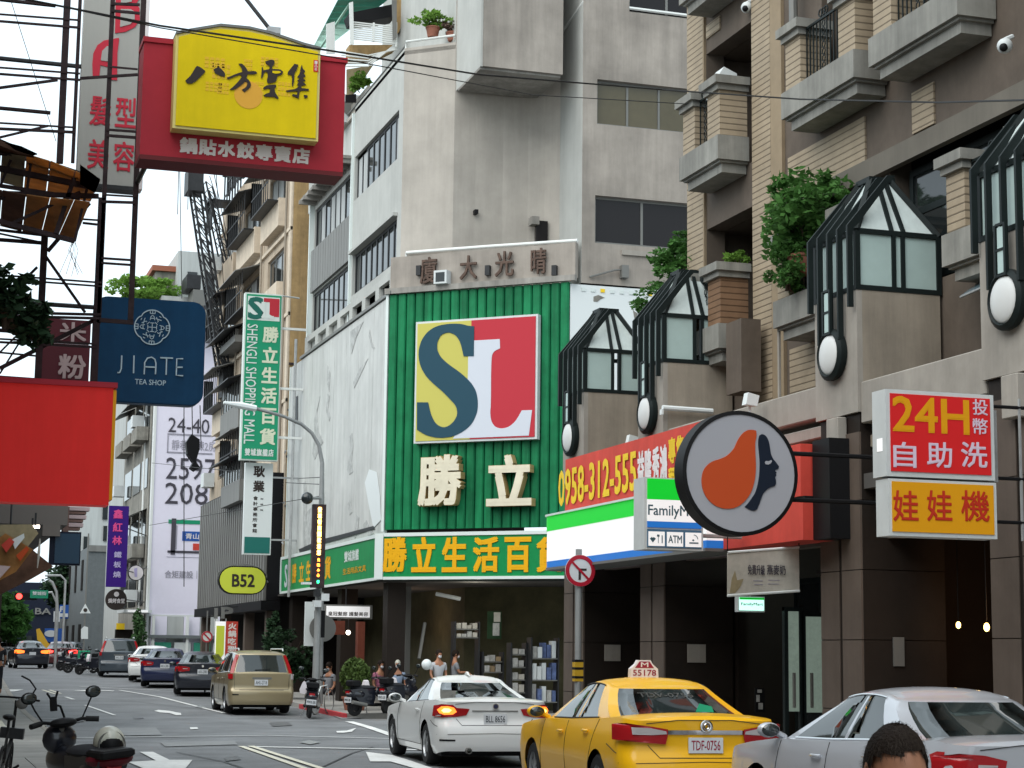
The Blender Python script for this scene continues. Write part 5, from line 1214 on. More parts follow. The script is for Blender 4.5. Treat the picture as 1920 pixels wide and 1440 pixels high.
for k in range(7):
    p = atp(138+rnd.uniform(-3,4), 450, y=21.0); g.tube([p, p+Vector((rnd.uniform(-.05,.06),0,-.12)), p+Vector((rnd.uniform(-.16,.12),0,-.3-rnd.random()*.15))], .003, 3)
g.build('loose_wires', 'brown_sheet', t, world=True)
# big plain red light box at the left edge
FRB = front(21.0)
t = thing('red_light_box', 'plain glowing red light box sign at the left edge, yellow strip on its end', 'sign', 1.4, 21, 3.25)
X1, z1_ = fx(FRB, 213, 728); z0_ = fx(FRB, 105, 944)[1]
MB(FRB).box(.19, X1, 0, .34, z0_, z1_).build('case', 'red_box', t, world=True); MB(FRB).box(.19, X1+.04, -.03, .36, z1_+.001, z1_+.06).build('cap', 'bf_red', t, world=True)
MB(FRB).box(X1+.001, X1+.035, .0, .3, z0_+.06, z1_-.02).build('end_strip', 'sign_orange', t, world=True)
# things under the red box: grey soffit, bunting stall, navy lantern-sign, striped awning
t = thing('shop_canopy', 'grey boarded shop canopy under the red light box', 'canopy', 1.6, 40, 3.9)
a = atp(-40, 945, y=44); b = atp(128, 947, y=44); c = atp(128, 985, y=44)
MB().box(a.x-2, b.x, 44, 46, c.z, a.z+1.2).build('fascia', 'grey_board', t, world=True)
MB().box(a.x-2, b.x-.02, 46, 60, c.z+.0, c.z+.1).build('soffit', 'grey_board', t, world=True)
MB().box(a.x-2, b.x-2.2, 44.2, 60, gz(50), c.z).build('shop_wall', 'pier_dark', t, world=True)
t = thing('patterned_awning', 'orange and khaki patterned cloth awning with hanging tassels under the grey canopy', 'awning', 1.9, 40, 3.2)
def fl(pix, m, y, nm, th=.04):
    q = [(atp(*p, y=y).x, atp(*p, y=y).z) for p in pix]; MB().prism(q, y, y+th).build(nm, m, t, world=True)
fl([(-30,984),(60,983),(72,1000),(40,1040),(0,1080),(-30,1090)], 'khaki', 40.0, 'cloth')
fl([(-30,1030),(10,1000),(62,1030),(30,1072),(0,1088),(-30,1095)], 'orange_sheet', 39.9, 'cloth'); fl([(22,1012),(45,1000),(46,1008),(28,1030)], 'sign_white', 39.85, 'cloth_patch')
fl([(2,1022),(18,1008),(27,1016),(12,1036)], 'banner_red', 39.8, 'cloth_patch'); fl([(30,1042),(50,1024),(55,1030),(38,1052)], 'logo_orange', 39.8, 'cloth_patch'); fl([(-30,1050),(0,1060),(20,1062),(0,1084),(-30,1088)], 'stripe_pink', 39.8, 'cloth_patch')
fl([(-30,1088),(20,1070),(60,1030),(100,1062),(60,1085),(-30,1130)], 'brown_sheet', 42, 'shadowed_back', 1.0)
a = atp(75,1010,y=39.9); MB().tube([a, atp(73,1035,y=39.9), atp(70,1065,y=39.9)], [.012,.03,.01], 6).build('tassel', 'poster', t, world=True)
a = atp(20, 984, y=40.1); MB().tube([a, a+Vector((0,0,.6))], .02, 5).build('hanger', 'dark_metal', t, world=True)
for (px, py) in ((66,988),(60,998)):
    p = atp(px, py, y=41.5); tt = thing('tube_light', 'small lit white lamp %s under the grey canopy' % ('higher of two' if py < 990 else 'lower of two'), 'lamp', p.x, p.y, p.z); MB().tube([(-.09,0,0),(.09,0,.01)], .035, 8).build('tube', 'lamp_on', tt, smooth=True); MB().box(-.02,.02,-.02,.02,.03,.3).build('stem','dark_metal',tt)
t = thing('navy_sign', 'dark navy sign board hanging under the grey canopy', 'sign', 2.5, 43, 3.0)
g = front(43); bx(MB(g), g, (95,996), (150,1060), 0, .25).build('board', 'navy', t, world=True); bx(MB(g), g, (104,1000), (148,1057), -.02, -.001).build('face', mat('navy_face', (.012,.04,.075), .3), t, world=True)
bx(MB(g), g, (80,984), (112,1006), -.1, .1).build('bracket', 'grey_board', t, world=True)
t = thing('striped_awning', 'small pink awning with brown stripes right of the grey canopy', 'awning', 3, 46, 4)
g = front(46); 
for k in range(3):
    bx(MB(g), g, (128, 950+k*15), (168-k*6, 958+k*15), 0, .4).build('stripe', 'stripe_pink', t, world=True); bx(MB(g), g, (128, 958.5+k*15), (162-k*6, 964+k*15), .02, .4).build('stripe', 'stripe_brown', t, world=True)
bx(MB(g), g, (120,950), (128,1000), -.05, .5).build('end_board', 'stripe_brown', t, world=True)
# ------------------------------------------------------------------ older buildings further along the right side
bg_ = thing('beige_building', 'old beige and ochre apartment block with window cages left of the department store', 'building', 14, 76, gz(76))
FE = frame(12.85, 84.5, 0, -1)
mb = MB(FE); hs = []
st = [7.9, 11.1, 14.3, 17.5]
cols_ = [(1.0, 5.2), (6.2, 10.4), (12.0, 15.6)]
for z in st:
    for a, b in cols_: hs.append((a, b, z+1.15, z+2.55))
wall(mb, 0, 16.9, 4.0, 21.6, hs, .3); mb.build('facade', 'beige', bg_, world=True)
MB().box(13.3, 22, 67.7, 84.4, 0, 21.4).build('core', 'deep', bg_, world=True)
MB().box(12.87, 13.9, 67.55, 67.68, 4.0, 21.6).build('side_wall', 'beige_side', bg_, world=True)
for z in (6.9, 8.7, 10.4, 12.1): MB().box(12.84, 13.9, 67.5, 67.549, z, z+.08).build('string_course', 'rust_steel', bg_, world=True)
MB().box(12.78, 12.86, 67.6, 68.0, 4, 21.6).build('corner_strip', 'beige_light', bg_, world=True)
rnd = random.Random(5)
for k, z in enumerate(st):
    for j, (a, b) in enumerate(cols_):
        window(FE, bg_, a, b, z+1.15, z+2.55, 3, .1, 'alu', 'glass', .08, .3)
        MB(FE).box(a-.1, b+.1, -.32, -.001, z+.05, z+1.12).build('sill_panel', 'beige_light' if (k+j) % 3 else 'beige', bg_, world=True)
        if (k, j) in ((3,2),(3,1),(1,0),(2,0),(0,1),(2,1)):
            c = MB(FE); d = -.75; c.box(a, b, d, -.33, z+1.0, z+1.05); 
            for q in range(9): 
                x = a+(b-a)*q/8; c.box(x-.02, x+.02, d, d+.03, z+1.05, z+2.5)
            c.box(a, b, d, d+.03, z+1.7, z+1.75); c.box(a-.02, a+.02, d, -.33, z+1.05, z+2.5)
            c.build('window_cage', 'dark_metal', bg_, world=True)
            MB(FE).add([(a-.1,-1.05,z+2.45),(b+.1,-1.05,z+2.45),(b+.1,0,z+2.8),(a-.1,0,z+2.8),(a-.1,-1.05,z+2.49),(b+.1,-1.05,z+2.49),(b+.1,0,z+2.84),(a-.1,0,z+2.84)], [(0,1,2,3),(7,6,5,4),(0,4,5,1),(1,5,6,2),(3,7,4,0)]).build('awning', 'corr' if (k+j)%2 else 'dark_metal', bg_, world=True)
        elif (k, j) in ((1,1),(0,0),(3,0)):
            MB(FE).box(a+.4, a+1.3, -.8, -.34, z+.9, z+1.5).build('air_conditioner', 'box_white', bg_, world=True)
    MB(FE).box(0, 16.9, -.1, -.001, z+2.85, z+2.98).build('floor_band', 'beige_light', bg_, world=True)
for a in (5.6, 11.1, 16.2): MB(FE).tube([(a,-.12,4.2),(a,-.12,21)], .05, 6).build('drain_pipe', 'taupe', bg_, world=True)
# rooftop sheds on the far end
for (a, b, z0, z1, d) in ((0, 4.5, 21.6, 23.2, .0), (1.0, 2.4, 20.2, 21.5, -.9), (3.0, 6.0, 21.6, 22.6, -.3)):
    c = MB(FE)
    for q in range(7): x = a+(b-a)*q/6; c.box(x-.04, x+.04, d, d+.06, z0, z1)
    c.box(a, b, d-.1, d+.9, z1, z1+.08); c.box(a, b, d, d+.04, z0+.6, z0+.66); c.build('roof_cage', 'dark_metal', bg_, world=True)
# protruding grey metal balconies lower down
for (px0, py0, px1, py1, x, lab) in ((398,712,446,800,12.0,0), (393,858,448,938,11.9,1), (409,620,440,640,12.2,2)):
    a = atp(px0, py0, x=x); b = atp(px1, py1, x=x); ya, yb = b.y, min(a.y, b.y+4.5)
    zt, zb = atp(px1, py0-8, x=x).z, b.z
    m_ = MB(); m_.box(x, 12.84, ya, yb, zb, zb+(zt-zb)*.45); o = m_.build('enclosed_balcony', 'corr', bg_, world=True)
    MB().box(x+.08, 12.84, ya+.08, yb-.08, zb+(zt-zb)*.45, zt-.1).build('balcony_glass', 'glass', o, world=True)
    for q in range(8): y = ya+(yb-ya)*q/7; MB().box(x+.02, x+.06, y-.02, y+.02, zb+(zt-zb)*.45, zt-.1).build('bar', 'alu', o, world=True)
    for q in range(3): MB().box(x+.1+q*.25, x+.14+q*.25, ya+.03, ya+.06, zb+(zt-zb)*.45, zt-.1).build('bar', 'alu', o, world=True)
    MB().add([(x-.5,ya-.3,zt-.25),(x-.5,yb+.2,zt-.25),(12.84,yb+.2,zt+.2),(12.84,ya-.3,zt+.2),(x-.5,ya-.3,zt-.2),(x-.5,yb+.2,zt-.2),(12.84,yb+.2,zt+.25),(12.84,ya-.3,zt+.25)], [(0,1,2,3),(7,6,5,4),(0,4,5,1),(1,5,6,2),(3,7,4,0),(2,6,7,3)]).build('awning', 'dark_metal', o, world=True)
# dark slatted bar front with the B52 sign
bar = thing('nightclub_building', 'black nightclub building clad in vertical metal slats under the cages', 'building', 12.4, 75, gz(75))
za, zb_ = 3.55, 8.15; 
MB().box(12.30, 12.8, 67.6, 84, za, zb_).build('backing', 'black', bar, world=True)
for i in range(32):
    y = 67.7 + i*.51; MB().box(12.18, 12.29, y, y+.24, za, zb_-.1).build('slat', 'corr', bar, world=True)
MB().box(12.1, 12.8, 67.6, 84, za-.35, za-.01).build('lower_band', 'black', bar, world=True)
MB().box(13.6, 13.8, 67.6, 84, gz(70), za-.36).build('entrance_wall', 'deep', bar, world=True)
for y in (68, 72.5, 78, 83.5): MB().box(12.4, 12.75, y, y+.4, gz(70), za-.36).build('column', 'pier_stone', bar, world=True)
FB5 = front(66.5)
t = thing('bar_sign', 'lime green oval B52 sign on a dark toothed frame', 'sign', 11.2, 66.5, 3.6)
c = fx(FB5, 455, 1088); w_ = (fx(FB5,500,1088)[0]-fx(FB5,410,1088)[0])/2; h_ = (fx(FB5,455,1062)[1]-fx(FB5,455,1115)[1])/2
def stad(w, h, n=10): return [(c[0]+w-h+h*math.cos(-PI/2+k*PI/n), c[1]+h*math.sin(-PI/2+k*PI/n)) for k in range(n+1)] + [(c[0]-w+h+h*math.cos(PI/2+k*PI/n), c[1]+h*math.sin(PI/2+k*PI/n)) for k in range(n+1)]
MB(FB5).prism(stad(w_, h_), 0, .25).build('case', 'black', t, world=True); MB(FB5).prism(stad(w_-.04, h_-.04), -.02, -.001).build('face', 'lime', t, world=True)
tx('B52', 435, 478, (1076,1101), (1077,1101), 'ink', .06, FB5, t, -.03)
for k in range(26):
    a = PI*.08+k*PI*.84/25; u, v = math.cos(a), math.sin(a); MB(FB5).box(c[0]-.05-(w_+.03)*u, c[0]+.01-(w_+.03)*u, .0, .06, c[1]+h_*v*.98, c[1]+h_*v*.98+.1).build('tooth', 'corr', t, world=True)
MB().tube([(c[0]+w_,66.6,c[1]),(12.4,68,c[1])], .04, 6).build('arm', 'steel', t, world=True)
t = thing('parking_sign', 'large unlit dark letter P under the bar sign', 'sign', 11.4, 67.3, 2.7)
tx('P', 415, 438, (1138,1160), (1138,1160), 'corr', .08, front(67.2), t, 0, .1); tx('1', 402, 409, (1140,1160), (1140,1160), 'corr', .05, front(67.2), t, 0, .1)
bx(MB(), ID @ Matrix(), (0,0), (1,1), 0, .1) if False else None
MB().tube([(atp(428,1138,y=67.25).x,67.25,atp(428,1138,y=67.25).z),(atp(428,1138,y=67.25).x+.4,67.7,3.3)], .02, 5).build('arm', 'dark_metal', t, world=True)
for (px0, px1, m1, lab, s, m2) in ((404,421,'lit_white','white roadside banner with a yellow arrow shape beside the red banner','',None),(424,444,'banner_red','red roadside banner with white characters beside the bar entrance','火鍋吃到飽','ltext')):
    g = front(66.0); a = atp(px0, 1165, y=66); b = atp(px1, 1240, y=66); t = thing('standing_banner', lab, 'banner', (a.x+b.x)/2, 66, gz(66))
    MB().box(a.x, b.x, 66, 66.05, b.z, a.z).build('cloth', m1, t, world=True); MB().tube([(a.x,66.02,gz(66)+.1),(a.x,66.02,a.z+.1)], .02, 5).build('pole', 'steel', t, world=True)
    if s: MB().vtext(s, a.x+.08, b.x-.05, b.z+.05, a.z-.05, 65.99, .06, .12).build('lettering', m2, t, world=True)
    else: MB().prism([(a.x+.04,b.z+.25),((a.x+b.x)/2,b.z+.05),(b.x-.04,b.z+.25),(b.x-.04,a.z-.15),(a.x+.04,a.z-.15)], 65.98, 65.995).build('arrow', 'lime', t, world=True)
# mall vertical sign and clinic sign
FV = front(64.0)
t = thing('mall_blade_sign', 'tall green blade sign of the shopping mall reading down, SL logo on top', 'sign', 11.2, 64, 8.2)
x0, z1 = fx(FV, 460, 548); x1, _ = fx(FV, 530, 552); xa0, z0 = fx(FV, 450, 862); xb0,_ = fx(FV, 520, 866)
X0, X1 = (x0+xa0)/2, (x1+xb0)/2
MB(FV).box(X0, X1, 0, .3, z0, z1).build('case', 'mall_white', t, world=True); MB(FV).box(X0+.05, X1-.03, -.015, -.001, z0+.04, z1-.05).build('face', 'mall_green', t, world=True)
ww = X1-X0
MB(FV).box(X0+.09, X1-.08, -.022, -.016, z1-.95, z1-.12).build('logo_field', 'mall_white', t, world=True)
MB(FV).prism([(X0+.5*ww, z1-.16),(X1-.1, z1-.16),(X1-.1,z1-.8),(X1-.3,z1-.8),(X0+.66*ww,z1-.72),(X0+.66*ww,z1-.3),(X0+.5*ww,z1-.3)], -.028, -.023).build('logo_patch', 'sl_red', t, world=True)
MB(FV).text('S', X0+.10, X0+.5*ww, z1-.93, z1-.14, -.034, .06).build('lettering', 'mall_deep', t, world=True)
MB(FV).text('L', X0+.44*ww, X0+.78*ww, z1-.88, z1-.3, -.034, .05).build('lettering', 'mall_white', t, world=True)
zz = [1002+0]
MB(FV).vtext('勝立生活百貨', X0+.5*ww, X1-.1, z0+.55, z1-1.15, -.03, .05, .26).build('lettering', mat('mall_cream', (.62,.66,.5)), t, world=True)
MB(FV).text('SHENGLI SHOPPING MALL', X0+.10, X0+.36*ww, z0+.55, z1-1.1, -.03, .01, rot=1).build('lettering', 'mall_white', t, world=True)
MB(FV).htext('雙城旗艦店', X0+.15, X1-.15, z0+.15, z0+.4, -.03, .05, .1).build('lettering', 'mall_white', t, world=True)
for z in (z0+.8, z0+2.5, z1-1.2): MB().box(X1, X1+.9, 64.1, 64.2, z, z+.08).build('bracket', 'white_metal', t, world=True)
MB().tube([(X1-.3,64.1,z1),(12.95,66.5,z1+.4)], .03, 5).build('stay', 'white_metal', t, world=True)
for z in (z0+.4, z0-1.4, z0-2.8): MB().tube([(X1+.3,64.15,z),(12.65,66.8,z+.2)], .03, 5).build('stay', 'steel', t, world=True)
MB().tube([(X1+.55,64.15,z1-1.5),(X1+.55,64.15,z0-4.6)], .05, 6).build('mast', 'steel', t, world=True)
FV2 = front(64.4)
t = thing('clinic_sign', 'white blade sign with small black characters under the green mall blade sign', 'sign', 11.3, 64.4, 5)
x0, _ = fx(FV2, 458, 950); x1, _ = fx(FV2, 510, 950); z1 = fx(FV2, 485, 868)[1]; z0 = fx(FV2, 480, 1040)[1]
MB(FV2).box(x0, x1, 0, .25, z0, z1).build('case', 'sign_white', t, world=True)
MB(FV2).vtext('耿業', x0+.28, x1-.28, z1-1.0, z1-.1, -.01, .05, .3).build('lettering', 'ink', t, world=True); MB(FV2).vtext('會計事務所會館', x0+.3, x0+.46, z0+.75, z1-1.15, -.01, .03, .4).build('lettering', 'ink', t, world=True); MB(FV2).vtext('記帳稅', x0+.55, x0+.65, z0+1.5, z1-1.2, -.01, .02, 2.4).build('lettering', 'ink', t, world=True)
MB(FV2).box(x0+.04, x1-.04, -.015, -.001, z0+.05, z0+.6).build('teal_board', 'teal', t, world=True)
MB().box(x1, x1+.9, 64.5, 64.56, z1-.5, z1-.44).build('bracket', 'steel', t, world=True); MB().box(x1, x1+.9, 64.5, 64.56, z0+.5, z0+.56).build('bracket', 'steel', t, world=True)
# --- billboard building
t = thing('billboard', 'tall lilac-white property billboard with prices, hung on a pale building', 'billboard', 13, 95, 3.5)
FBB = front(95.0)
X0 = fx(FBB, 287, 950)[0]; X1 = 16.2; z0 = fx(FBB, 285, 1152)[1]; z1 = fx(FBB, 390, 600)[1]
MB(FBB).box(X0, X1, 0, .4, z0, z1).build('sheet', 'bill', t, world=True); MB(FBB).box(X0-.12, X0-.001, -.05, .4, .7, z1+.1).build('edge_post', 'white_metal', t, world=True); MB(FBB).box(X0, X1, -.03, .42, z0-.08, z0-.001).build('bottom_rail', 'white_metal', t, world=True)
tx('24-40', 316, 393, (783,810), (786,814), 'bill_txt', .0, FBB, t, -.03); tx('25971', 312, 420, (857,898), (862,902), 'bill_txt', .0, FBB, t, -.03); tx('2088', 310, 418, (905,945), (908,948), 'bill_txt', .0, FBB, t, -.03)
tx('靜巷獨棟2房', 322, 405, (826,845), (826,845), 'bill_grey', .0, FBB, t, -.03)
for (a, b) in (((314,815),(398,816)),((314,849),(398,850)),((314,816),(315,849)),((312,1044),(400,1046)),((330,985),(331,1030))): bx(MB(FBB), FBB, a, b, -.02, -.001).build('ruling', 'bill_grey', t, world=True)
bx(MB(FBB), FBB, (316,974), (395,984), -.02, -.001).build('map_strip', 'mall_green', t, world=True); bx(MB(FBB), FBB, (322,972), (328,1040), -.03, -.0201).build('map_road', 'bill_txt', t, world=True); bx(MB(FBB), FBB, (314,1032), (384,1038), -.03, -.001).build('map_road', 'bill_txt', t, world=True)
bx(MB(FBB), FBB, (342,996), (377,1015), -.02, -.001).build('map_block', 'traffic_blue', t, world=True); tx('青山', 348, 373, (1000,1011), (1000,1011), 'banner_white', .03, FBB, t, -.035); bx(MB(FBB), FBB, (362,1019), (376,1032), -.02, -.001).build('map_block', 'banner_red', t, world=True)
tx('合矩建設｜甲桂', 309, 402, (1070,1085), (1070,1085), 'bill_grey', .02, FBB, t, -.03)
t = thing('pale_building', 'pale apartment building behind the billboard with a cluttered rooftop', 'building', 15, 96, .7)
MB().box(X0+.1, 22, 95.6, 112, .6, 19.6).build('wall', 'pale_bldg', t, world=True)
a = atp(335, 470, y=97); MB().box(a.x, 20, 97, 104, 19.6, a.z).build('roof_house', 'pale_bldg', t, world=True)
for k in range(5): MB().box(a.x+.5+k*.9, a.x+1.0+k*.9, 96.95, 97.0, 20.0, 21.2).build('window', 'glass', t, world=True)
b = atp(288, 505, y=99); c_ = atp(335, 530, y=99); MB().box(b.x, c_.x+.3, 98, 101, c_.z-1.2, b.z-.3).build('roof_shed', 'old_wall', t, world=True); MB().box(b.x-.2, c_.x+.4, 97.8, 101.2, b.z-.28, b.z).build('shed_roof', 'brick_red', t, world=True)
for k, (px, py, s_) in enumerate([(352,590,1.1),(375,560,.8),(400,600,.9),(362,530,.7),(415,575,.8)]):
    p = atp(px, py, y=94); MB().box(p.x-s_/2, p.x+s_/2, 93.7, 95.5, p.z-s_/2, p.z+s_/2).build('roof_clutter', ['corr','alu','old_wall','dark_metal','box_white'][k], t, world=True)
# site hoarding at the bottom
t = thing('site_hoarding', 'grey and white builders hoarding with a green base under the billboard', 'hoarding', 13, 94, gz(94))
zb0 = gz(94)
for k in range(6):
    x = X0+.02+k*.8; MB().box(x, x+.78, 94.2, 94.3, zb0+.05, 3.4).build('panel', 'pale_bldg' if k % 2 else 'bill', t, world=True)
for k in range(5):
    x = X0+.2+k*.95; MB().box(x, x+.8, 93.9, 94.0, zb0+.3, zb0+1.5).build('glazed_panel', 'box_white' if k % 2 else 'green_roof', t, world=True)
for x in (X0+.05, X0+1.7, X0+3.1): MB().box(x, x+.12, 93.8, 94.1, zb0, 3.4).build('post', 'white_metal', t, world=True)
MB().box(X0-.1, X0+3.4, 93.7, 94.2, zb0+1.7, zb0+1.85).build('ledge', 'grey_wall', t, world=True)
# --- stained white building with air conditioners
t = thing('stained_building', 'old stained white block with air conditioners and small awnings left of the billboard', 'building', 12, 106, .7)
FO = frame(11.5, 118, 0, -1)
MB().box(11.52, 20, 97, 118, .6, 18.8).build('wall', 'pale_bldg', t, world=True)
MB(FO).box(9, 21, -.05, -.0, .7, 18.8).build('street_wall', 'old_wall', t, world=True)
for k in range(5):
    z = 4.0+k*3.0
    for (a, b) in ((10, 13.2), (14, 17.2), (18, 20.4)):
        MB(FO).box(a, b, -.09, -.051, z, z+1.5).build('window', 'glass', t, world=True)
        if (k*3+int(a)) % 2: MB(FO).box(a, b, -.7, -.1, z-.6, z+.1).build('balcony_box', 'old_wall', t, world=True)
        if (k+int(a)) % 3 == 0: MB(FO).box(a+.3, a+1.2, -.8, -.2, z+.2, z+.8).build('air_conditioner', 'box_white', t, world=True)
        if (k+int(a)) % 2: MB(FO).add([(a-.2,-.9,z+1.5),(b+.2,-.9,z+1.5),(b+.2,-.05,z+1.9),(a-.2,-.05,z+1.9)], [(0,1,2,3)]).build('awning', 'dark_metal' if k%2 else 'corr', t, world=True)
MB().tube([(11.44,99,1),(11.44,99,18)], .08, 6).build('drain_pipe', 'white_metal', t, world=True)
# --- grey corner building, pale back building, navy building
t = thing('grey_building', 'slate grey building with narrow arched windows at the bend', 'building', 12, 128, .8)
a = atp(163, 1100, y=125); b = atp(205, 1100, y=125); zt = atp(163, 1060, y=125).z; 
MB().box(a.x, b.x+4, 125, 150, .7, zt+1.2).build('wall', 'grey_wall', t, world=True)
MB().box(a.x-.02, b.x+4, 124.9, 124.99, zt+.9, zt+1.3).build('cornice', 'corr', t, world=True)
for (px, py) in ((138,1085),(148,1078),(158,1070)): pass
for k in range(3):
    y = 128+k*5; MB().box(a.x-.05, a.x-.001, y, y+1.2, zt-1.5, zt+.5).build('window', 'deep', t, world=True)
    MB().box(a.x-.05, a.x-.001, y, y+1.6, .8, 3.4).build('arch_opening', 'deep', t, world=True)
t = thing('white_back_building', 'pale concrete building rising behind the grey corner building', 'building', 12, 160, .8)
a = atp(150, 1000, y=155); MB().box(a.x, a.x+9, 155, 175, .8, atp(150, 900, y=155).z).build('wall', 'pale_bldg', t, world=True)
for (px, py) in ((196,960),(197,1000),(196,1040),(160,1020),(162,1045)): 
    p = atp(px, py, y=154.9); MB().box(p.x-.15, p.x+.25, 154.85, 154.99, p.z-.6, p.z+.6).build('window', 'glass', t, world=True)
t = thing('navy_building', 'dark navy building across the end of the street', 'building', 9, 190, .8)
a = atp(20, 1100, y=185); b = atp(135, 1100, y=185); MB().box(a.x-6, b.x+1, 185, 205, .8, atp(60, 1092, y=185).z).build('wall', 'navy', t, world=True)
for k in range(4): p = atp(40+k*28, 1190, y=184.9); MB().box(p.x, p.x+1.0, 184.8, 184.99, .9, 3.0).build('shop_window', 'glass', t, world=True)
g = front(184.8); tx('BA', 66, 96, (1140,1152), (1140,1152), 'corr', .05, g, t, 0, .1); MB().prism([fx(g,*p) for p in [(78,1160),(92,1145),(97,1158)]], 0, .1).build('emblem', 'corr', t, world=True)
for (nm, lab, x0, x1, y, z) in (('far_left_building', 'shaded far building closing the left side of the street', -8, 4.6, 120, 7.5),):
    t = thing(nm, lab, 'building', 0, y, .7); MB().box(x0, atp(2,1150,y=y).x, y, y+60, .6, z).build('wall', 'pier_dark', t, world=True)
# small street signs far down the street
def far_sign(nm, lab, cat, pix0, pix1, y, m, post=True, extra=None):
    a = atp(*pix0, y=y); b = atp(*pix1, y=y); t = thing(nm, lab, cat, (a.x+b.x)/2, y, gz(y))
    MB().box(a.x, b.x, y, y+.08, b.z, a.z).build('board', m, t, world=True)
    if post: MB().tube([((a.x+b.x)/2, y+.1, gz(y)),((a.x+b.x)/2, y+.1, a.z)], .05, 6).build('post', 'steel', t, world=True)
    return t
g = front(92.0)
t = thing('purple_sign', 'narrow purple vertical sign with pink and lilac characters', 'sign', 10.5, 92, 4.5)
a, b = fx(g, 205, 948), fx(g, 236, 1101); MB(g).box(a[0], b[0], 0, .2, b[1], a[1]).build('board', 'purple', t, world=True)
c1, c2 = fx(g, 213, 955), fx(g, 228, 1022); MB(g).vtext('鑫紅林', c1[0], c2[0], c2[1], c1[1], -.02, .04, .45).build('lettering', 'magenta', t, world=True)
c1, c2 = fx(g, 214, 1034), fx(g, 226, 1083); MB(g).vtext('鐵板燒', c1[0], c2[0], c2[1], c1[1], -.02, .03, .6).build('lettering', 'lilac_txt', t, world=True)
for z in (5.5, 7.5): MB().tube([(b[0],92.1,z),(11.5,97.5,z)], .03, 5).build('arm', 'dark_metal', t, world=True)
g = front(93.0)
t = thing('round_black_sign', 'round black restaurant sign with white lettering under the purple sign', 'sign', 10.6, 93, 4)
c = fx(g, 218, 1124); r1 = fx(g, 238, 1124)[0]-c[0]; MB(g).disc(c, r1, 0, .2).build('disc', 'ink', t, world=True); tx('燒烤食堂', 203, 234, (1122,1131), (1122,1131), 'banner_white', .04, g, t, -.02); MB(g).disc((c[0],c[1]+r1*.5), r1*.24, -.02, -.001, 14).build('emblem', 'banner_white', t, world=True)
MB().tube([(c[0]+r1,93.1,c[1]),(11.5,97.2,c[1])], .03, 5).build('arm', 'dark_metal', t, world=True)
g = front(94.0)
t = thing('round_white_sign', 'round white lit sign on a bracket between the purple sign and the billboard', 'sign', 11.2, 94, 4.6)
c = fx(g, 255, 1074); r1 = fx(g, 270, 1074)[0]-c[0]; MB(g).disc(c, r1, 0, .15).build('disc', 'black', t, world=True); MB(g).disc(c, r1*.9, -.02, -.001).build('face', 'banner_white', t, world=True); MB(g).prism([(c[0]-.06,c[1]-.2),(c[0]+.06,c[1]-.2),(c[0]+.05,c[1]+.25),(c[0]-.1,c[1]+.2)], -.03,-.021).build('emblem','lilac_txt',t,world=True)
MB().tube([(c[0]+r1,94.1,c[1]+.2),(11.6,97.2,c[1]+.5)], .03, 5).build('arm', 'dark_metal', t, world=True)
t = thing('white_canopy', 'thin white entrance canopy with a lit strip left of the hoarding', 'canopy', 10.9, 95, 3.0); a = atp(228,1135,y=95); b = atp(280,1150,y=95)
MB().box(a.x, b.x, 94, 97, b.z, b.z+.15).build('slab', 'box_white', t, world=True); MB().box(a.x+.2, b.x-.2, 93.9, 93.99, b.z+.02, b.z+.12).build('lit_strip', 'lit_white', t, world=True)
t = thing('doorway', 'black doorway with a small yellow sign over it behind the dark SUV', 'door', 11, 96, 1); a = atp(217,1180,y=96.5); b = atp(247,1225,y=96.5)
MB().box(a.x, b.x, 96.4, 96.9, gz(96), a.z).build('opening', 'deep', t, world=True); MB().box(a.x, a.x+.4, 96.2, 96.35, a.z, a.z+.3).build('sign', 'banner_yellow', t, world=True)
t = far_sign('parking_board', 'blue P parking board with white panels on a post far down the street', 'traffic sign', (112,1134), (128,1160), 130, 'traffic_blue'); tx('P', 113, 121, (1137,1147), (1137,1147), 'plate_w', .06, front(130), t, -.02); bx(MB(), ID, (0,0), (1,1), 0, 0) if False else None
a = atp(101,1146,y=129); b = atp(112,1166,y=129); MB().box(a.x, b.x, 129, 129.1, b.z, a.z).build('white_board', 'plate_w', t, world=True); a = atp(112,1150,y=129.8); b = atp(127,1157,y=129.8); MB().box(a.x, b.x, 129.7, 129.8, b.z, a.z).build('white_strip', 'plate_w', t, world=True)
t = far_sign('oval_logo_board', 'navy board with a white oval near the bend', 'sign', (84,1178), (120,1204), 128, 'traffic_blue'); g = front(128); MB(g).disc(fx(g,95,1188), .4, -.05, -.001, 20, .22).build('oval', 'plate_w', t, world=True)
t = thing('warning_triangle', 'white warning triangle hung on a thin post above a tall white tag', 'traffic sign', 11, 118, .8); g = front(118)
MB(g).prism([fx(g,150,1150),fx(g,170,1150),fx(g,160,1132)], 0, .05).build('triangle', 'sign_white', t, world=True); MB(g).disc(fx(g,160,1144), .12, -.02, -.001, 12).build('emblem', 'ink', t, world=True)
MB(g).prism([fx(g,152,1198),fx(g,165,1198),fx(g,165,1176),(fx(g,158,1174)),fx(g,152,1180)], 0, .05).build('tag', 'sign_white', t, world=True); x_ = fx(g,159,1170)[0]; MB().tube([(x_,118.1,gz(118)),(x_,118.1,atp(160,1000,y=118.1).z)], .05, 6).build('post', 'alu', t, world=True)
t = thing('yellow_flag_sign', 'leaning yellow feather flag with a mottled base behind the cars', 'flag', 9, 122, .8); g = front(122)
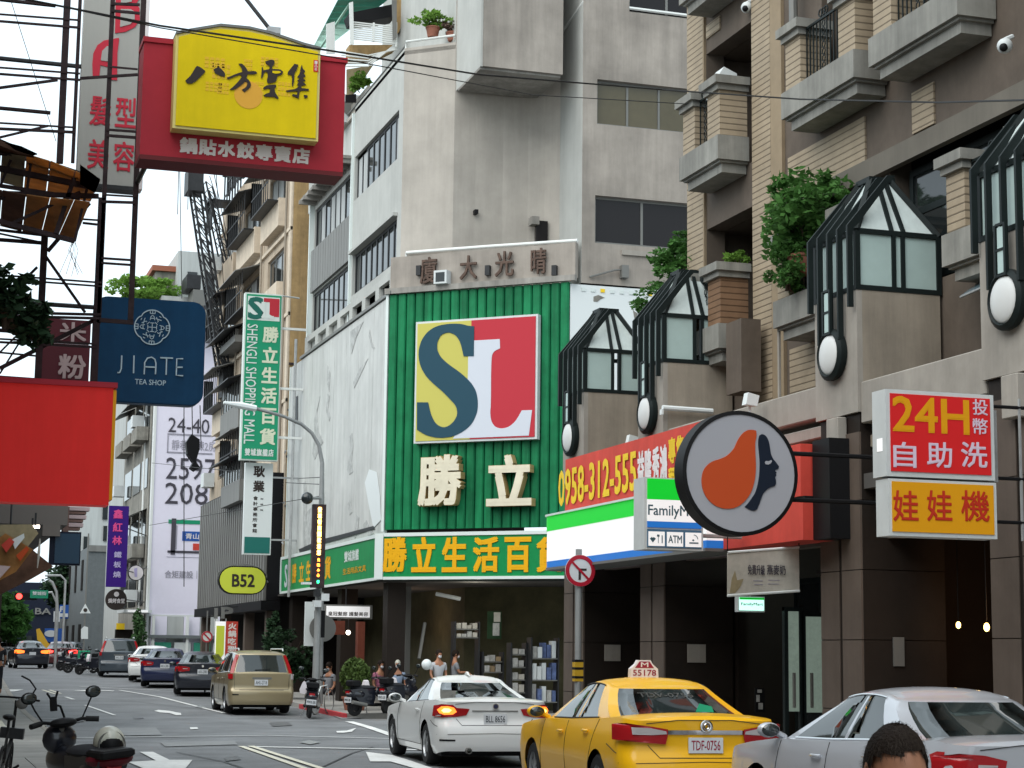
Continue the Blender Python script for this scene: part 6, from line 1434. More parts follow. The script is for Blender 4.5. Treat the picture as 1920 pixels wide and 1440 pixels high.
MB(g).prism([fx(g,*p) for p in [(68,1180),(74,1178),(90,1205),(101,1213),(98,1225),(88,1222),(75,1205),(70,1200)]], 0, .05).build('flag', 'yellow_cloth', t, world=True); x_ = fx(g,72,1200)[0]; MB().tube([(x_,122.1,gz(122)),(x_,122.1,fx(g,72,1182)[1])], .03, 5).build('pole', 'steel', t, world=True)
# signals: red light, green street name sign, curved poles
t = thing('traffic_signal', 'red traffic light glowing beside a green street name sign far away', 'traffic light', 9, 112, .8); g = front(112)
c = fx(g, 36, 1118); MB(g).box(c[0]-.25, c[0]+1.0, .1, .4, c[1]-.2, c[1]+.2).build('housing', 'black', t, world=True); MB(g).disc(c, .17, .05, .099, 16).build('red_lamp', 'brake', t, world=True)
bx(MB(g), g, (57,1106), (90,1122), 0, .08).build('street_name_board', 'road_green', t, world=True); tx('雙城街', 61, 87, (1109,1116), (1109,1116), 'plate_w', .03, g, t, -.02)
p = fx(g, 106, 1150); MB().tube([(p[0],112.2,gz(112)),(p[0],112.2,p[1]+.6),(p[0]-.3,112.2,p[1]+1.2),(c[0]+.9,112.2,c[1]+.15),(c[0],112.2,c[1]+.1)], .07, 8).build('mast_arm', 'steel', t, world=True, smooth=True)
t = thing('street_lamp', 'slim white street lamp with a curved arm far down the street', 'street lamp', 10, 116, .8); p = atp(119,1170,y=116)
MB().tube([(p.x,116,gz(116)),(p.x,116,atp(119,1088,y=116).z),(p.x-.3,116,atp(119,1079,y=116).z),(p.x-1.2,116,atp(119,1080,y=116).z)], .07, 8).build('pole', 'steel', t, world=True, smooth=True)
p = atp(92,1088,y=109); q = atp(108,1140,y=109); t = thing('street_lamp', 'grey curved lamp arm left of the parking board', 'street lamp', q.x, 109, .8); MB().tube([(q.x,109,gz(109)),(q.x,109,q.z),(q.x-.1,109,q.z+.9),(q.x-.35,109,p.z-.1),(p.x,109,p.z)], .08, 8).build('pole', 'steel', t, world=True, smooth=True)
# --- crane boom
t = thing('crane_boom', 'dark lattice crane boom hanging down behind the signs, hook and dark bucket below', 'crane', 11.5, 80, 10)
def lattice(p0a, p0b, p1a, p1b, y, n, w):
    A0, B0, A1, B1 = atp(*p0a, y=y), atp(*p0b, y=y), atp(*p1a, y=y), atp(*p1b, y=y); off = Vector((0, .9, 0))
    g = MB(); g.bar(A0, A1, w); g.bar(B0, B1, w); g.bar(A0+off, A1+off, w); g.bar(B0+off, B1+off, w); g.build('chord', 'dark_metal', t, world=True); g = MB()
    for i in range(n):
        a, b = A0.lerp(A1, i/n), B0.lerp(B1, (i+1)/n); c, d = B0.lerp(B1, i/n), A0.lerp(A1, (i+1)/n)
        g.bar(a, b, w*.45) if i % 2 else g.bar(c, d, w*.45); g.bar(a, c, w*.4); g.bar(a+off, b+off if i % 2 else d+off, w*.45); g.bar(a, a+off, w*.4)
    g.build('lacing', 'dark_metal', t, world=True)
lattice((356,318), (378,330), (412,690), (440,760), 80, 26, .09)
lattice((386,340), (398,350), (452,640), (470,640), 82, 20, .07)
a = atp(365, 330, y=79.9); MB().box(a.x-.3, a.x+.35, 79.6, 80.9, a.z-.7, a.z+.3).build('boom_head', 'dark_metal', t, world=True)
g = MB()
for (p, q) in (((335,318),(333,402)),((337,318),(341,560)),((354,318),(352,393)),((393,330),(409,380)),((400,320),(450,560)),((405,320),(430,700))): g.tube([atp(*p, y=79.5), atp(*q, y=79.5)], .02, 4)
for (p, q) in (((360,760),(362,880)),((375,760),(377,840)),((345,760),(345,1100))): g.tube([atp(*p, y=79.5), atp(*q, y=79.5)], .025, 4)
g.build('cable', 'cable', t, world=True)
q = [fx(front(79.4), *p) for p in [(348,830),(358,815),(373,825),(373,842),(366,866),(374,878),(364,884),(355,878),(361,868),(350,852)]]; MB(front(79.4)).prism(q, -.25, .25).build('bucket', 'black', t, world=True)
MB().box(12.4, 13.6, 80.0, 81.2, 12.5, 14).build('boom_foot', 'dark_metal', t, world=True)
# --- rooftop of the block behind the dumpling sign
t = thing('rooftop_greenhouse', 'green translucent rooftop awning with a white louvred rail above the corner store', 'roof structure', 13.5, 60, 19.2)
def qpl(pts, y, m, nm, th=.05):
    q = [(atp(*p, y=y).x, atp(*p, y=y).z) for p in pts]; MB().prism(q, y, y+th).build(nm, m, t, world=True)
# sloping roof as real panels between two eaves lines
for k in range(9):
    u0, u1 = k/9, (k+.93)/9
    L0 = EYE+ray(588+(650-588)*0, 86)*1; 
    A = atp(588, 88, y=64).lerp(atp(640, -12, y=58), u0); B = atp(588, 88, y=64).lerp(atp(640, -12, y=58), u1)
    D_ = atp(612, 90, y=62).lerp(atp(745, -14, y=56), u0); E_ = atp(612, 90, y=62).lerp(atp(745, -14, y=56), u1)
    MB().add([A, B, E_, D_, A+Vector((0,0,.03)), B+Vector((0,0,.03)), E_+Vector((0,0,.03)), D_+Vector((0,0,.03))], [(0,1,2,3),(7,6,5,4),(0,4,5,1),(1,5,6,2),(2,6,7,3),(3,7,4,0)]).build('roof_sheet', 'green_roof' if k > 3 else 'pale_green_roof', t, world=True)
MB().tube([atp(602, 88, y=61), atp(668, -10, y=58)], .05, 5).build('rafter', 'pale_green_roof', t, world=True)
qpl([(655,24),(735,8),(742,30),(700,38),(660,40)], 57, 'black', 'dark_awning', .8)
g = MB(front(56.5)); a, b = fx(front(56.5), 660, 38), fx(front(56.5), 741, 82)
for k in range(9): z = b[1]+(a[1]-b[1])*k/9; g.box(a[0], b[0], 0, .04, z, z+(a[1]-b[1])/16)
g.box(a[0]-.05, a[0], -.02, .06, b[1]-.1, a[1]+.1); g.box(b[0], b[0]+.05, -.02, .06, b[1]-.1, a[1]+.1); g.box((a[0]+b[0])/2-.03,(a[0]+b[0])/2+.03,-.02,.06,b[1],a[1])
g.build('louvred_rail', 'white_metal', t, world=True)
qpl([(612,45),(628,40),(628,100),(612,100)], 58.5, 'white_metal', 'post'); qpl([(655,5),(662,3),(664,82),(657,84)], 56.4, 'white_metal', 'post'); qpl([(735,0),(744,0),(744,70),(737,76)], 56.4, 'alu', 'post')
qpl([(655,84),(742,84),(742,92),(700,112),(655,112)], 57.2, 'beige_side', 'wall_piece', .5); qpl([(744,-10),(775,-10),(762,20),(748,60),(744,64)], 57.5, 'beige_side', 'wall_piece', .4)
for k in range(5): MB().tube([atp(640,96+k*7,y=57), atp(690,104+k*5,y=56.8), atp(745,92-k*3,y=56.6)], .03, 5).build('pipe', 'white_metal', t, world=True)
qpl([(650,130),(700,122),(665,175),(650,182)], 58.5, 'khaki', 'screen'); qpl([(648,178),(668,176),(668,192),(648,192)], 58, 'black', 'dark_gap')
MB().box(13.1, 15.5, 56.8, 66, 17.4, 19.0).build('roof_block', 'conc_left', t, world=True); MB().box(13.12, 15.5, 57.0, 66, 19.02, 19.6).build('parapet_wall', 'old_wall', t, world=True)
p = atp(655, 205, y=59.6); MB().box(p.x-.4, p.x+.3, 59.4, 60.0, p.z-.5, p.z+.45).build('air_conditioner', 'box_white', t, world=True); MB().disc((p.x, p.z), .28, 59.36, 59.399, 16).build('fan_grille', 'alu', t, world=True)
# overhead cables
def cable(lab, pts, r=.012, name='overhead_cable'):
    P = [atp(px, py, y=y) for px, py, y in pts]; out = []
    for i in range(len(P)-1):
        for k in range(8): out.append(P[i].lerp(P[i+1], k/8))
    out.append(P[-1]); m_ = MB().tube(out, r, 5); c = P[0]
    standalone(m_, name, 'cable', lab, 'cable', tuple(c), smooth=True)
cable('thick black cable sagging across the whole street above the yellow panel', [(-20,-15,18),(300,48,19.2),(620,95,19.4),(900,140,22),(1240,168,26),(1500,186,24),(1760,192,20),(1940,187,17)], .012)
cable('thinner cable running just below the thick one', [(40,-4,18),(300,52,19.1),(600,103,19.3),(735,128,21),(1000,178,27),(1290,195,27)], .007)
for k, (a, b, ya, yb, lab) in enumerate([((560,897),(600,895),60,52,'short thin cable from the bar to the LED pole, upper'),((535,905),(598,908),62,52,'short thin cable from the bar to the LED pole, lower'),((285,868),(450,885),90,66,'faint cable crossing the billboard prices'),((280,985),(600,930),90,55,'faint cable rising from the billboard map to the mall sign'),((20,0),(105,265),20,21,'faint loose wire hanging at the top left')]):
    cable(lab, [(*a, ya), (*b, yb)], .012 if ya > 30 else .004)
# --- lamp and LED sign pole by the junction
t = thing('led_lamp_pole', 'grey curved street lamp pole with an orange LED text panel and a globe camera', 'street lamp', 10.93, 52, gz(52))
P = [atp(590,1338,y=52), atp(597,1120,y=52), atp(603,940,y=52), atp(604,868,y=52), atp(598,835,y=52), atp(585,812,y=52), atp(565,795,y=52), atp(530,780,y=51.8), atp(480,766,y=51.6)]
MB().tube([P[0], P[1], P[2], P[3], P[4], P[5], P[6], P[7], P[8]], [.11,.09,.08,.06,.055,.05,.05,.045,.045], 10).build('pole', 'pole_grey', t, world=True, smooth=True)
MB().tube([atp(480,766,y=51.6), atp(450,760,y=51.55), atp(419,755,y=51.5)], [.09,.10,.04], 8).build('lamp_head', 'sign_white', t, world=True, smooth=True)
g = front(51.7); a, b = fx(g, 588, 945), fx(g, 608, 1102); MB(g).box(a[0], b[0], 0, .22, b[1], a[1]).build('led_case', 'rust_steel', t, world=True)
xm, xw = (a[0]+b[0])/2, .055; tz = a[1]-.08; hh = (a[1]-b[1]-.16)
rows = '雙城街商圈歡迎您光臨小心駕駛'
MB(g).vtext(rows[:8], xm-xw, xm+xw, tz-hh*.62, tz, -.012, .09, .12).build('led_text', 'led_core', t, world=True)
MB(g).vtext(rows[8:12], xm-xw*.7, xm+xw*.7, tz-hh*.90, tz-hh*.66, -.012, .09, .5).build('led_text', 'led', t, world=True); MB(g).vtext('停', xm-xw*.7, xm+xw*.7, tz-hh*.985, tz-hh*.94, -.012, .06).build('led_text', 'led_green', t, world=True)
p = atp(576, 934, y=51.7); MB().ball(tuple(p), .17, 16, 10).build('globe_camera', 'glass', t, world=True, smooth=True); MB().tube([p, atp(600,934,y=51.9)], .04, 6).build('camera_arm', 'pole_grey', t, world=True)
for (px, py, w_, h_, m_) in ((574,1094,.25,.06,'sign_white'),(594,1112,.14,.2,'dark_metal'),(594,1132,.2,.18,'box_white'),(608,1120,.22,.2,'box_white')):
    p = atp(px, py, y=51.8); MB().box(p.x-w_/2, p.x+w_/2, 51.65, 51.9, p.z-h_/2, p.z+h_/2).build('control_box', m_, t, world=True)
# second thinner post and pedestrian signal beside it
t = thing('signal_post', 'thin grey post with a dark signal head and round mirror beside the LED pole', 'traffic light', 11.1, 53, gz(53))
MB().tube([atp(602,1320,y=53), atp(604,1110,y=53)], .05, 8).build('post', 'pole_grey', t, world=True, smooth=True)
p = atp(600, 1165, y=52.6); MB().box(p.x-.15, p.x+.12, 52.5, 52.7, p.z-.45, p.z+.3).build('signal_head', 'black', t, world=True); p = atp(590,1165,y=53.6); MB().box(p.x-.3, p.x+.02, 53.5, 53.6, p.z-.7, p.z+.55).build('white_notice', 'sign_white', t, world=True)
p = atp(604, 1178, y=53.4); MB().disc((p.x,p.z), .38, 53.3, 53.36, 28).build('mirror', 'alu', t, world=True)
# lit shop sign under the green fascia
g = front(55.5); t = thing('shop_sign', 'white lit box sign with small black characters under the green fascia', 'sign', 13.8, 55.5, 2.7)
bx(MB(g), g, (610,1133), (698,1161), 0, .25).build('case', 'alu', t, world=True); bx(MB(g), g, (612,1136), (693,1158), -.02, -.001).build('face', 'lit_white', t, world=True); tx('皇冠髮廊 護髮美容', 615, 690, (1147,1155), (1147,1155), 'ink', .03, g, t, -.03)
q = fx(g, 650, 1133); MB().tube([(q[0],55.6,q[1]),(q[0],55.6,3.7)], .02, 5).build('hanger', 'dark_metal', t, world=True)
p = atp(653, 1186, y=56.5); tt = thing('globe_lamp', 'small white globe lamp glowing under the lit shop sign', 'lamp', p.x, 56.5, p.z); MB().ball((0,0,0), .07, 12, 8).build('globe', 'lamp_on', tt, smooth=True); MB().tube([(0,0,.05),(0,0,.6)], .01, 5).build('stem', 'dark_metal', tt)
# no-entry style sign at the far bend
t = thing('no_parking_sign', 'small round red no parking sign on a thin pole left of the banners', 'traffic sign', 11, 68, gz(68)); g = front(68)
c = fx(g, 388, 1194); MB(g).disc(c, .2, 0, .02, 20).build('disc', 'mall_white', t, world=True); mm = MB(g)
for k in range(20): a, b = 2*PI*k/20, 2*PI*(k+1)/20; mm.prism([(c[0]+r_*math.cos(u), c[1]+r_*math.sin(u)) for r_, u in ((.2,a),(.2,b),(.15,b),(.15,a))], -.01, -.001)
mm.prism([(c[0]-.13,c[1]+.09),(c[0]-.09,c[1]+.13),(c[0]+.13,c[1]-.09),(c[0]+.09,c[1]-.13)], -.012, -.0101); mm.build('ring', 'sl_red', t, world=True); MB().tube([(c[0],68.05,gz(68)),(c[0],68.05,fx(g,388,1145)[1])], .03, 6).build('pole', 'alu', t, world=True)
# ------------------------------------------------------------------ vehicles (built facing +y, rear at y = -L/2)
def tab(t, v):
    if v <= t[0][0]: return t[0][1]
    for a, b in zip(t, t[1:]):
        if v <= b[0]: return a[1] + (b[1]-a[1])*(v-a[0])/(b[0]-a[0])
    return t[-1][1]
def sm(t, v, d=.06): return (tab(t, v-d)+tab(t, v)*2+tab(t, v+d))/4
class Car:
    def __init__(s, L, W, H, deck, wy, wr, sidew, gh, rear, rc=.3, ri=.17, fc=.55, fi=.30, crown=.05):
        s.__dict__.update(L=L, W=W/2, H=H, deck=deck, wy=wy, wr=wr, sidew=sidew, gh=gh, rear=rear, rc=rc, ri=ri, fc=fc, fi=fi, crown=crown)
    def hw(s, y):
        d = y + s.L/2; w = s.W
        if d < s.rc: u = 1 - max(d,0)/s.rc; w -= s.ri*(1 - math.sqrt(max(0, 1-u*u)))
        d = s.L/2 - y
        if d < s.fc: u = 1 - max(d,0)/s.fc; w -= s.fi*(1 - math.sqrt(max(0, 1-u*u)))
        return w
    def sw(s, z): return sm(s.sidew, z, .03)
    def belt(s, y): return sm(s.deck, y, .09)
    def dy(s, y, z):
        g = max(0, min(1, (-s.L/2 + .45 - y)/.45)); f = max(0, min(1, (y - s.L/2 + .5)/.5))
        return sm(s.rear, z, .04)*g - (.25*max(0,(z-.5)) + .06*max(0,.35-z)/.2)*f
    def low(s, y):
        z = .20
        for w in s.wy:
            R_ = s.wr + .055
            if abs(y-w) < R_: z = max(z, s.wr + math.sqrt(R_*R_-(y-w)**2)*.98)
        e = min(y+s.L/2, s.L/2-y); return z + (.05*(1-e/.3) if e < .3 else 0)
    def rear_y(s, x, z):
        k = s.sw(z); we = s.hw(-s.L/2)*k; ax = abs(x)
        if ax <= we: return -s.L/2 - .05*(1-(ax/we)**2) + s.dy(-s.L/2, z)
        a, b = -s.L/2, -s.L/2+s.rc
        for _ in range(18):
            m = (a+b)/2
            if s.hw(m)*k < ax: a = m
            else: b = m
        return a + s.dy(a, z)
    def body(s, m, root):
        ys = set()
        y = -s.L/2
        while y < s.L/2: ys.add(round(y,3)); y += .09
        for d in (.0,.01,.03,.06,.1,.15,.2): ys.add(round(-s.L/2+d,3)); ys.add(round(s.L/2-d,3))
        for w in s.wy:
            for k in range(13): ys.add(round(w+(s.wr+.055)*math.cos(PI*k/12),3))
        ys = sorted(ys); K = 20; Q = 10; mb = MB(); vs = []; ring = 2*K + Q - 1
        for y in ys:
            zl, zb = s.low(y), s.belt(y); h = s.hw(y); L_ = []
            for k in range(K):
                z = zl + (zb-zl)*(k/(K-1)); L_.append((h*s.sw(z), z))
            r = [(-x, y+s.dy(y,z), z) for x, z in L_]
            wt = L_[-1][0]
            for q in range(1, Q):
                u = -1+2*q/Q; z = zb + s.crown*(1-u*u)**.8; r.append((wt*u, y+s.dy(y,z), z))
            r += [(x, y+s.dy(y,z), z) for x, z in L_[::-1]]
            vs += r
        fs = []
        for i in range(len(ys)-1):
            for k in range(ring-0):
                if k == ring: break
                a = i*(ring+0)
        n = 2*K+Q-1; 
        for i in range(len(ys)-1):
            for k in range(n-1): fs.append((i*n+k, i*n+k+1, (i+1)*n+k+1, (i+1)*n+k))
        mb.add(vs, fs)
        for end in (0, len(ys)-1):                       # caps, bulging a little
            base = [vs[end*n+k] for k in range(n)]; g = []
            for k in range(K):
                a, b = base[k], base[n-1-k]
                for q in range(Q+1):
                    u = -1+2*q/Q; g.append((a[0]+(b[0]-a[0])*q/Q, a[1]+(-.05 if end == 0 else .08)*(1-u*u), a[2]))
            f2 = [(k*(Q+1)+q, k*(Q+1)+q+1, (k+1)*(Q+1)+q+1, (k+1)*(Q+1)+q) for k in range(K-1) for q in range(Q)]
            o = [base[K-1+q] for q in range(Q+1)]; nb = len(g); g += o
            f2 += [((K-1)*(Q+1)+q, (K-1)*(Q+1)+q+1, nb+q+1, nb+q) for q in range(Q)]
            mb.add(g, f2)
        o = mb.build('body', m, root, smooth=True)
        u = MB(); e = s.L/2-.25
        u.box(-s.W*.86, s.W*.86, -e, e, .17, .42); u.build('underbody', 'black', root)
        for w in s.wy:
            MB().box(-s.W*.88, s.W*.88, w-s.wr-.03, w+s.wr+.03, .2, s.wr*2+.06).build('wheel_well', 'black', root)
        return o
    def ghpt(s, t, side, u):
        g = s.gh; te = t**.85
        yr = g['yrb'] + (g['yrr']-g['yrb'])*te; yf = g['yfb'] + (g['yfr']-g['yfb'])*t**.9; w = g['w0'] + (g['w1']-g['w0'])*t**1.2 - .05*max(0,(t-.8)/.2)**2; t = t if t < .8 else .8+.2*math.sin((t-.8)/.2*PI/2)
        zb = s.belt(yr if side == 'r' else (yf if side == 'f' else yr+(yf-yr)*u)) - .02
        rr = g.get('rr', .14)
        if side == 'r': return (w*u, yr + rr*abs(u)**3.5, (s.belt(yr)-.02) + (s.H-.10-s.belt(yr)+.02)*t)
        if side == 'f': return (w*u, yf - .28*abs(u)**3, (s.belt(yf)-.02) + (s.H-.10-s.belt(yf)+.02)*t)
        y = (yr+rr) + ((yf-.28)-(yr+rr))*u; ez = s.H-.045-.055*(2*abs(u-.5))**2.4
        return (w, y, s.belt(y)-.02 + (ez-s.belt(y)+.02)*t)
    def greenhouse(s, m, root, trim=True):
        T_ = [0, .09, .3, .55, .78, .90, .97, 1.0]; g = s.gh; U = [-1,-.93,-.86,-.6,-.3,0,.3,.6,.86,.93,1]
        body = MB(); gr = MB(); gf = MB(); side = {}
        def q(mb, f, side_, u0, u1, t0, t1, sx=1):
            P4 = [s.ghpt(t0, side_, u0), s.ghpt(t0, side_, u1), s.ghpt(t1, side_, u1), s.ghpt(t1, side_, u0)]
            mb.add([(p[0]*sx, p[1], p[2]) for p in P4], [(0,1,2,3)])
        for i in range(len(T_)-1):
            t0, t1 = T_[i], T_[i+1]; gl = .08 < (t0+t1)/2 < .92
            for a, b in zip(U, U[1:]):
                inn = abs((a+b)/2) < .87
                q(gr if gl and inn else body, 0, 'r', a, b, t0, t1); q(gf if gl and inn else body, 0, 'f', a, b, t0, t1)
            glS = .08 < (t0+t1)/2 < .88
            su = sorted(set([0, 1] + [round(k/16,4) for k in range(17)] + g['pill']))
            for a, b in zip(su, su[1:]):
                mid = (a+b)/2; win = None
                for k, (p, r_) in enumerate(g['wins']):
                    sl = g.get('slant', .0)*(t0+t1)/2 if k == 0 else 0
                    if p + sl < mid < r_: win = k
                for sx in (1, -1):
                    if glS and win is not None: q(side.setdefault((win, sx), MB()), 0, 's', a, b, t0, t1, sx)
                    else: q(body, 0, 's', a, b, t0, t1, sx)
        # roof
        su = [k/12 for k in range(13)]; rows = []
        rows.append([s.ghpt(1, 'r', u) for u in U])
        for k in su:
            L_ = s.ghpt(1, 's', k); rows.append([(L_[0]*u, L_[1], L_[2] + .045*(1-u*u)**.7) for u in U])
        rows.append([s.ghpt(1, 'f', u) for u in U])
        n = len(U); vs = [p for r in rows for p in r]
        body.add(vs, [(i*n+j, i*n+j+1, (i+1)*n+j+1, (i+1)*n+j) for i in range(len(rows)-1) for j in range(n-1)])
        for mb in (body,):
            o = mb.build('roof', m, root, smooth=True)
        def welded(mb, nm, mt):
            o = mb.build(nm, mt, root, smooth=False); bm = bmesh.new(); bm.from_mesh(o.data); bmesh.ops.remove_doubles(bm, verts=bm.verts, dist=.001); bm.to_mesh(o.data); bm.free(); o.data.shade_smooth(); return o
        bm = bmesh.new(); bm.from_mesh(o.data); bmesh.ops.remove_doubles(bm, verts=bm.verts, dist=.001); bmesh.ops.recalc_face_normals(bm, faces=bm.faces); bm.to_mesh(o.data); bm.free()
        for sx in (-1, 1):
            a0 = g['wins'][0][0]; a1 = g['wins'][-1][1]
            for tt in (.08, .90):
                Q = [s.ghpt(tt, 's', a0+(a1-a0)*k/14) for k in range(15)]; MB().tube([((p[0]+.004)*sx, p[1], p[2]) for p in Q], .009, 5).build('window_trim', 'chrome' if trim else 'black', root)
        welded(gr, 'rear_window', 'car_glass'); welded(gf, 'windscreen', 'car_glass')
        for k in side: welded(side[k], 'side_window', 'car_glass')
    def patch(s, poly, where, m, nm, root, off=.008, sx=1, sub=3):
        """conforming patch; poly in (x,z) on the rear, (y,z) on the side."""
        tris = tessellate_polygon([[Vector((a, b, 0)) for a, b in poly]]); bm = bmesh.new(); vv = [bm.verts.new((a, b, 0)) for a, b in poly]
        for t in tris:
            try: bm.faces.new([vv[i] for i in t])
            except ValueError: pass
        bmesh.ops.subdivide_edges(bm, edges=bm.edges[:], cuts=sub, use_grid_fill=True)
        for v in bm.verts:
            a, b = v.co.x, v.co.y
            we = s.hw(-s.L/2)*s.sw(b)
            v.co = ((a + max(0,min(1,(abs(a)-we+.03)/.05))*(off+.006))*sx, s.rear_y(a, b) - off, b) if where == 'r' else ((s.hw(a)*s.sw(b)+off)*sx, a+s.dy(a,b), b)
        bmesh.ops.recalc_face_normals(bm, faces=bm.faces)
        me = bpy.data.meshes.new(nm); bm.to_mesh(me); bm.free(); me.shade_smooth(); me.materials.append(M[m]); o = bpy.data.objects.new(nm, me); C.objects.link(o); o.parent = root; WM[o] = WM[root].copy(); return o
    def seam(s, pts, where, root, r=.005, m='seam', nm='seam', sx=1):
        P = []
        for a, b in zip(pts, pts[1:]):
            for k in range(6): P.append((a[0]+(b[0]-a[0])*k/6, a[1]+(b[1]-a[1])*k/6))
        P.append(pts[-1])
        Q = [((p[0]*sx), s.rear_y(p[0], p[1])-.001, p[1]) if where == 'r' else ((s.hw(p[0])*s.sw(p[1])+.001)*sx, p[0]+s.dy(*p), p[1]) for p in P]
        return MB().tube(Q, r, 4).build(nm, m, root)
_wheel = {}
def wheels(c, root, spokes=5, rimr=.72, m='rim', W_=.21):
    r = c.wr; k = (r, spokes, m)
    for wi, wy in enumerate(c.wy):
        for sx in (-1, 1):
            w = thing('wheel', None, None, 0, 0, 0); w.parent = root; w.location = (0,0,0); WM[w] = Matrix()
            w.location = (sx*(c.W-.02), wy, r); w.rotation_euler = (0, 0, 0 if sx > 0 else PI)
            if k not in _wheel:
                ty = MB(); ty.lathe([(r*.62,-.0),(r*.70,-.005),(r*.9,-.0),(r*.985,-.03),(r,-.07),(r,-W_+.05),(r*.97,-W_),(r*.6,-W_)], 36, 'x')
                t_ = ty.build('tyre', 'rubber', None, smooth=True)
                rm = MB(); rm.lathe([(r*.66,-.012),(r*.62,-.006),(r*.60,-.03),(r*.58,-.1)], 36, 'x'); rm.lathe([(0,-.02),(r*.12,-.02),(r*.14,-.05)], 16, 'x')
                for q in range(spokes):
                    a = 2*PI*q/spokes
                    for dv in (-.07, .07):
                        b = a+dv*1.4; c0 = a+dv*.6
                        def pt(rr_, an, wd, x): return (x, rr_*math.cos(an)-wd*math.sin(an), rr_*math.sin(an)+wd*math.cos(an))
                        w1, w2 = r*.055, r*.045
                        rm.add([pt(r*.1,c0,-w1,-.02),pt(r*.1,c0,w1,-.02),pt(r*.62,b,w2,-.03),pt(r*.62,b,-w2,-.03),pt(r*.1,c0,-w1,-.06),pt(r*.1,c0,w1,-.06),pt(r*.62,b,w2,-.07),pt(r*.62,b,-w2,-.07)], [(0,1,2,3),(7,6,5,4),(0,4,5,1),(1,5,6,2),(2,6,7,3),(3,7,4,0)])
                r_ = rm.build('rim', m, None, smooth=False)
                h = MB().lathe([(0,-.12),(r*.6,-.12),(r*.6,-.1)], 24, 'x').build('brake_disc', 'black', None)
                _wheel[k] = (t_, r_, h); first = True
            else: first = False
            for o in _wheel[k]:
                if first: o.parent = w
                else: q_ = o.copy(); C.objects.link(q_); q_.parent = w
def plate(c, root, x, z, txt, w=.36, h=.155, m='plate_w', tm='plate_txt'):
    y = c.rear_y(x, z) - .03
    MB().box(x-w/2, x+w/2, y, y+.02, z-h/2, z+h/2).build('number_plate', m, root)
    if txt: MB().text(txt, x-w*.42, x+w*.42, z-h*.32, z+h*.32, y-.003, .015).build('plate_lettering', tm, root)
def mirrors(c, root, y, m, z=None, col='black'):
    z = z or c.belt(y)+.06
    for sx in (-1, 1):
        x = c.hw(y)*c.sw(c.belt(y))-.02
        mb = MB().ball((sx*(x+.13), y, z+.02), .1, 14, 8, .72, 1.15, .75); mb.tube([(sx*(x-.05),y+.02,z-.05),(sx*(x+.06),y,z)], .03, 6)
        o = mb.build('wing_mirror', m, root, smooth=True)
        MB().ball((sx*(x+.13), y-.055, z+.02), .082, 12, 8, .72, 1.1, .3).build('mirror_glass', 'car_glass', o, smooth=True)
def doorset(c, root, ys, m, sx, zb=.28, hand=()):
    for y in ys: c.seam([(y[0], zb), (y[1], c.belt(y[1])-.01)], 's', root, sx=sx)
    c.seam([(ys[0][0], zb), (ys[-1][0], zb)], 's', root, sx=sx)
    for y in hand:
        z = c.belt(y)-.13; x = (c.hw(y)*c.sw(z)+.012)*sx; MB().tube([(x-.0*sx,y-.1,z),(x+.022*sx,y-.07,z),(x+.022*sx,y+.06,z),(x,y+.09,z)], .014, 6).build('door_handle', m, root, smooth=True)
SW = [(.15,.90),(.3,.965),(.45,.985),(.6,1.0),(.75,.99),(.88,.965),(1.0,.92),(1.1,.88)]
def place(o, x, y, head=0):
    o.matrix_world = T(x, y, gz(y), head); WM[o] = o.matrix_world.copy(); return o
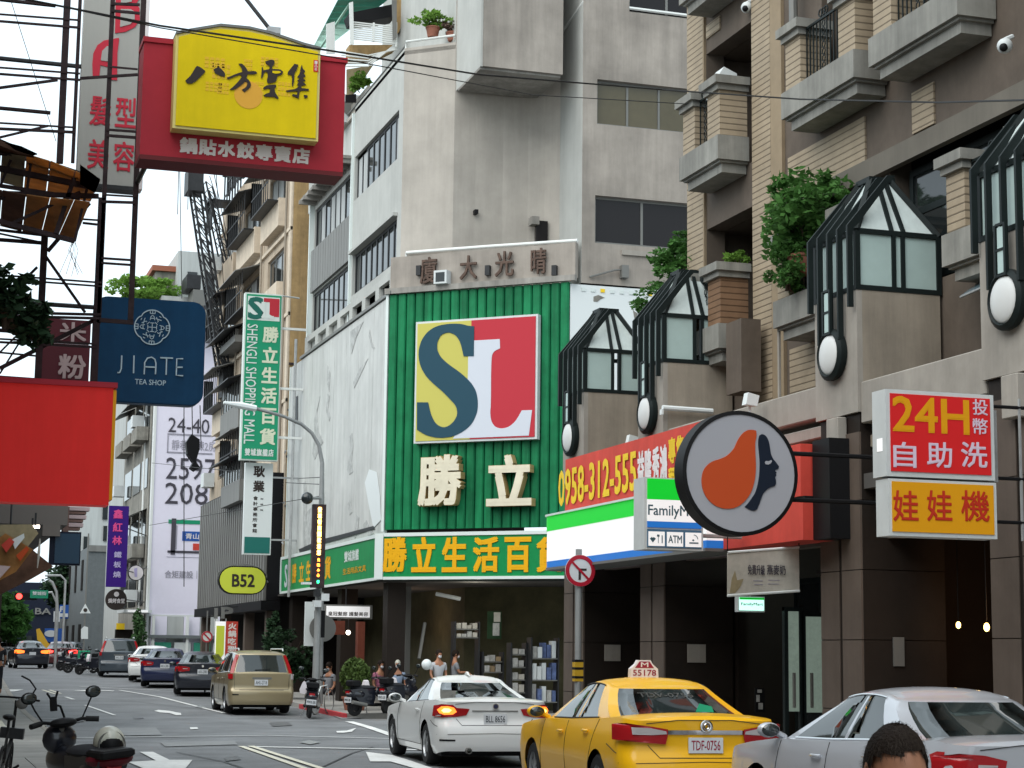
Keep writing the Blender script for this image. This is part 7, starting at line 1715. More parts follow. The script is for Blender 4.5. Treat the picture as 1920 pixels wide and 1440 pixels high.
# ---- white coupe
def build_coupe():
    c = Car(4.64, 1.82, 1.377, [(-2.35,.99),(-1.9,1.015),(-1.2,.99),(0,.935),(1.0,.90),(1.6,.84),(2.1,.76),(2.35,.66)], (-1.37, 1.44), .325, SW,
            dict(yrb=-1.62, yrr=-.62, yfr=.35, yfb=1.18, w0=.78, w1=.545, rr=.16, pill=[.24,.50,.53,.93], wins=[(.17,.93)], slant=.0),
            [(.15,.10),(.3,.03),(.5,0),(.62,.02),(.72,.075),(.95,.055),(1.02,.03)])
    r = thing('white_car', 'white two-door coupe with glowing tail lamps, plate BLL 8656', 'car', 0, 0, 0)
    c.body('car_white', r); c.greenhouse('car_white', r, False); wheels(c, r, 5)
    for sx in (-1, 1):
        P = [(.905,.77),(.885,.93),(.80,.955),(.66,.945),(.60,.90),(.40,.885),(.45,.79),(.60,.765),(.80,.752)]
        c.patch(P, 'r', 'tail_red', 'tail_lamp', r, .012, sx); c.patch([(.60,.84),(.64,.90),(.72,.925),(.80,.92),(.855,.87),(.83,.82),(.76,.795),(.66,.80)], 'r', 'tail_lit', 'brake_light', r, .018, sx); c.patch([(.68,.865),(.71,.89),(.76,.893),(.80,.86),(.77,.83),(.71,.832)], 'r', 'tail_hot', 'indicator', r, .023, sx)
        c.patch([(-2.13,.79),(-2.0,.80),(-1.92,.88),(-2.02,.93),(-2.12,.93)], 's', 'tail_red', 'tail_lamp', r, .006, sx)
        c.patch([(.84,.40),(.62,.40),(.62,.425),(.84,.43)], 'r', 'tail_red' if False else 'black', 'reflector_slot', r, .005, sx)
        doorset(c, r, [(-.95,-1.05),(.95,.85)], 'car_white', sx, .30, (-.72,))
        c.seam([(-2.2,.62),(-1.8,.70)], 's', r, sx=sx)
        c.patch([(1.08,.45),(1.12,.45),(1.16,.62),(1.10,.62)], 's', 'black', 'side_vent', r, .004, sx)
    c.seam([(-.62,.955),(-.3,.99),(.3,.99),(.62,.955)], 'r', r); c.seam([(-.60,.735),(-.52,.64),(.52,.64),(.60,.735)], 'r', r); c.seam([(-.88,.50),(0,.52),(.88,.50)], 'r', r, .004)
    c.seam([(-.36,.855),(.36,.855)], 'r', r, .012, 'alu', 'trim_bar')
    plate(c, r, 0, .735, 'BLL 8656')
    y = c.rear_y(0,.93)-.012; MB().lathe([(0,y-.01),(.04,y-.01),(.042,y+.01)], 18, 'y', (0,0,.925)).build('badge', 'car_blue', r); MB().lathe([(.036,y-.014),(.046,y-.014),(.046,y)], 18, 'y', (0,0,.925)).build('badge_ring', 'chrome', r)
    MB().lathe([(.035,-2.4),(.045,-2.4),(.045,-2.1),(.0,-2.1)], 14, 'y', (-.42,0,.26)).build('exhaust_pipe', 'alu', r, smooth=True)
    MB().add([(-.7,-2.27,.22),(.7,-2.27,.22),(.66,-2.26,.30),(-.66,-2.26,.30)], [(0,1,2,3)]).build('diffuser', 'black', r)
    MB().prismx([(-.45,1.375),(-.32,1.43),(-.2,1.385)], -.02, .02).build('roof_fin', 'car_white', r)
    mirrors(c, r, .78, 'car_white'); return r
place(build_coupe(), 8.82, 30.35, R(-3.5))
# ---- taxi
def build_sedan(paint, lab, name, taxi=False, txt='TDF-0756', grp=None, lamp='tail_red', simple=False):
    c = Car(4.84, 1.83, 1.47, [(-2.45,1.04),(-2.0,1.07),(-1.3,1.03),(0,.975),(1.0,.955),(1.6,.90),(2.15,.82),(2.45,.72)], (-1.42, 1.40), .33, SW,
            dict(yrb=-1.78, yrr=-.95, yfr=.28, yfb=1.30, w0=.80, w1=.57, rr=.14, pill=[.20,.49,.515,.93], wins=[(.16,.49),(.515,.93)], slant=.0),
            [(.15,.10),(.3,.03),(.5,0),(.64,.02),(.74,.07),(1.0,.04),(1.08,.03)])
    r = thing(name, lab, 'car', 0, 0, 0, group=grp)
    c.body(paint, r); c.greenhouse(paint, r, not taxi); wheels(c, r, 7 if taxi else 5)
    for sx in (-1, 1):
        if taxi:
            P = [(.90,.84),(.905,1.0),(.80,1.015),(.42,.955),(.13,.935),(.14,.90),(.42,.88),(.44,.80),(.66,.815)]
            c.patch([p for p in P if p[0] > .3], 'r', lamp, 'tail_lamp', r, .034, sx)
            c.patch([(.75,.90),(.76,.975),(.60,.965),(.44,.935),(.43,.905),(.6,.895)], 'r', 'tail_clear', 'reversing_lamp', r, .040, sx)
        else:
            c.patch([(.90,.80),(.90,.95),(.78,.985),(.60,.97),(.42,.93),(.44,.82),(.66,.79)], 'r', lamp, 'tail_lamp', r, .012, sx); c.patch([(.66,.875),(.66,.90),(.5,.895),(.5,.88)], 'r', 'tail_clear', 'reversing_lamp', r, .018, sx)
        c.patch([(-2.24,.85),(-2.08,.88),(-1.98,.96),(-2.1,.99),(-2.22,.99)], 's', lamp, 'tail_lamp', r, .006, sx)
        if not simple:
            doorset(c, r, [(-1.0,-1.32),(-.12,-.12),(1.02,.92)], paint, sx, .30, (-.95, .08))
            c.seam([(-2.2,.70),(-1.8,.78)], 's', r, sx=sx)
    c.seam([(-.64,1.01),(-.3,1.05),(.3,1.05),(.64,1.01)], 'r', r); c.seam([(-.62,.79),(-.5,.66),(.5,.66),(.62,.79)], 'r', r); c.seam([(-.90,.60),(0,.62),(.90,.60)], 'r', r, .004)
    plate(c, r, 0, .79, txt if not simple else '', .34 if not taxi else .38, .16, 'plate_w', 'plate_red' if taxi else 'plate_txt')
    if taxi:
        c.patch([(-.44,.90),(.44,.90),(.44,.945),(-.44,.945)], 'r', 'chrome', 'chrome_bar', r, .016)
        y = c.rear_y(0,.98)-.03; MB().lathe([(.04,y),(.055,y-.005),(.07,y)], 20, 'y', (0,0,.985)).lathe([(.018,y),(.028,y-.005),(.036,y)], 14, 'y', (0,0,.985)).build('badge', 'chrome', r, smooth=True)
        s_ = thing('roof_sign', None, None); s_.parent = r; WM[s_] = Matrix(); s_.location = (-.02, -.32, 1.465)
        MB().prism([(-.17,0),(.17,0),(.165,.10),(.10,.155),(.075,.20),(-.075,.20),(-.10,.155),(-.165,.10)], -.05, .05).build('sign_shell', 'banner_white', s_); MB().box(-.20,.20,-.09,.09,-.025,.0).build('sign_base', 'car_yellow', s_)
        MB().prism([(-.115,.11),(.115,.11),(.06,.185),(-.06,.185)], -.053, -.0505).build('sign_field', 'plate_red', s_)
        MB().text('M', -.045, .045, .12, .175, -.057, .03).build('sign_lettering', 'banner_white', s_); MB().text('55178', -.14, .14, .02, .09, -.055, .03).build('sign_lettering', 'plate_red', s_)
        c.patch([(-.52,.32),(.40,.32),(.40,.52),(-.52,.52)], 'r', mat('sticker_blue', (.05,.18,.42)), 'bumper_sticker', r, .008) if False else None
        o = MB(); y = c.rear_y(0,.45)-.012; o.box(-.42,.42,y-.002,y+.05,.38,.53); o.build('bumper_sticker', mat('sticker_blue', (.06,.2,.42)), r) 
        MB().lathe([(0,y-.008),(.06,y-.008),(.06,y)], 16, 'y', (.02,0,.46)).build('sticker_emblem', 'plate_red', r)
        P0 = c.ghpt(.82,'r',0); P1 = c.ghpt(.70,'r',0)
        o = MB(Matrix.Translation((0,0,0))); tv = MB().text('TDV-0756', -.34, .30, 0, .1, 0, .02); vv = []
        sl = Vector(P0)-Vector(P1); k_ = .1/ max((P0[2]-P1[2]),.01)
        for v in tv.v: vv.append((v[0], P1[1]-.02+(P0[1]-P1[1])*v[2]/.1, P1[2]+(P0[2]-P1[2])*v[2]/.1))
        tv.v = vv; tv.build('window_lettering', 'alu', r)
        q = c.ghpt(.25,'r',.38); MB().add([(q[0]-.1,q[1]-.02,q[2]-.02),(q[0]+.14,q[1]-.03,q[2]-.05),(q[0]+.12,q[1]+.05,q[2]+.06),(q[0]-.02,q[1]+.06,q[2]+.09)], [(0,1,2,3)]).build('green_card', 'mall_green', r)
    else: 
        y = c.rear_y(0,.98)-.012; MB().lathe([(0,y-.01),(.04,y-.01),(.042,y+.01)], 14, 'y', (0,0,.975)).build('badge', 'chrome', r)
    mirrors(c, r, .98, paint); return r
taxi = place(build_sedan('car_yellow', 'yellow taxi with roof sign 55178 and plate TDF-0756, behind the white coupe', 'taxi', True), 8.25, 21.05, R(-4))
silver = place(build_sedan('car_silver', 'silver saloon car at the lower right, behind the taxi', 'silver_car', txt='AKX-2085'), 8.76, 15.55, R(-2))
far1 = place(build_sedan('car_black', 'black saloon braking with glowing orange tail lamps far down the left lane', 'parked_car', simple=True, txt='', lamp='tail_lit'), 3, 105, 0)
p = atg(56, 1252); place(far1, p.x, p.y*0+107, R(2)); far1.location.x = atp(56,1252,y=105).x
def recolor(root, m0, m1):
    for o in root.children_recursive:
        if o.type == 'MESH' and o.data.materials and o.data.materials[0] == M[m0]:
            o.data = o.data.copy(); o.data.materials[0] = M[m1]
def carcopy(src, x, y, h, lab, *swaps):
    c = copy_tree(src, T(x, y, gz(y), h), lab)
    for a, b in swaps: recolor(c, a, b)
    return c
carcopy(far1, atp(118,1240,y=112).x, 114, R(-4), 'dark red car with pink brake lamps beside the leaning yellow flag', ('car_black','car_maroon'), ('tail_lit','brake'))
carcopy(far1, atp(12,1235,y=125).x, 127, 0, 'white car at the far left edge beyond the braking saloon', ('car_black','car_white'), ('tail_lit','tail_red'))
carcopy(far1, atp(144,1235,y=118).x, 121, R(-10), 'black car half hidden behind the dark red car', ('tail_lit','tail_red'))
# ---- champagne SUV and its kin
def build_suv(paint, lab, name, txt):
    c = Car(4.55, 1.80, 1.71, [(-2.3,1.08),(-1.8,1.10),(0,1.05),(1.0,1.03),(1.4,1.0),(2.0,.93),(2.3,.82)], (-1.33, 1.30), .345, [(.2,.93),(.35,.985),(.55,1.0),(.8,.99),(1.0,.965),(1.1,.93)],
            dict(yrb=-2.17, yrr=-1.98, yfr=.55, yfb=1.32, w0=.83, w1=.66, rr=.10, pill=[.05,.22,.26,.56,.59,.95], wins=[(.05,.22),(.26,.56),(.59,.95)], slant=.0),
            [(.2,.05),(.3,.0),(.62,0),(.68,.07),(1.08,.06)], rc=.22, ri=.12)
    r = thing(name, lab, 'car', 0, 0, 0); c.body(paint, r); c.greenhouse(paint, r); wheels(c, r, 5)
    for sx in (-1, 1):
        A = [c.ghpt(t, 'r', .93) for t in (.0,.3,.6,.9)]; B = [c.ghpt(t, 'r', 1.0) for t in (.0,.3,.6,.9)]
        mb = MB(); vs = [((a[0]-.02)*sx, a[1]-.035, a[2]) for a in A] + [((b[0]+.02)*sx, b[1]-.0, b[2]) for b in B]
        mb.add(vs, [(i, i+1, i+5, i+4) for i in range(3)]); mb.build('tail_lamp', 'tail_red', r)
        c.patch([(.87,.93),(.88,1.07),(.77,1.07),(.77,.93)], 'r', 'tail_red' if sx < 0 else 'tail_clear', 'tail_lamp', r, .012, sx)
        doorset(c, r, [(-1.0,-1.25),(-.1,-.1),(1.0,.95)], paint, sx, .36, (-.9, .1))
        MB().tube([(sx*.60,-1.9,1.69),(sx*.60,-1.85,1.745),(sx*.60,.3,1.745),(sx*.60,.35,1.70)], .018, 6).build('roof_rail', 'box_white', r)
        MB().box(sx*.5-.05, sx*.5+.05, -2.05, -1.95, .12, .3).build('mud_flap', 'black', r)
    plate(c, r, -.02, .84, txt); c.seam([(-.75,1.07),(-.73,.66),(.73,.66),(.75,1.07)], 'r', r); c.patch([(-.26,.93),(.26,.93),(.26,.98),(-.26,.98)], 'r', 'alu', 'tailgate_grip', r, .012)
    c.patch([(-.85,.50),(-.85,.535),(-.62,.53),(-.62,.50)], 'r', 'black', 'bumper_slot', r, .005); c.seam([(-.88,.64),(.88,.64)], 'r', r, .006)
    q = c.ghpt(.2,'r',-.1); MB().bar((q[0]-.1,q[1]-.03,q[2]),(q[0]+.32,q[1]-.04,q[2]+.03),.015).build('wiper', 'black', r)
    mirrors(c, r, .95, paint, 1.12); return r
suv = place(build_suv('car_gold', 'champagne gold SUV parked left of the LED lamp pole', 'gold_suv', 'AHU-2718'), 9.38, 53.7, R(-2))
s2 = carcopy(suv, atp(228,1270,y=87).x, 88.5, R(-5), 'dark slate SUV parked further on, below the hedge and doorway', ('car_gold','car_grey'))
# ---- dark hatch and white-blue car between the SUVs
k1 = carcopy(silver, atp(352,1305,y=64.5).x+.75, 66.8, R(-7), 'black car parked just ahead of the champagne SUV', ('car_silver','car_black'))
k2 = carcopy(silver, atp(300,1300,y=72).x+.6, 75.0, R(-9), 'dark blue car squeezed between the white car and the black car', ('car_silver','car_blue'))
k3 = carcopy(silver, atp(266,1292,y=79).x+.75, 82.0, R(-9), 'white car parked left of the dark blue one', ('car_silver','car_white'))
# ------------------------------------------------------------------ scooters, bicycle
def scooter(lab, paint='car_black', name='scooter', plt=True, seat='dark_cloth', grp=None):
    r = thing(name, lab, 'scooter', 0, 0, 0, group=grp)
    for wy in (-.58, .62):
        w = MB(); w.lathe([(.13,.045),(.2,.05),(.245,.03),(.25,0),(.245,-.03),(.2,-.05),(.13,-.045)], 24, 'x', (0,wy,.25)).lathe([(.02,.05),(.13,.03),(.13,-.03),(.02,-.05)], 5, 'x', (0,wy,.25))
        w.build('wheel', 'rubber', r, smooth=True)
    MB().tube([(0,.62,.25),(.0,.5,.6),(0,.40,.95)], [.03,.035,.03], 8).build('fork', 'alu', r, smooth=True)
    f = MB(); f.ball((0,.46,.62), .2, 16, 12, .82, .45, 1.75); f.ball((0,.47,.84), .17, 14, 8, .9, 1.05, .62); f.build('front_shield', paint, r, smooth=True)
    MB().ball((0,.60,.46), .12, 12, 8, .5, .9, 1.6).build('front_mudguard', paint, r, smooth=True)
    MB().cbox(-.17,.17,-.05,.42,.26,.34,.02).build('footboard', 'black', r)
    b = MB(); b.prismx([(-.80,.62),(-.86,.70),(-.50,.74),(-.02,.72),(.02,.5),(-.05,.30),(-.45,.34),(-.62,.45)], -.15, .15); b.ball((0,-.55,.58), .19, 14, 8, .75, 1.0, 1.75); b.build('tail_body', paint, r, smooth=True)
    MB().ball((0,-.30,.75), .2, 16, 8, .34, .85, 2.3).build('seat', seat, r, smooth=True)
    h = MB(); h.tube([(-.34,.30,1.0),(-.2,.36,1.02),(0,.40,.98),(.2,.36,1.02),(.34,.30,1.0)], .018, 8); h.build('handlebar', 'black', r, smooth=True)
    for s in (-1, 1):
        MB().tube([(s*.23,.345,1.015),(s*.35,.295,1.0)], .028, 8).build('grip', 'rubber', r, smooth=True)
        m = MB().tube([(s*.2,.36,1.02),(s*.27,.37,1.14),(s*.31,.36,1.22)], .009, 6).build('mirror_stem', 'black', r, smooth=True)
        MB().ball((s*.33,.36,1.27), .075, 14, 8, .8, 1.1, .3).build('mirror_shell', 'black', m, smooth=True); MB().ball((s*.33,.345,1.27), .062, 12, 8, .8, 1.1, .2).build('mirror_glass', 'car_glass', m, smooth=True)
        MB().tube([(s*.16,.40,.98),(s*.2,.28,1.0)], .006, 5).build('brake_lever', 'steel', r)
    MB().ball((0,.35,1.0), .11, 12, 8, .45, 1.3, .9).build('instrument_cover', 'black', r, smooth=True)
    MB().box(-.07,.07,-.86,-.80,.60,.66).build('tail_lamp', 'tail_red', r)
    if plt: MB().box(-.13,.13,-.84,-.825,.36,.50).build('number_plate', 'plate_w', r); MB().text('MWX-381', -.11, .11, .39, .47, -.845, .02).build('plate_lettering', 'plate_txt', r)
    MB().prismx([(-.84,.30),(-.80,.30),(-.74,.52),(-.80,.56)], -.08, .08).build('rear_mudguard', 'black', r)
    MB().tube([(.2,-.35,.30),(.21,-.85,.38)], .05, 10).build('exhaust', 'alu', r, smooth=True); MB().tube([(-.1,-.1,.3),(-.22,.05,.02)], .015, 6).build('side_stand', 'steel', r)
    return r
fg = scooter('dark scooter parked at the lower left with a cream helmet on its seat', 'car_black', seat='dark_cloth'); fg.matrix_world = T(1.74, 19.0, -.0, R(17), 0, R(-6)); 
MB().tube([(.05,.42,1.02),(.0,.40,1.16),(-.03,.40,1.17)], .012, 6).build('phone_holder_stem', 'black', fg); g = MB(); g.box(-.10,-.04,.38,.42,1.12,1.26); g.tube([(-.07,.4,1.2),(-.13,.4,1.30)],.012,5); g.tube([(-.06,.4,1.2),(-.02,.4,1.31)],.012,5); g.build('phone_holder', 'black', fg)
MB().cbox(-.17,.17,-.98,-.60,.72,.80,.02).build('rear_rack', 'black', fg); MB().ball((.02,-.70,.70), .2, 14, 8, .45, 1.1, 1.2).build('red_trim', 'red_seat', fg, smooth=True)
t = thing('helmet', 'cream open-face helmet with a black opening resting on the near scooter', 'helmet', 1.91, 18.55, .84); 
hm = MB(); hm.ball((0,0,0), .155, 24, 16, 1.0, .95, 1.12); hm.build('shell', 'helmet', t, smooth=True); MB().ball((.0,-.075,-.035), .125, 20, 12, 1.0, .95, .9).build('opening', 'black', t, smooth=True); MB().lathe([(.118,-.125),(.13,-.13),(.135,-.11)], 28, 'y', (0,0,-.03)).build('rim', 'alu', t, smooth=True); t.rotation_euler = (R(-4), 0, R(8))
# folding bicycle, nearly end-on
t = thing('bicycle', 'thin dark folding bicycle seen end-on at the left edge', 'bicycle', 1.12, 22.2, .08)
for wy in (-.5, .55):
    w = MB(); w.tube([(0, wy+.28*math.cos(2*PI*k/32), .29+.28*math.sin(2*PI*k/32)) for k in range(32)], .016, 6, closed=True); w.build('tyre', 'rubber', t, smooth=True); w = MB()
    for k in range(12): w.tube([(0,wy,.29),(0, wy+.27*math.cos(2*PI*k/12), .29+.27*math.sin(2*PI*k/12))], .002, 3)
    w.build('spokes', 'steel', t)
f = MB(); f.tube([(0,.55,.29),(0,.5,.6),(0,.42,1.05)], .018, 8); f.tube([(0,.47,.62),(0,-.05,.42),(0,-.5,.29)], .022, 8); f.tube([(0,-.1,.35),(0,-.22,.85)], .016, 8); f.tube([(0,-.2,.72),(0,-.5,.29)], .01, 6); f.build('frame', 'dark_metal', t, smooth=True)
MB().ball((0,-.24,.88), .12, 12, 8, .3, .6, 1.1).build('saddle', 'black', t, smooth=True); MB().tube([(-.26,.33,1.07),(-.1,.42,1.08),(.1,.42,1.08),(.26,.33,1.07)], .013, 8).build('handlebar', 'black', t, smooth=True)
MB().tube([(.14,.4,1.08),(.2,.38,1.2),(.12,.38,1.29),(.02,.38,1.33)], .011, 6).build('mirror_arm', 'black', t, smooth=True); MB().ball((.07,.35,1.02), .07, 12, 8, .9, 1, .5).build('lamp', 'alu', t, smooth=True)
MB().tube([(-.08,-.05,.3),(-.16,.0,.26)], .015, 6).build('pedal', 'black', t); MB().tube([(.08,-.05,.3),(.16,-.1,.36)], .015, 6).build('pedal', 'black', t); MB().box(-.13,.13,.36,.52,.62,.74).build('basket_rack', 'dark_metal', t); t.rotation_euler = (0, R(5), R(-8))
# mid-distance scooters
a = scooter('black scooter with a white bag and white plate beside the champagne SUV'); a.matrix_world = T(10.35, 50.2, .0, R(-10), 0, R(5))
MB().prism([(-.30,.62),(-.12,.60),(-.1,.70),(-.18,.92),(-.22,.95),(-.26,.90),(-.32,.72)], -.1, .05).build('carrier_bag', 'bag', a); MB().cbox(-.16,.16,-.8,-.5,.78,.95,.03).build('top_box', 'black', a)
b = copy_tree(a, T(12.05, 50.2, .05, R(-62)), 'black scooter standing beside the potted cypress'); d = copy_tree(a, T(12.9, 50.4, .12, R(-50)), 'black scooter behind the nose of the white coupe')
for k, (px, y, h, l) in enumerate([(135,97,60,'leftmost of the dark scooters heaped behind the slate SUV'),(152,93,75,'middle one of the dark scooters heaped behind the slate SUV'),(170,90,50,'dark scooter nearest to the slate SUV in the heap')]):
    copy_tree(a, T(atp(px,1255,y=y).x, y, gz(y), R(h)), l, 'scooters heaped by the slate SUV')
p = atp(158, 1232, y=91); standalone(MB().cbox(p.x-.28,p.x+.25,90.8,91.3,p.z-.3,p.z+.3,.04), 'delivery_box', 'mall_green', 'green delivery box on the heap of dark scooters', 'box', (p.x, 91, p.z))
t = thing('parked_bicycle', 'bicycle wheel and frame showing behind the scooter with the white bag', 'bicycle', 11.0, 51.6, .05)
for wy in (-.45,.5): MB().tube([(0, wy+.33*math.cos(2*PI*k/28), .34+.33*math.sin(2*PI*k/28)) for k in range(28)], .018, 6, closed=True).build('tyre', 'alu', t, smooth=True)
MB().tube([(0,-.45,.34),(0,-.1,.75),(0,.35,.78),(0,.5,.34)], .016, 6).build('frame', 'sign_white', t, smooth=True); MB().tube([(-.2,.3,1.0),(.2,.3,1.0)], .014, 6).build('handlebar', 'black', t); t.rotation_euler = (0,0,R(-35))
# ------------------------------------------------------------------ people
def skinmesh(name, verts, edges, m, parent, sub=2, root=0, extra=None):
    me = bpy.data.meshes.new(name); me.from_pydata([v[:3] for v in verts], edges, []); o = bpy.data.objects.new(name, me); C.objects.link(o)
    mod = o.modifiers.new('s', 'SKIN'); mod.use_smooth_shade = True
    for i, v in enumerate(verts): me.skin_vertices[0].data[i].radius = (v[3], v[4] if len(v) > 4 else v[3]); me.skin_vertices[0].data[i].use_root = (i == root)
    s2_ = o.modifiers.new('d', 'SUBSURF'); s2_.levels = sub; s2_.render_levels = sub
    dg = bpy.context.evaluated_depsgraph_get(); nm = bpy.data.meshes.new_from_object(o.evaluated_get(dg)); bpy.data.objects.remove(o)
    if extra is not None:
        bm = bmesh.new(); bm.from_mesh(nm); n = len(bm.verts); vs = [bm.verts.new(p) for p in extra.v]
        for f in extra.f:
            try: bm.faces.new([vs[i] for i in f])
            except ValueError: pass
        bmesh.ops.remove_doubles(bm, verts=vs, dist=1e-5)
        bm.to_mesh(nm); bm.free()
    nm.materials.clear(); nm.materials.append(M[m]); nm.shade_smooth(); nm.name = name
    q = bpy.data.objects.new(name, nm); C.objects.link(q); q.parent = parent; WM[q] = WM[parent].copy(); return q
def headmesh(c, tilt=0.0, turn=0.0, s=1.0):
    """head with brow, nose, mouth, ears, facing local -y."""
    mb = MB(); n, m_ = 28, 20; vs = []
    for j in range(m_+1):
        a = PI*j/m_
        for k in range(n):
            t = 2*PI*k/n; x = math.sin(a)*math.sin(t); y = -math.sin(a)*math.cos(t); z = math.cos(a)
            rx, ry, rz = .076, .097, .118
            jaw = max(0, -z); X = x*rx*(1-.30*jaw**1.5); Y = y*ry*(1-.12*jaw) - (.008 if y < 0 and z < -.3 else 0); Z = z*rz
            f = max(0, -y)
            nose = math.exp(-((x/.13)**2)) * math.exp(-(((z+.16)/.16)**2)) * (f > .7); Y -= .026*nose
            Y -= .006*math.exp(-(((z-.18)/.08)**2))*(f > .6)                     # brow
            Y += .008*math.exp(-(((abs(x)-.38)/.14)**2))*math.exp(-(((z+.0)/.09)**2))*(f > .5)   # eye sockets
            Y -= .006*math.exp(-((x/.25)**2))*math.exp(-(((z+.48)/.06)**2))*(f > .6)              # lips
            vs.append((X*s, Y*s, Z*s))
    mb.add(vs, [(j*n+k, j*n+(k+1)%n, (j+1)*n+(k+1)%n, (j+1)*n+k) for j in range(m_) for k in range(n)])
    for sx in (-1, 1): mb.ball((sx*.079*s, .01*s, .006*s), .034*s, 10, 8, 1.05, .28, .62)
    R_ = Matrix.Translation(c) @ Matrix.Rotation(turn, 4, 'Z') @ Matrix.Rotation(tilt, 4, 'X')
    mb.v = [tuple(R_ @ Vector(p)) for p in mb.v]; return mb, R_
def person(lab, x, y, z, rz, top='shirt_grey', bot='dark_cloth', pose='stand', hair=True, s=1.0, tilt=0.15, arms=None, helmet=None):
    t = thing('person', lab, 'person', x, y, z, rz)
    sit = pose == 'sit'; hz = .52 if sit else .93; 
    P = [(0,0,hz,.13,.10),(0,-.01,hz+.22,.12,.09),(0,.0,hz+.42,.15,.09),(0,.01,hz+.52,.075,.06),(0,-.0,hz+.58,.055,.055),(0,-.01,hz+.66,.055,.06)]
    E_ = [(0,1),(1,2),(2,3),(3,4),(4,5)]
    for sx in (-1, 1):
        a = arms or [(.19,.0,.43),(.23,.0,.16),(.20,-.14,-.02)]
        i = len(P); P += [(sx*a[0][0],a[0][1],hz+a[0][2],.055),(sx*a[1][0],a[1][1],hz+a[1][2],.038),(sx*a[2][0],a[2][1],hz+a[2][2],.026),(sx*a[2][0],a[2][1]-.07,hz+a[2][2]-.05,.03,.016)]
        E_ += [(2,i),(i,i+1),(i+1,i+2),(i+2,i+3)]
        # five short fingers
        for f in range(5): P.append((sx*(a[2][0]+(-.03+.015*f)), a[2][1]-.12-(.02 if 0 < f < 4 else 0), hz+a[2][2]-.08, .008)); E_.append((i+3, len(P)-1))
        j = len(P)
        if sit: P += [(sx*.10,-.02,hz-.03,.085),(sx*.13,-.42,hz-.02,.058),(sx*.13,-.44,.08,.04),(sx*.14,-.58,.04,.035)]
        else: P += [(sx*.09,0,hz-.1,.088),(sx*.10,-.02,.48,.058),(sx*.11,.02,.09,.038),(sx*.12,-.14,.04,.036)]
        E_ += [(0,j),(j,j+1),(j+1,j+2),(j+2,j+3)]
    hc = (0,-.02,hz+.70); hm_, R_ = headmesh(hc, tilt); skinmesh('body', P, E_, 'skin', t, 1, 0, hm_)
    sh = [(0,0,hz-.04,.145,.115),(0,-.01,hz+.2,.135,.105),(0,.0,hz+.41,.165,.105),(0,.01,hz+.5,.08,.07)]; se = [(0,1),(1,2),(2,3)]
    a = arms or [(.19,.0,.43),(.23,.0,.16),(.20,-.14,-.02)]
    for sx in (-1,1): i = len(sh); sh += [(sx*a[0][0],a[0][1],hz+a[0][2],.068),(sx*(a[0][0]*.3+a[1][0]*.7),a[0][1]*.3+a[1][1]*.7,hz+a[0][2]*.3+a[1][2]*.7,.055)]; se += [(2,i),(i,i+1)]
    skinmesh('shirt', sh, se, top, t, 1)
    tr = [(0,0,hz+.02,.14,.11)]; te = []
    for sx in (-1,1):
        i = len(tr)
        if sit: tr += [(sx*.10,-.02,hz-.03,.098),(sx*.13,-.42,hz-.02,.07),(sx*.13,-.44,.14,.055)]
        else: tr += [(sx*.09,0,hz-.1,.10),(sx*.10,-.02,.48,.072),(sx*.11,.02,.12,.055)]
        te += [(0,i),(i,i+1),(i+1,i+2)]
    skinmesh('trousers', tr, te, bot, t, 1)
    h = MB(); h.ball((0,.012,.022), .104, 18, 12, 1.1, .86, 1.02); h.v = [tuple(R_ @ Vector(p)) for p in h.v if True]; h.f = [f for f in h.f if all((R_.inverted() @ Vector(h.v[i])).z > -.045 or (R_.inverted() @ Vector(h.v[i])).y > .03 for i in f) and not all((R_.inverted() @ Vector(h.v[i])).y < -.055 and (R_.inverted() @ Vector(h.v[i])).z < .07 for i in f)]
    h.build('hair' if not helmet else 'helmet', helmet or 'hair', t, smooth=True); 
    mk = MB(); mk.ball((0,-.075,-.05), .055, 12, 8, .85, .9, .75); mk.v = [tuple(R_ @ Vector(p)) for p in mk.v]; mk.build('face_mask', 'mask', t, smooth=True)
    return t
person('person in a pale grey shirt and mask standing beside the white car roof, facing us', atp(822,1250,y=50.5).x, 50.5, .08, R(10), 'shirt_white')
person('person in a grey T-shirt standing at the shop shelves, side on', atp(853,1250,y=51.2).x, 51.2, .08, R(85), 'shirt_grey', arms=[(.19,.0,.43),(.21,-.08,.2),(.16,-.32,.22)])
person('seated person in a pink checked shirt behind the black scooters', atp(713,1260,y=52.5).x, 52.5, .18, R(20), 'shirt_pink', 'jeans', 'sit')
person('seated person in a pale blue shirt and blue trousers behind the black scooters', atp(745,1260,y=52.2).x, 52.2, .2, R(-15), 'shirt_blue', 'jeans', 'sit', helmet='helmet')
person('person bending in a grey top beyond the scooter with the white bag', atp(618,1260,y=55).x, 55, .1, R(-60), 'shirt_grey', 'dark_cloth', 'sit', tilt=.5)
person('dark-clothed person cut off by the left edge of the picture', atp(-4,1240,y=62).x, 62, .2+.12, R(180), 'dark_cloth')
p = atp(800,1246,y=50.0); standalone(MB().ball((p.x,50.0,p.z), .14, 18, 12, 1.05), 'white_helmet', 'sign_white', 'round white helmet on the scooter behind the white car', 'helmet', tuple(p), smooth=True)
standalone(MB().tube([(p.x,50.0,p.z-.12),(p.x+.05,50.05,.95)], .02, 6), 'helmet_hook', 'black', 'black hook holding the round white helmet', 'hook', (p.x,50,.95)) if False else None
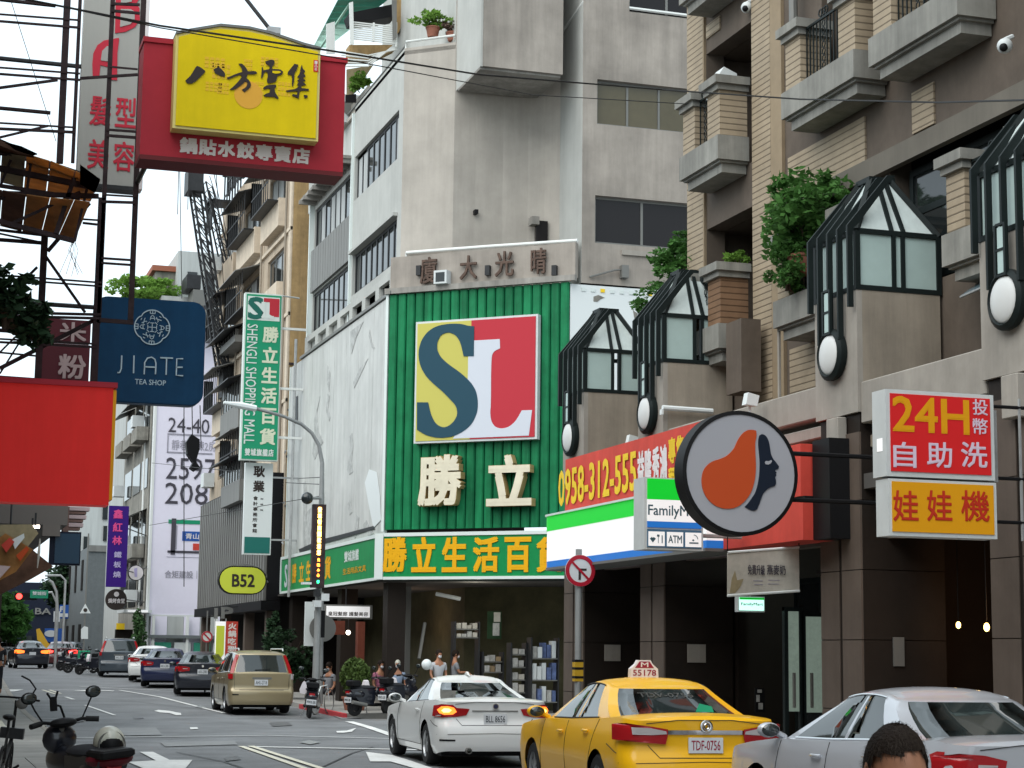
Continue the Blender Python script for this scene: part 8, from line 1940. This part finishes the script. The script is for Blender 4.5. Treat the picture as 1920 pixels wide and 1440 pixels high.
# foreground man: head bowed, mask straps, dark hair thinning on top
HP = atp(1692, 1440, y=4.75); t = thing('person', 'man with short dark hair and white mask, head bowed, at the bottom edge', 'person', HP.x-.03, HP.y, 0, R(-8))
hz = HP.z - .73 - .035; 
P = [(0,0,hz,.13,.10),(0,-.01,hz+.22,.13,.10),(0,.02,hz+.42,.16,.10),(0,.035,hz+.53,.075,.065),(0,.0,hz+.61,.055,.055),(0,-.01,hz+.68,.055,.06)]; E_ = [(0,1),(1,2),(2,3),(3,4),(4,5)]
for sx in (-1,1):
    i = len(P); P += [(sx*.20,.02,hz+.43,.06),(sx*.25,.0,hz+.15,.042),(sx*.18,-.2,hz+.05,.028),(sx*.14,-.27,hz+.06,.032,.018)]; E_ += [(2,i),(i,i+1),(i+1,i+2),(i+2,i+3)]
    for f in range(5): P.append((sx*(.11+.015*f), -.335+(.03 if f == 0 else 0), hz+.05, .008)); E_.append((i+3, len(P)-1))
    j = len(P); P += [(sx*.09,0,hz-.1,.09),(sx*.10,-.02,.45,.06),(sx*.11,.02,.09,.04),(sx*.12,-.14,.04,.036)]; E_ += [(0,j),(j,j+1),(j+1,j+2),(j+2,j+3)]
hm_, R_ = headmesh((0,-.03,hz+.745), R(13), 0, 1.02); skinmesh('body', P, E_, 'skin', t, 2, 0, hm_)
skinmesh('shirt', [(0,0,hz-.04,.15,.12),(0,-.01,hz+.2,.145,.115),(0,.02,hz+.41,.175,.115),(0,.03,hz+.50,.09,.08)]+[(-.2,.02,hz+.43,.072),(-.24,.0,hz+.2,.06),(.2,.02,hz+.43,.072),(.24,.0,hz+.2,.06)], [(0,1),(1,2),(2,3),(2,4),(4,5),(2,6),(6,7)], 'dark_cloth', t)
skinmesh('trousers', [(0,0,hz+.02,.14,.11),(-.09,0,hz-.1,.1),(-.1,-.02,.45,.07),(-.11,.02,.12,.055),(.09,0,hz-.1,.1),(.1,-.02,.45,.07),(.11,.02,.12,.055)], [(0,1),(1,2),(2,3),(0,4),(4,5),(5,6)], 'jeans', t)
h = MB(); rnd = random.Random(11); h.ball((0,.014,.02), .104, 40, 26, 1.17, .835, 1.0)
def keep(p): 
    line_ = .078 + .006*math.sin(p[0]*60) - 5.0*p[0]*p[0]
    return (p[1] > -.02 and p[2] > -.055) or (p[1] > .03 and p[2] > -.09) or p[2] > line_
h.f = [f for f in h.f if all(keep(h.v[i]) for i in f)]
h.v = [tuple(Vector(v)*(1+rnd.uniform(-.012,.016))) for v in h.v]
base = [v for v in h.v if keep(v)]
hv = [tuple(R_ @ Vector(p)) for p in h.v]; h.v = hv; h.build('hair', 'hair', t, smooth=True)
g = MB()
for k in range(2600):
    v = Vector(rnd.choice(base)); n_ = v.normalized(); v = v*1.0+Vector((rnd.uniform(-.006,.006),)*3); d = (n_*.06 + Vector((rnd.uniform(-.3,.3), .8 if v.y > 0 else -.5, -.55))).normalized()*rnd.uniform(.012,.026); s_ = n_.cross(d).normalized()*.0007
    g.add([v-s_, v+s_, v+d+n_*.003], [(0,1,2)])
g.v = [tuple(R_ @ Vector(p)) for p in g.v]; g.build('hair_strands', mat('hair_grey_brown', (.03,.021,.015), .7, spec=.15), t, kind='stuff')
for sx in (-1,1): g = MB().tube([tuple(R_ @ Vector(p)) for p in [(sx*.086,.03,-.0),(sx*.081,-.01,-.012),(sx*.075,-.05,-.03),(sx*.055,-.092,-.045)]], .0028, 5).tube([tuple(R_ @ Vector(p)) for p in [(sx*.086,.03,-.0),(sx*.084,.02,-.04),(sx*.072,-.04,-.075)]], .0028, 5).build('mask_strap', 'mask', t, smooth=True)
mk = MB().ball((0,-.075,-.055), .07, 16, 10, .85, .72, .8); mk.v = [tuple(R_ @ Vector(p)) for p in mk.v]; mk.build('face_mask', 'mask', t, smooth=True)
for sx in (-1,1): MB(R_).tube([(sx*.018,-.101,.024),(sx*.035,-.099,.03),(sx*.052,-.088,.025)], .004, 5).build('eyebrow', 'hair', t)
# ------------------------------------------------------------------ plants
def plant(name, lab, cat, c, rad, clumps, per, size, m, trunk=None, pot=None, seed=1, crad=.35, base=None, hang=0.0):
    t = thing(name, lab, cat, c[0], c[1], base if base is not None else c[2]-rad[2])
    foliage(MB(), c, rad, clumps, per, size, seed, crad, hang).build('foliage', m, t, world=True)
    zb = base if base is not None else c[2]-rad[2]
    s_ = MB(); rnd = random.Random(seed)
    for k in range(trunk or 4): s_.tube([(c[0]+rnd.uniform(-.05,.05),c[1],zb), (c[0]+rnd.uniform(-.3,.3)*rad[0],c[1]+rnd.uniform(-.3,.3)*rad[1],(zb+c[2])/2), (c[0]+rnd.uniform(-.7,.7)*rad[0],c[1]+rnd.uniform(-.7,.7)*rad[1],c[2]+rnd.uniform(-.2,.6)*rad[2])], [.02+rad[2]*.015,.015,.006], 5)
    s_.build('stem', 'bark', t, world=True)
    if pot:
        r_, h_ = pot; MB().lathe([(0,zb-h_),(r_*.75,zb-h_),(r_,zb-.04),(r_*1.08,zb-.04),(r_*1.08,zb),(r_*.9,zb),(r_*.85,zb-.05),(0,zb-.05)], 20, 'z', (c[0],c[1],0)).build('pot', 'terracotta', t, world=True, smooth=True)
    return t
def pp(px, py, y): p = atp(px, py, y=y); return (p.x, p.y, p.z)
plant('potted_shrub', 'large leafy shrub spilling over an upstairs terrace left of the tall lantern', 'shrub', pp(1508,395,25.6), (.62,1.0,.70), 64, 52, .075, 'leaf', 7, (.25,.3), 3, .30)
plant('potted_shrub', 'trailing lower part of greenery hanging under the large terrace shrub', 'shrub', pp(1478,500,25.8), (.28,.5,.38), 22, 60, .05, 'leaf', 5, None, 4, .4) 
plant('ivy_bush', 'green bush cascading over the terrace wall behind the second lantern', 'shrub', pp(1285,485,31.9), (.62,.7,.54), 50, 50, .07, 'leaf', 6, None, 5, .3)
plant('ivy_bush', 'lower leaves trailing left of the second lantern', 'shrub', pp(1232,560,32.4), (.36,.5,.36), 26, 60, .05, 'leaf', 4, None, 6, .4)
t = plant('potted_fern', 'small bright plant in a terracotta pot on the brown balcony cap', 'pot plant', pp(1383,490,29.0), (.22,.22,.15), 10, 40, .05, 'leaf_bright', 5, (.13,.22), 7, .5)
t = thing('banana_plant', 'dark broad-leaved plant behind the tall lantern', 'pot plant', *pp(1712,385,24.2)); 
rnd = random.Random(9)
for k in range(9):
    a = rnd.uniform(0, 2*PI); l = rnd.uniform(.35,.6); d = Vector((math.cos(a), math.sin(a), 0)); w = d.cross(Vector((0,0,1)))*.07; P0 = Vector((0,0,0)); P1 = d*l*.35+Vector((0,0,l*.9)); P2 = d*l*.9+Vector((0,0,l*.75))
    MB().add([P0-w*.2, P1-w, P2, P1+w, P0+w*.2, P1+Vector((0,0,.01))], [(0,1,5),(1,2,5),(2,3,5),(3,4,5),(4,0,5)]).build('leaf', 'leaf_dark', t)
MB().lathe([(.0,-.3),(.12,-.3),(.15,0),(.0,0)], 14).build('pot', 'pier_stone', t)
plant('terrace_plant', 'thin bright-leaved plant on the pale roof terrace at the top', 'pot plant', pp(812,36,51.5), (.62,.4,.25), 16, 26, .09, 'leaf_bright', 6, (.2,.3), 8, .4)
plant('terrace_plant', 'brown withered plant right of the bright terrace plant', 'pot plant', pp(850,48,51.3), (.3,.3,.22), 9, 30, .06, 'rust', 5, (.2,.25), 9, .5)
plant('roof_shrub', 'yellow-green shrub beside the top right corner of the dumpling sign', 'shrub', pp(672,150,58), (.32,.4,.32), 12, 50, .09, 'leaf_bright', 4, None, 10, .5)
plant('roof_trees', 'bright green bushes growing on the far rooftop above the blue tea sign', 'bush', pp(275,545,97), (1.6,1.5,.7), 30, 90, .14, 'leaf_bright', 5, None, 11, .35)
plant('street_tree', 'leafy tree far down the street under the red traffic light', 'tree', pp(16,1160,125), (1.6,2.5,1.5), 40, 80, .22, 'leaf', 3, None, 12, .35, .8)
plant('street_tree', 'darker tree crown beside the curved street lamps', 'tree', pp(122,1092,140), (1.5,1.5,1.7), 40, 60, .22, 'leaf_dark', 3, None, 13, .4, .8)
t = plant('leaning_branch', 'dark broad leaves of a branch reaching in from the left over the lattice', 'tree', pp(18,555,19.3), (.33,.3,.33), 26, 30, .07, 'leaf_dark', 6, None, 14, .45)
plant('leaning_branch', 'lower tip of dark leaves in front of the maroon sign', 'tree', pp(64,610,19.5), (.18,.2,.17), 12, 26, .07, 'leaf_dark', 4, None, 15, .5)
plant('climbing_hedge', 'tall narrow green hedge between the doorway and the hoarding', 'hedge', pp(262,1192,92.5), (.35,.8,1.15), 26, 90, .09, 'hedge', 3, None, 16, .4, gz(92))
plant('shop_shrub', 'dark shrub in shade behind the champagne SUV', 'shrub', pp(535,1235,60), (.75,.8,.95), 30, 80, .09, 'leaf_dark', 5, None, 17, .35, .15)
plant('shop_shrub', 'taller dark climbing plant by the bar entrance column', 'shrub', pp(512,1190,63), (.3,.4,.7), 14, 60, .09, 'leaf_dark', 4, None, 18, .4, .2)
t = thing('potted_cypress', 'rounded green cypress in a terracotta pot on the red-painted corner', 'pot plant', 12.05, 52.2, .1)
leaves(MB(), (0,0,.98), (.42,.42,.52), 2600, .06, 1.5, 21, hang=-.9).build('foliage', 'cypress', t); leaves(MB(), (0,0,.62), (.3,.3,.25), 700, .06, 1.5, 22, hang=-.5).build('foliage', 'cypress', t)
MB().lathe([(0,0),(.26,0),(.34,.36),(.37,.36),(.37,.42),(.32,.42),(.0,.40)], 22).build('pot', 'terracotta', t, smooth=True); MB().tube([(0,0,.38),(0,0,.9)], .04, 6).build('trunk', 'bark', t)
# ------------------------------------------------------------------ goods on show under the mall
def rack(lab, px0, px1, py0, py1, y, rows, cols, m, seed):
    a = atp(px0, py0, y=y); b = atp(px1, py1, y=y); t = thing('shop_rack', lab, 'shelf', (a.x+b.x)/2, y, .13); rnd = random.Random(seed); zt = a.z; zb = b.z; h = (zt-zb)/rows
    for s_ in (a.x, b.x-.04): MB().box(s_, s_+.04, y, y+.4, .13, zt).build('upright', 'dark_metal', t, world=True)
    for r_ in range(rows):
        z = zb+h*r_; MB().box(a.x+.05, b.x-.05, y, y+.4, z, z+.03).build('shelf', 'alu', t, world=True); w = (b.x-a.x-.12)/cols
        for c_ in range(cols):
            x = a.x+.06+w*c_; MB().box(x+.01, x+w*.9, y+rnd.uniform(.0,.1), y+.35, z+.035, z+h*rnd.uniform(.5,.88)).build('item', rnd.choice(m), t, world=True)
rack('left rack of pale boxed goods under the green fascia', 958, 988, 1205, 1300, 50.6, 4, 2, ['goods','poster','goods'], 1)
rack('right rack of pale and blue bottles beside the corner pier', 996, 1048, 1195, 1318, 50.3, 3, 5, ['goods','goods_blue','sign_white','goods_blue'], 2)
rack('cardboard and pale boxes stacked in the middle of the shop', 905, 945, 1222, 1262, 51.4, 2, 3, ['box_brown','goods'], 3)
rack('dim high shelf of pale goods behind the people', 853, 900, 1165, 1197, 51.5, 2, 4, ['goods','poster'], 4)
g = front(51.45); t = thing('wall_poster', 'tall pale poster on the dark shop wall left of the racks', 'poster', *pp(930,1170,51.45)); bx(MB(g), g, (914,1146), (940,1198), 0, .03).build('board', 'leaf_dark', t, world=True); bx(MB(g), g, (926,1148), (938,1166), -.01, -.001).build('sheet', 'poster', t, world=True); bx(MB(g), g, (924,1168), (936,1192), -.01, -.001).build('sheet', 'goods', t, world=True)
g = front(54.0); t = thing('cafe_front', 'dim brown cafe front with a pink draped awning behind the LED pole', 'shopfront', *pp(650,1250,54)); bx(MB(), g, (0,0),(1,1),0,0) if False else None
bx(MB(g), g, (610,1163), (655,1190), .6, .9).build('draped_awning', 'warm_wall', t, world=True); bx(MB(g), g, (679,1165), (690,1262), .5, .8).build('pilaster', 'warm_wall', t, world=True); bx(MB(g), g, (752,1135), (762,1160), .5, .6).build('pale_bracket', 'alu', t, world=True)
MB().tube([atp(797,1168,y=52.5), atp(786,1235,y=52.2)], .05, 6).build('leaning_pole', 'alu', t, world=True)
# fruit of the convenience store window: standing stickers
g = front(27.5); t = thing('window_poster', 'black and white figure sticker by the store door', 'sticker', *pp(1420,1310,27.5)); bx(MB(g), g, (1416,1290), (1434,1335), 0, .02).build('sheet', 'black', t, world=True)
for k, (a_, b_) in enumerate((((1420,1293),(1428,1299)),((1418,1303),(1424,1316)),((1422,1318),(1430,1330)))): bx(MB(g), g, a_, b_, -.01, -.001).build('white_patch', 'goods', t, world=True)
bpy.context.view_layer.update()
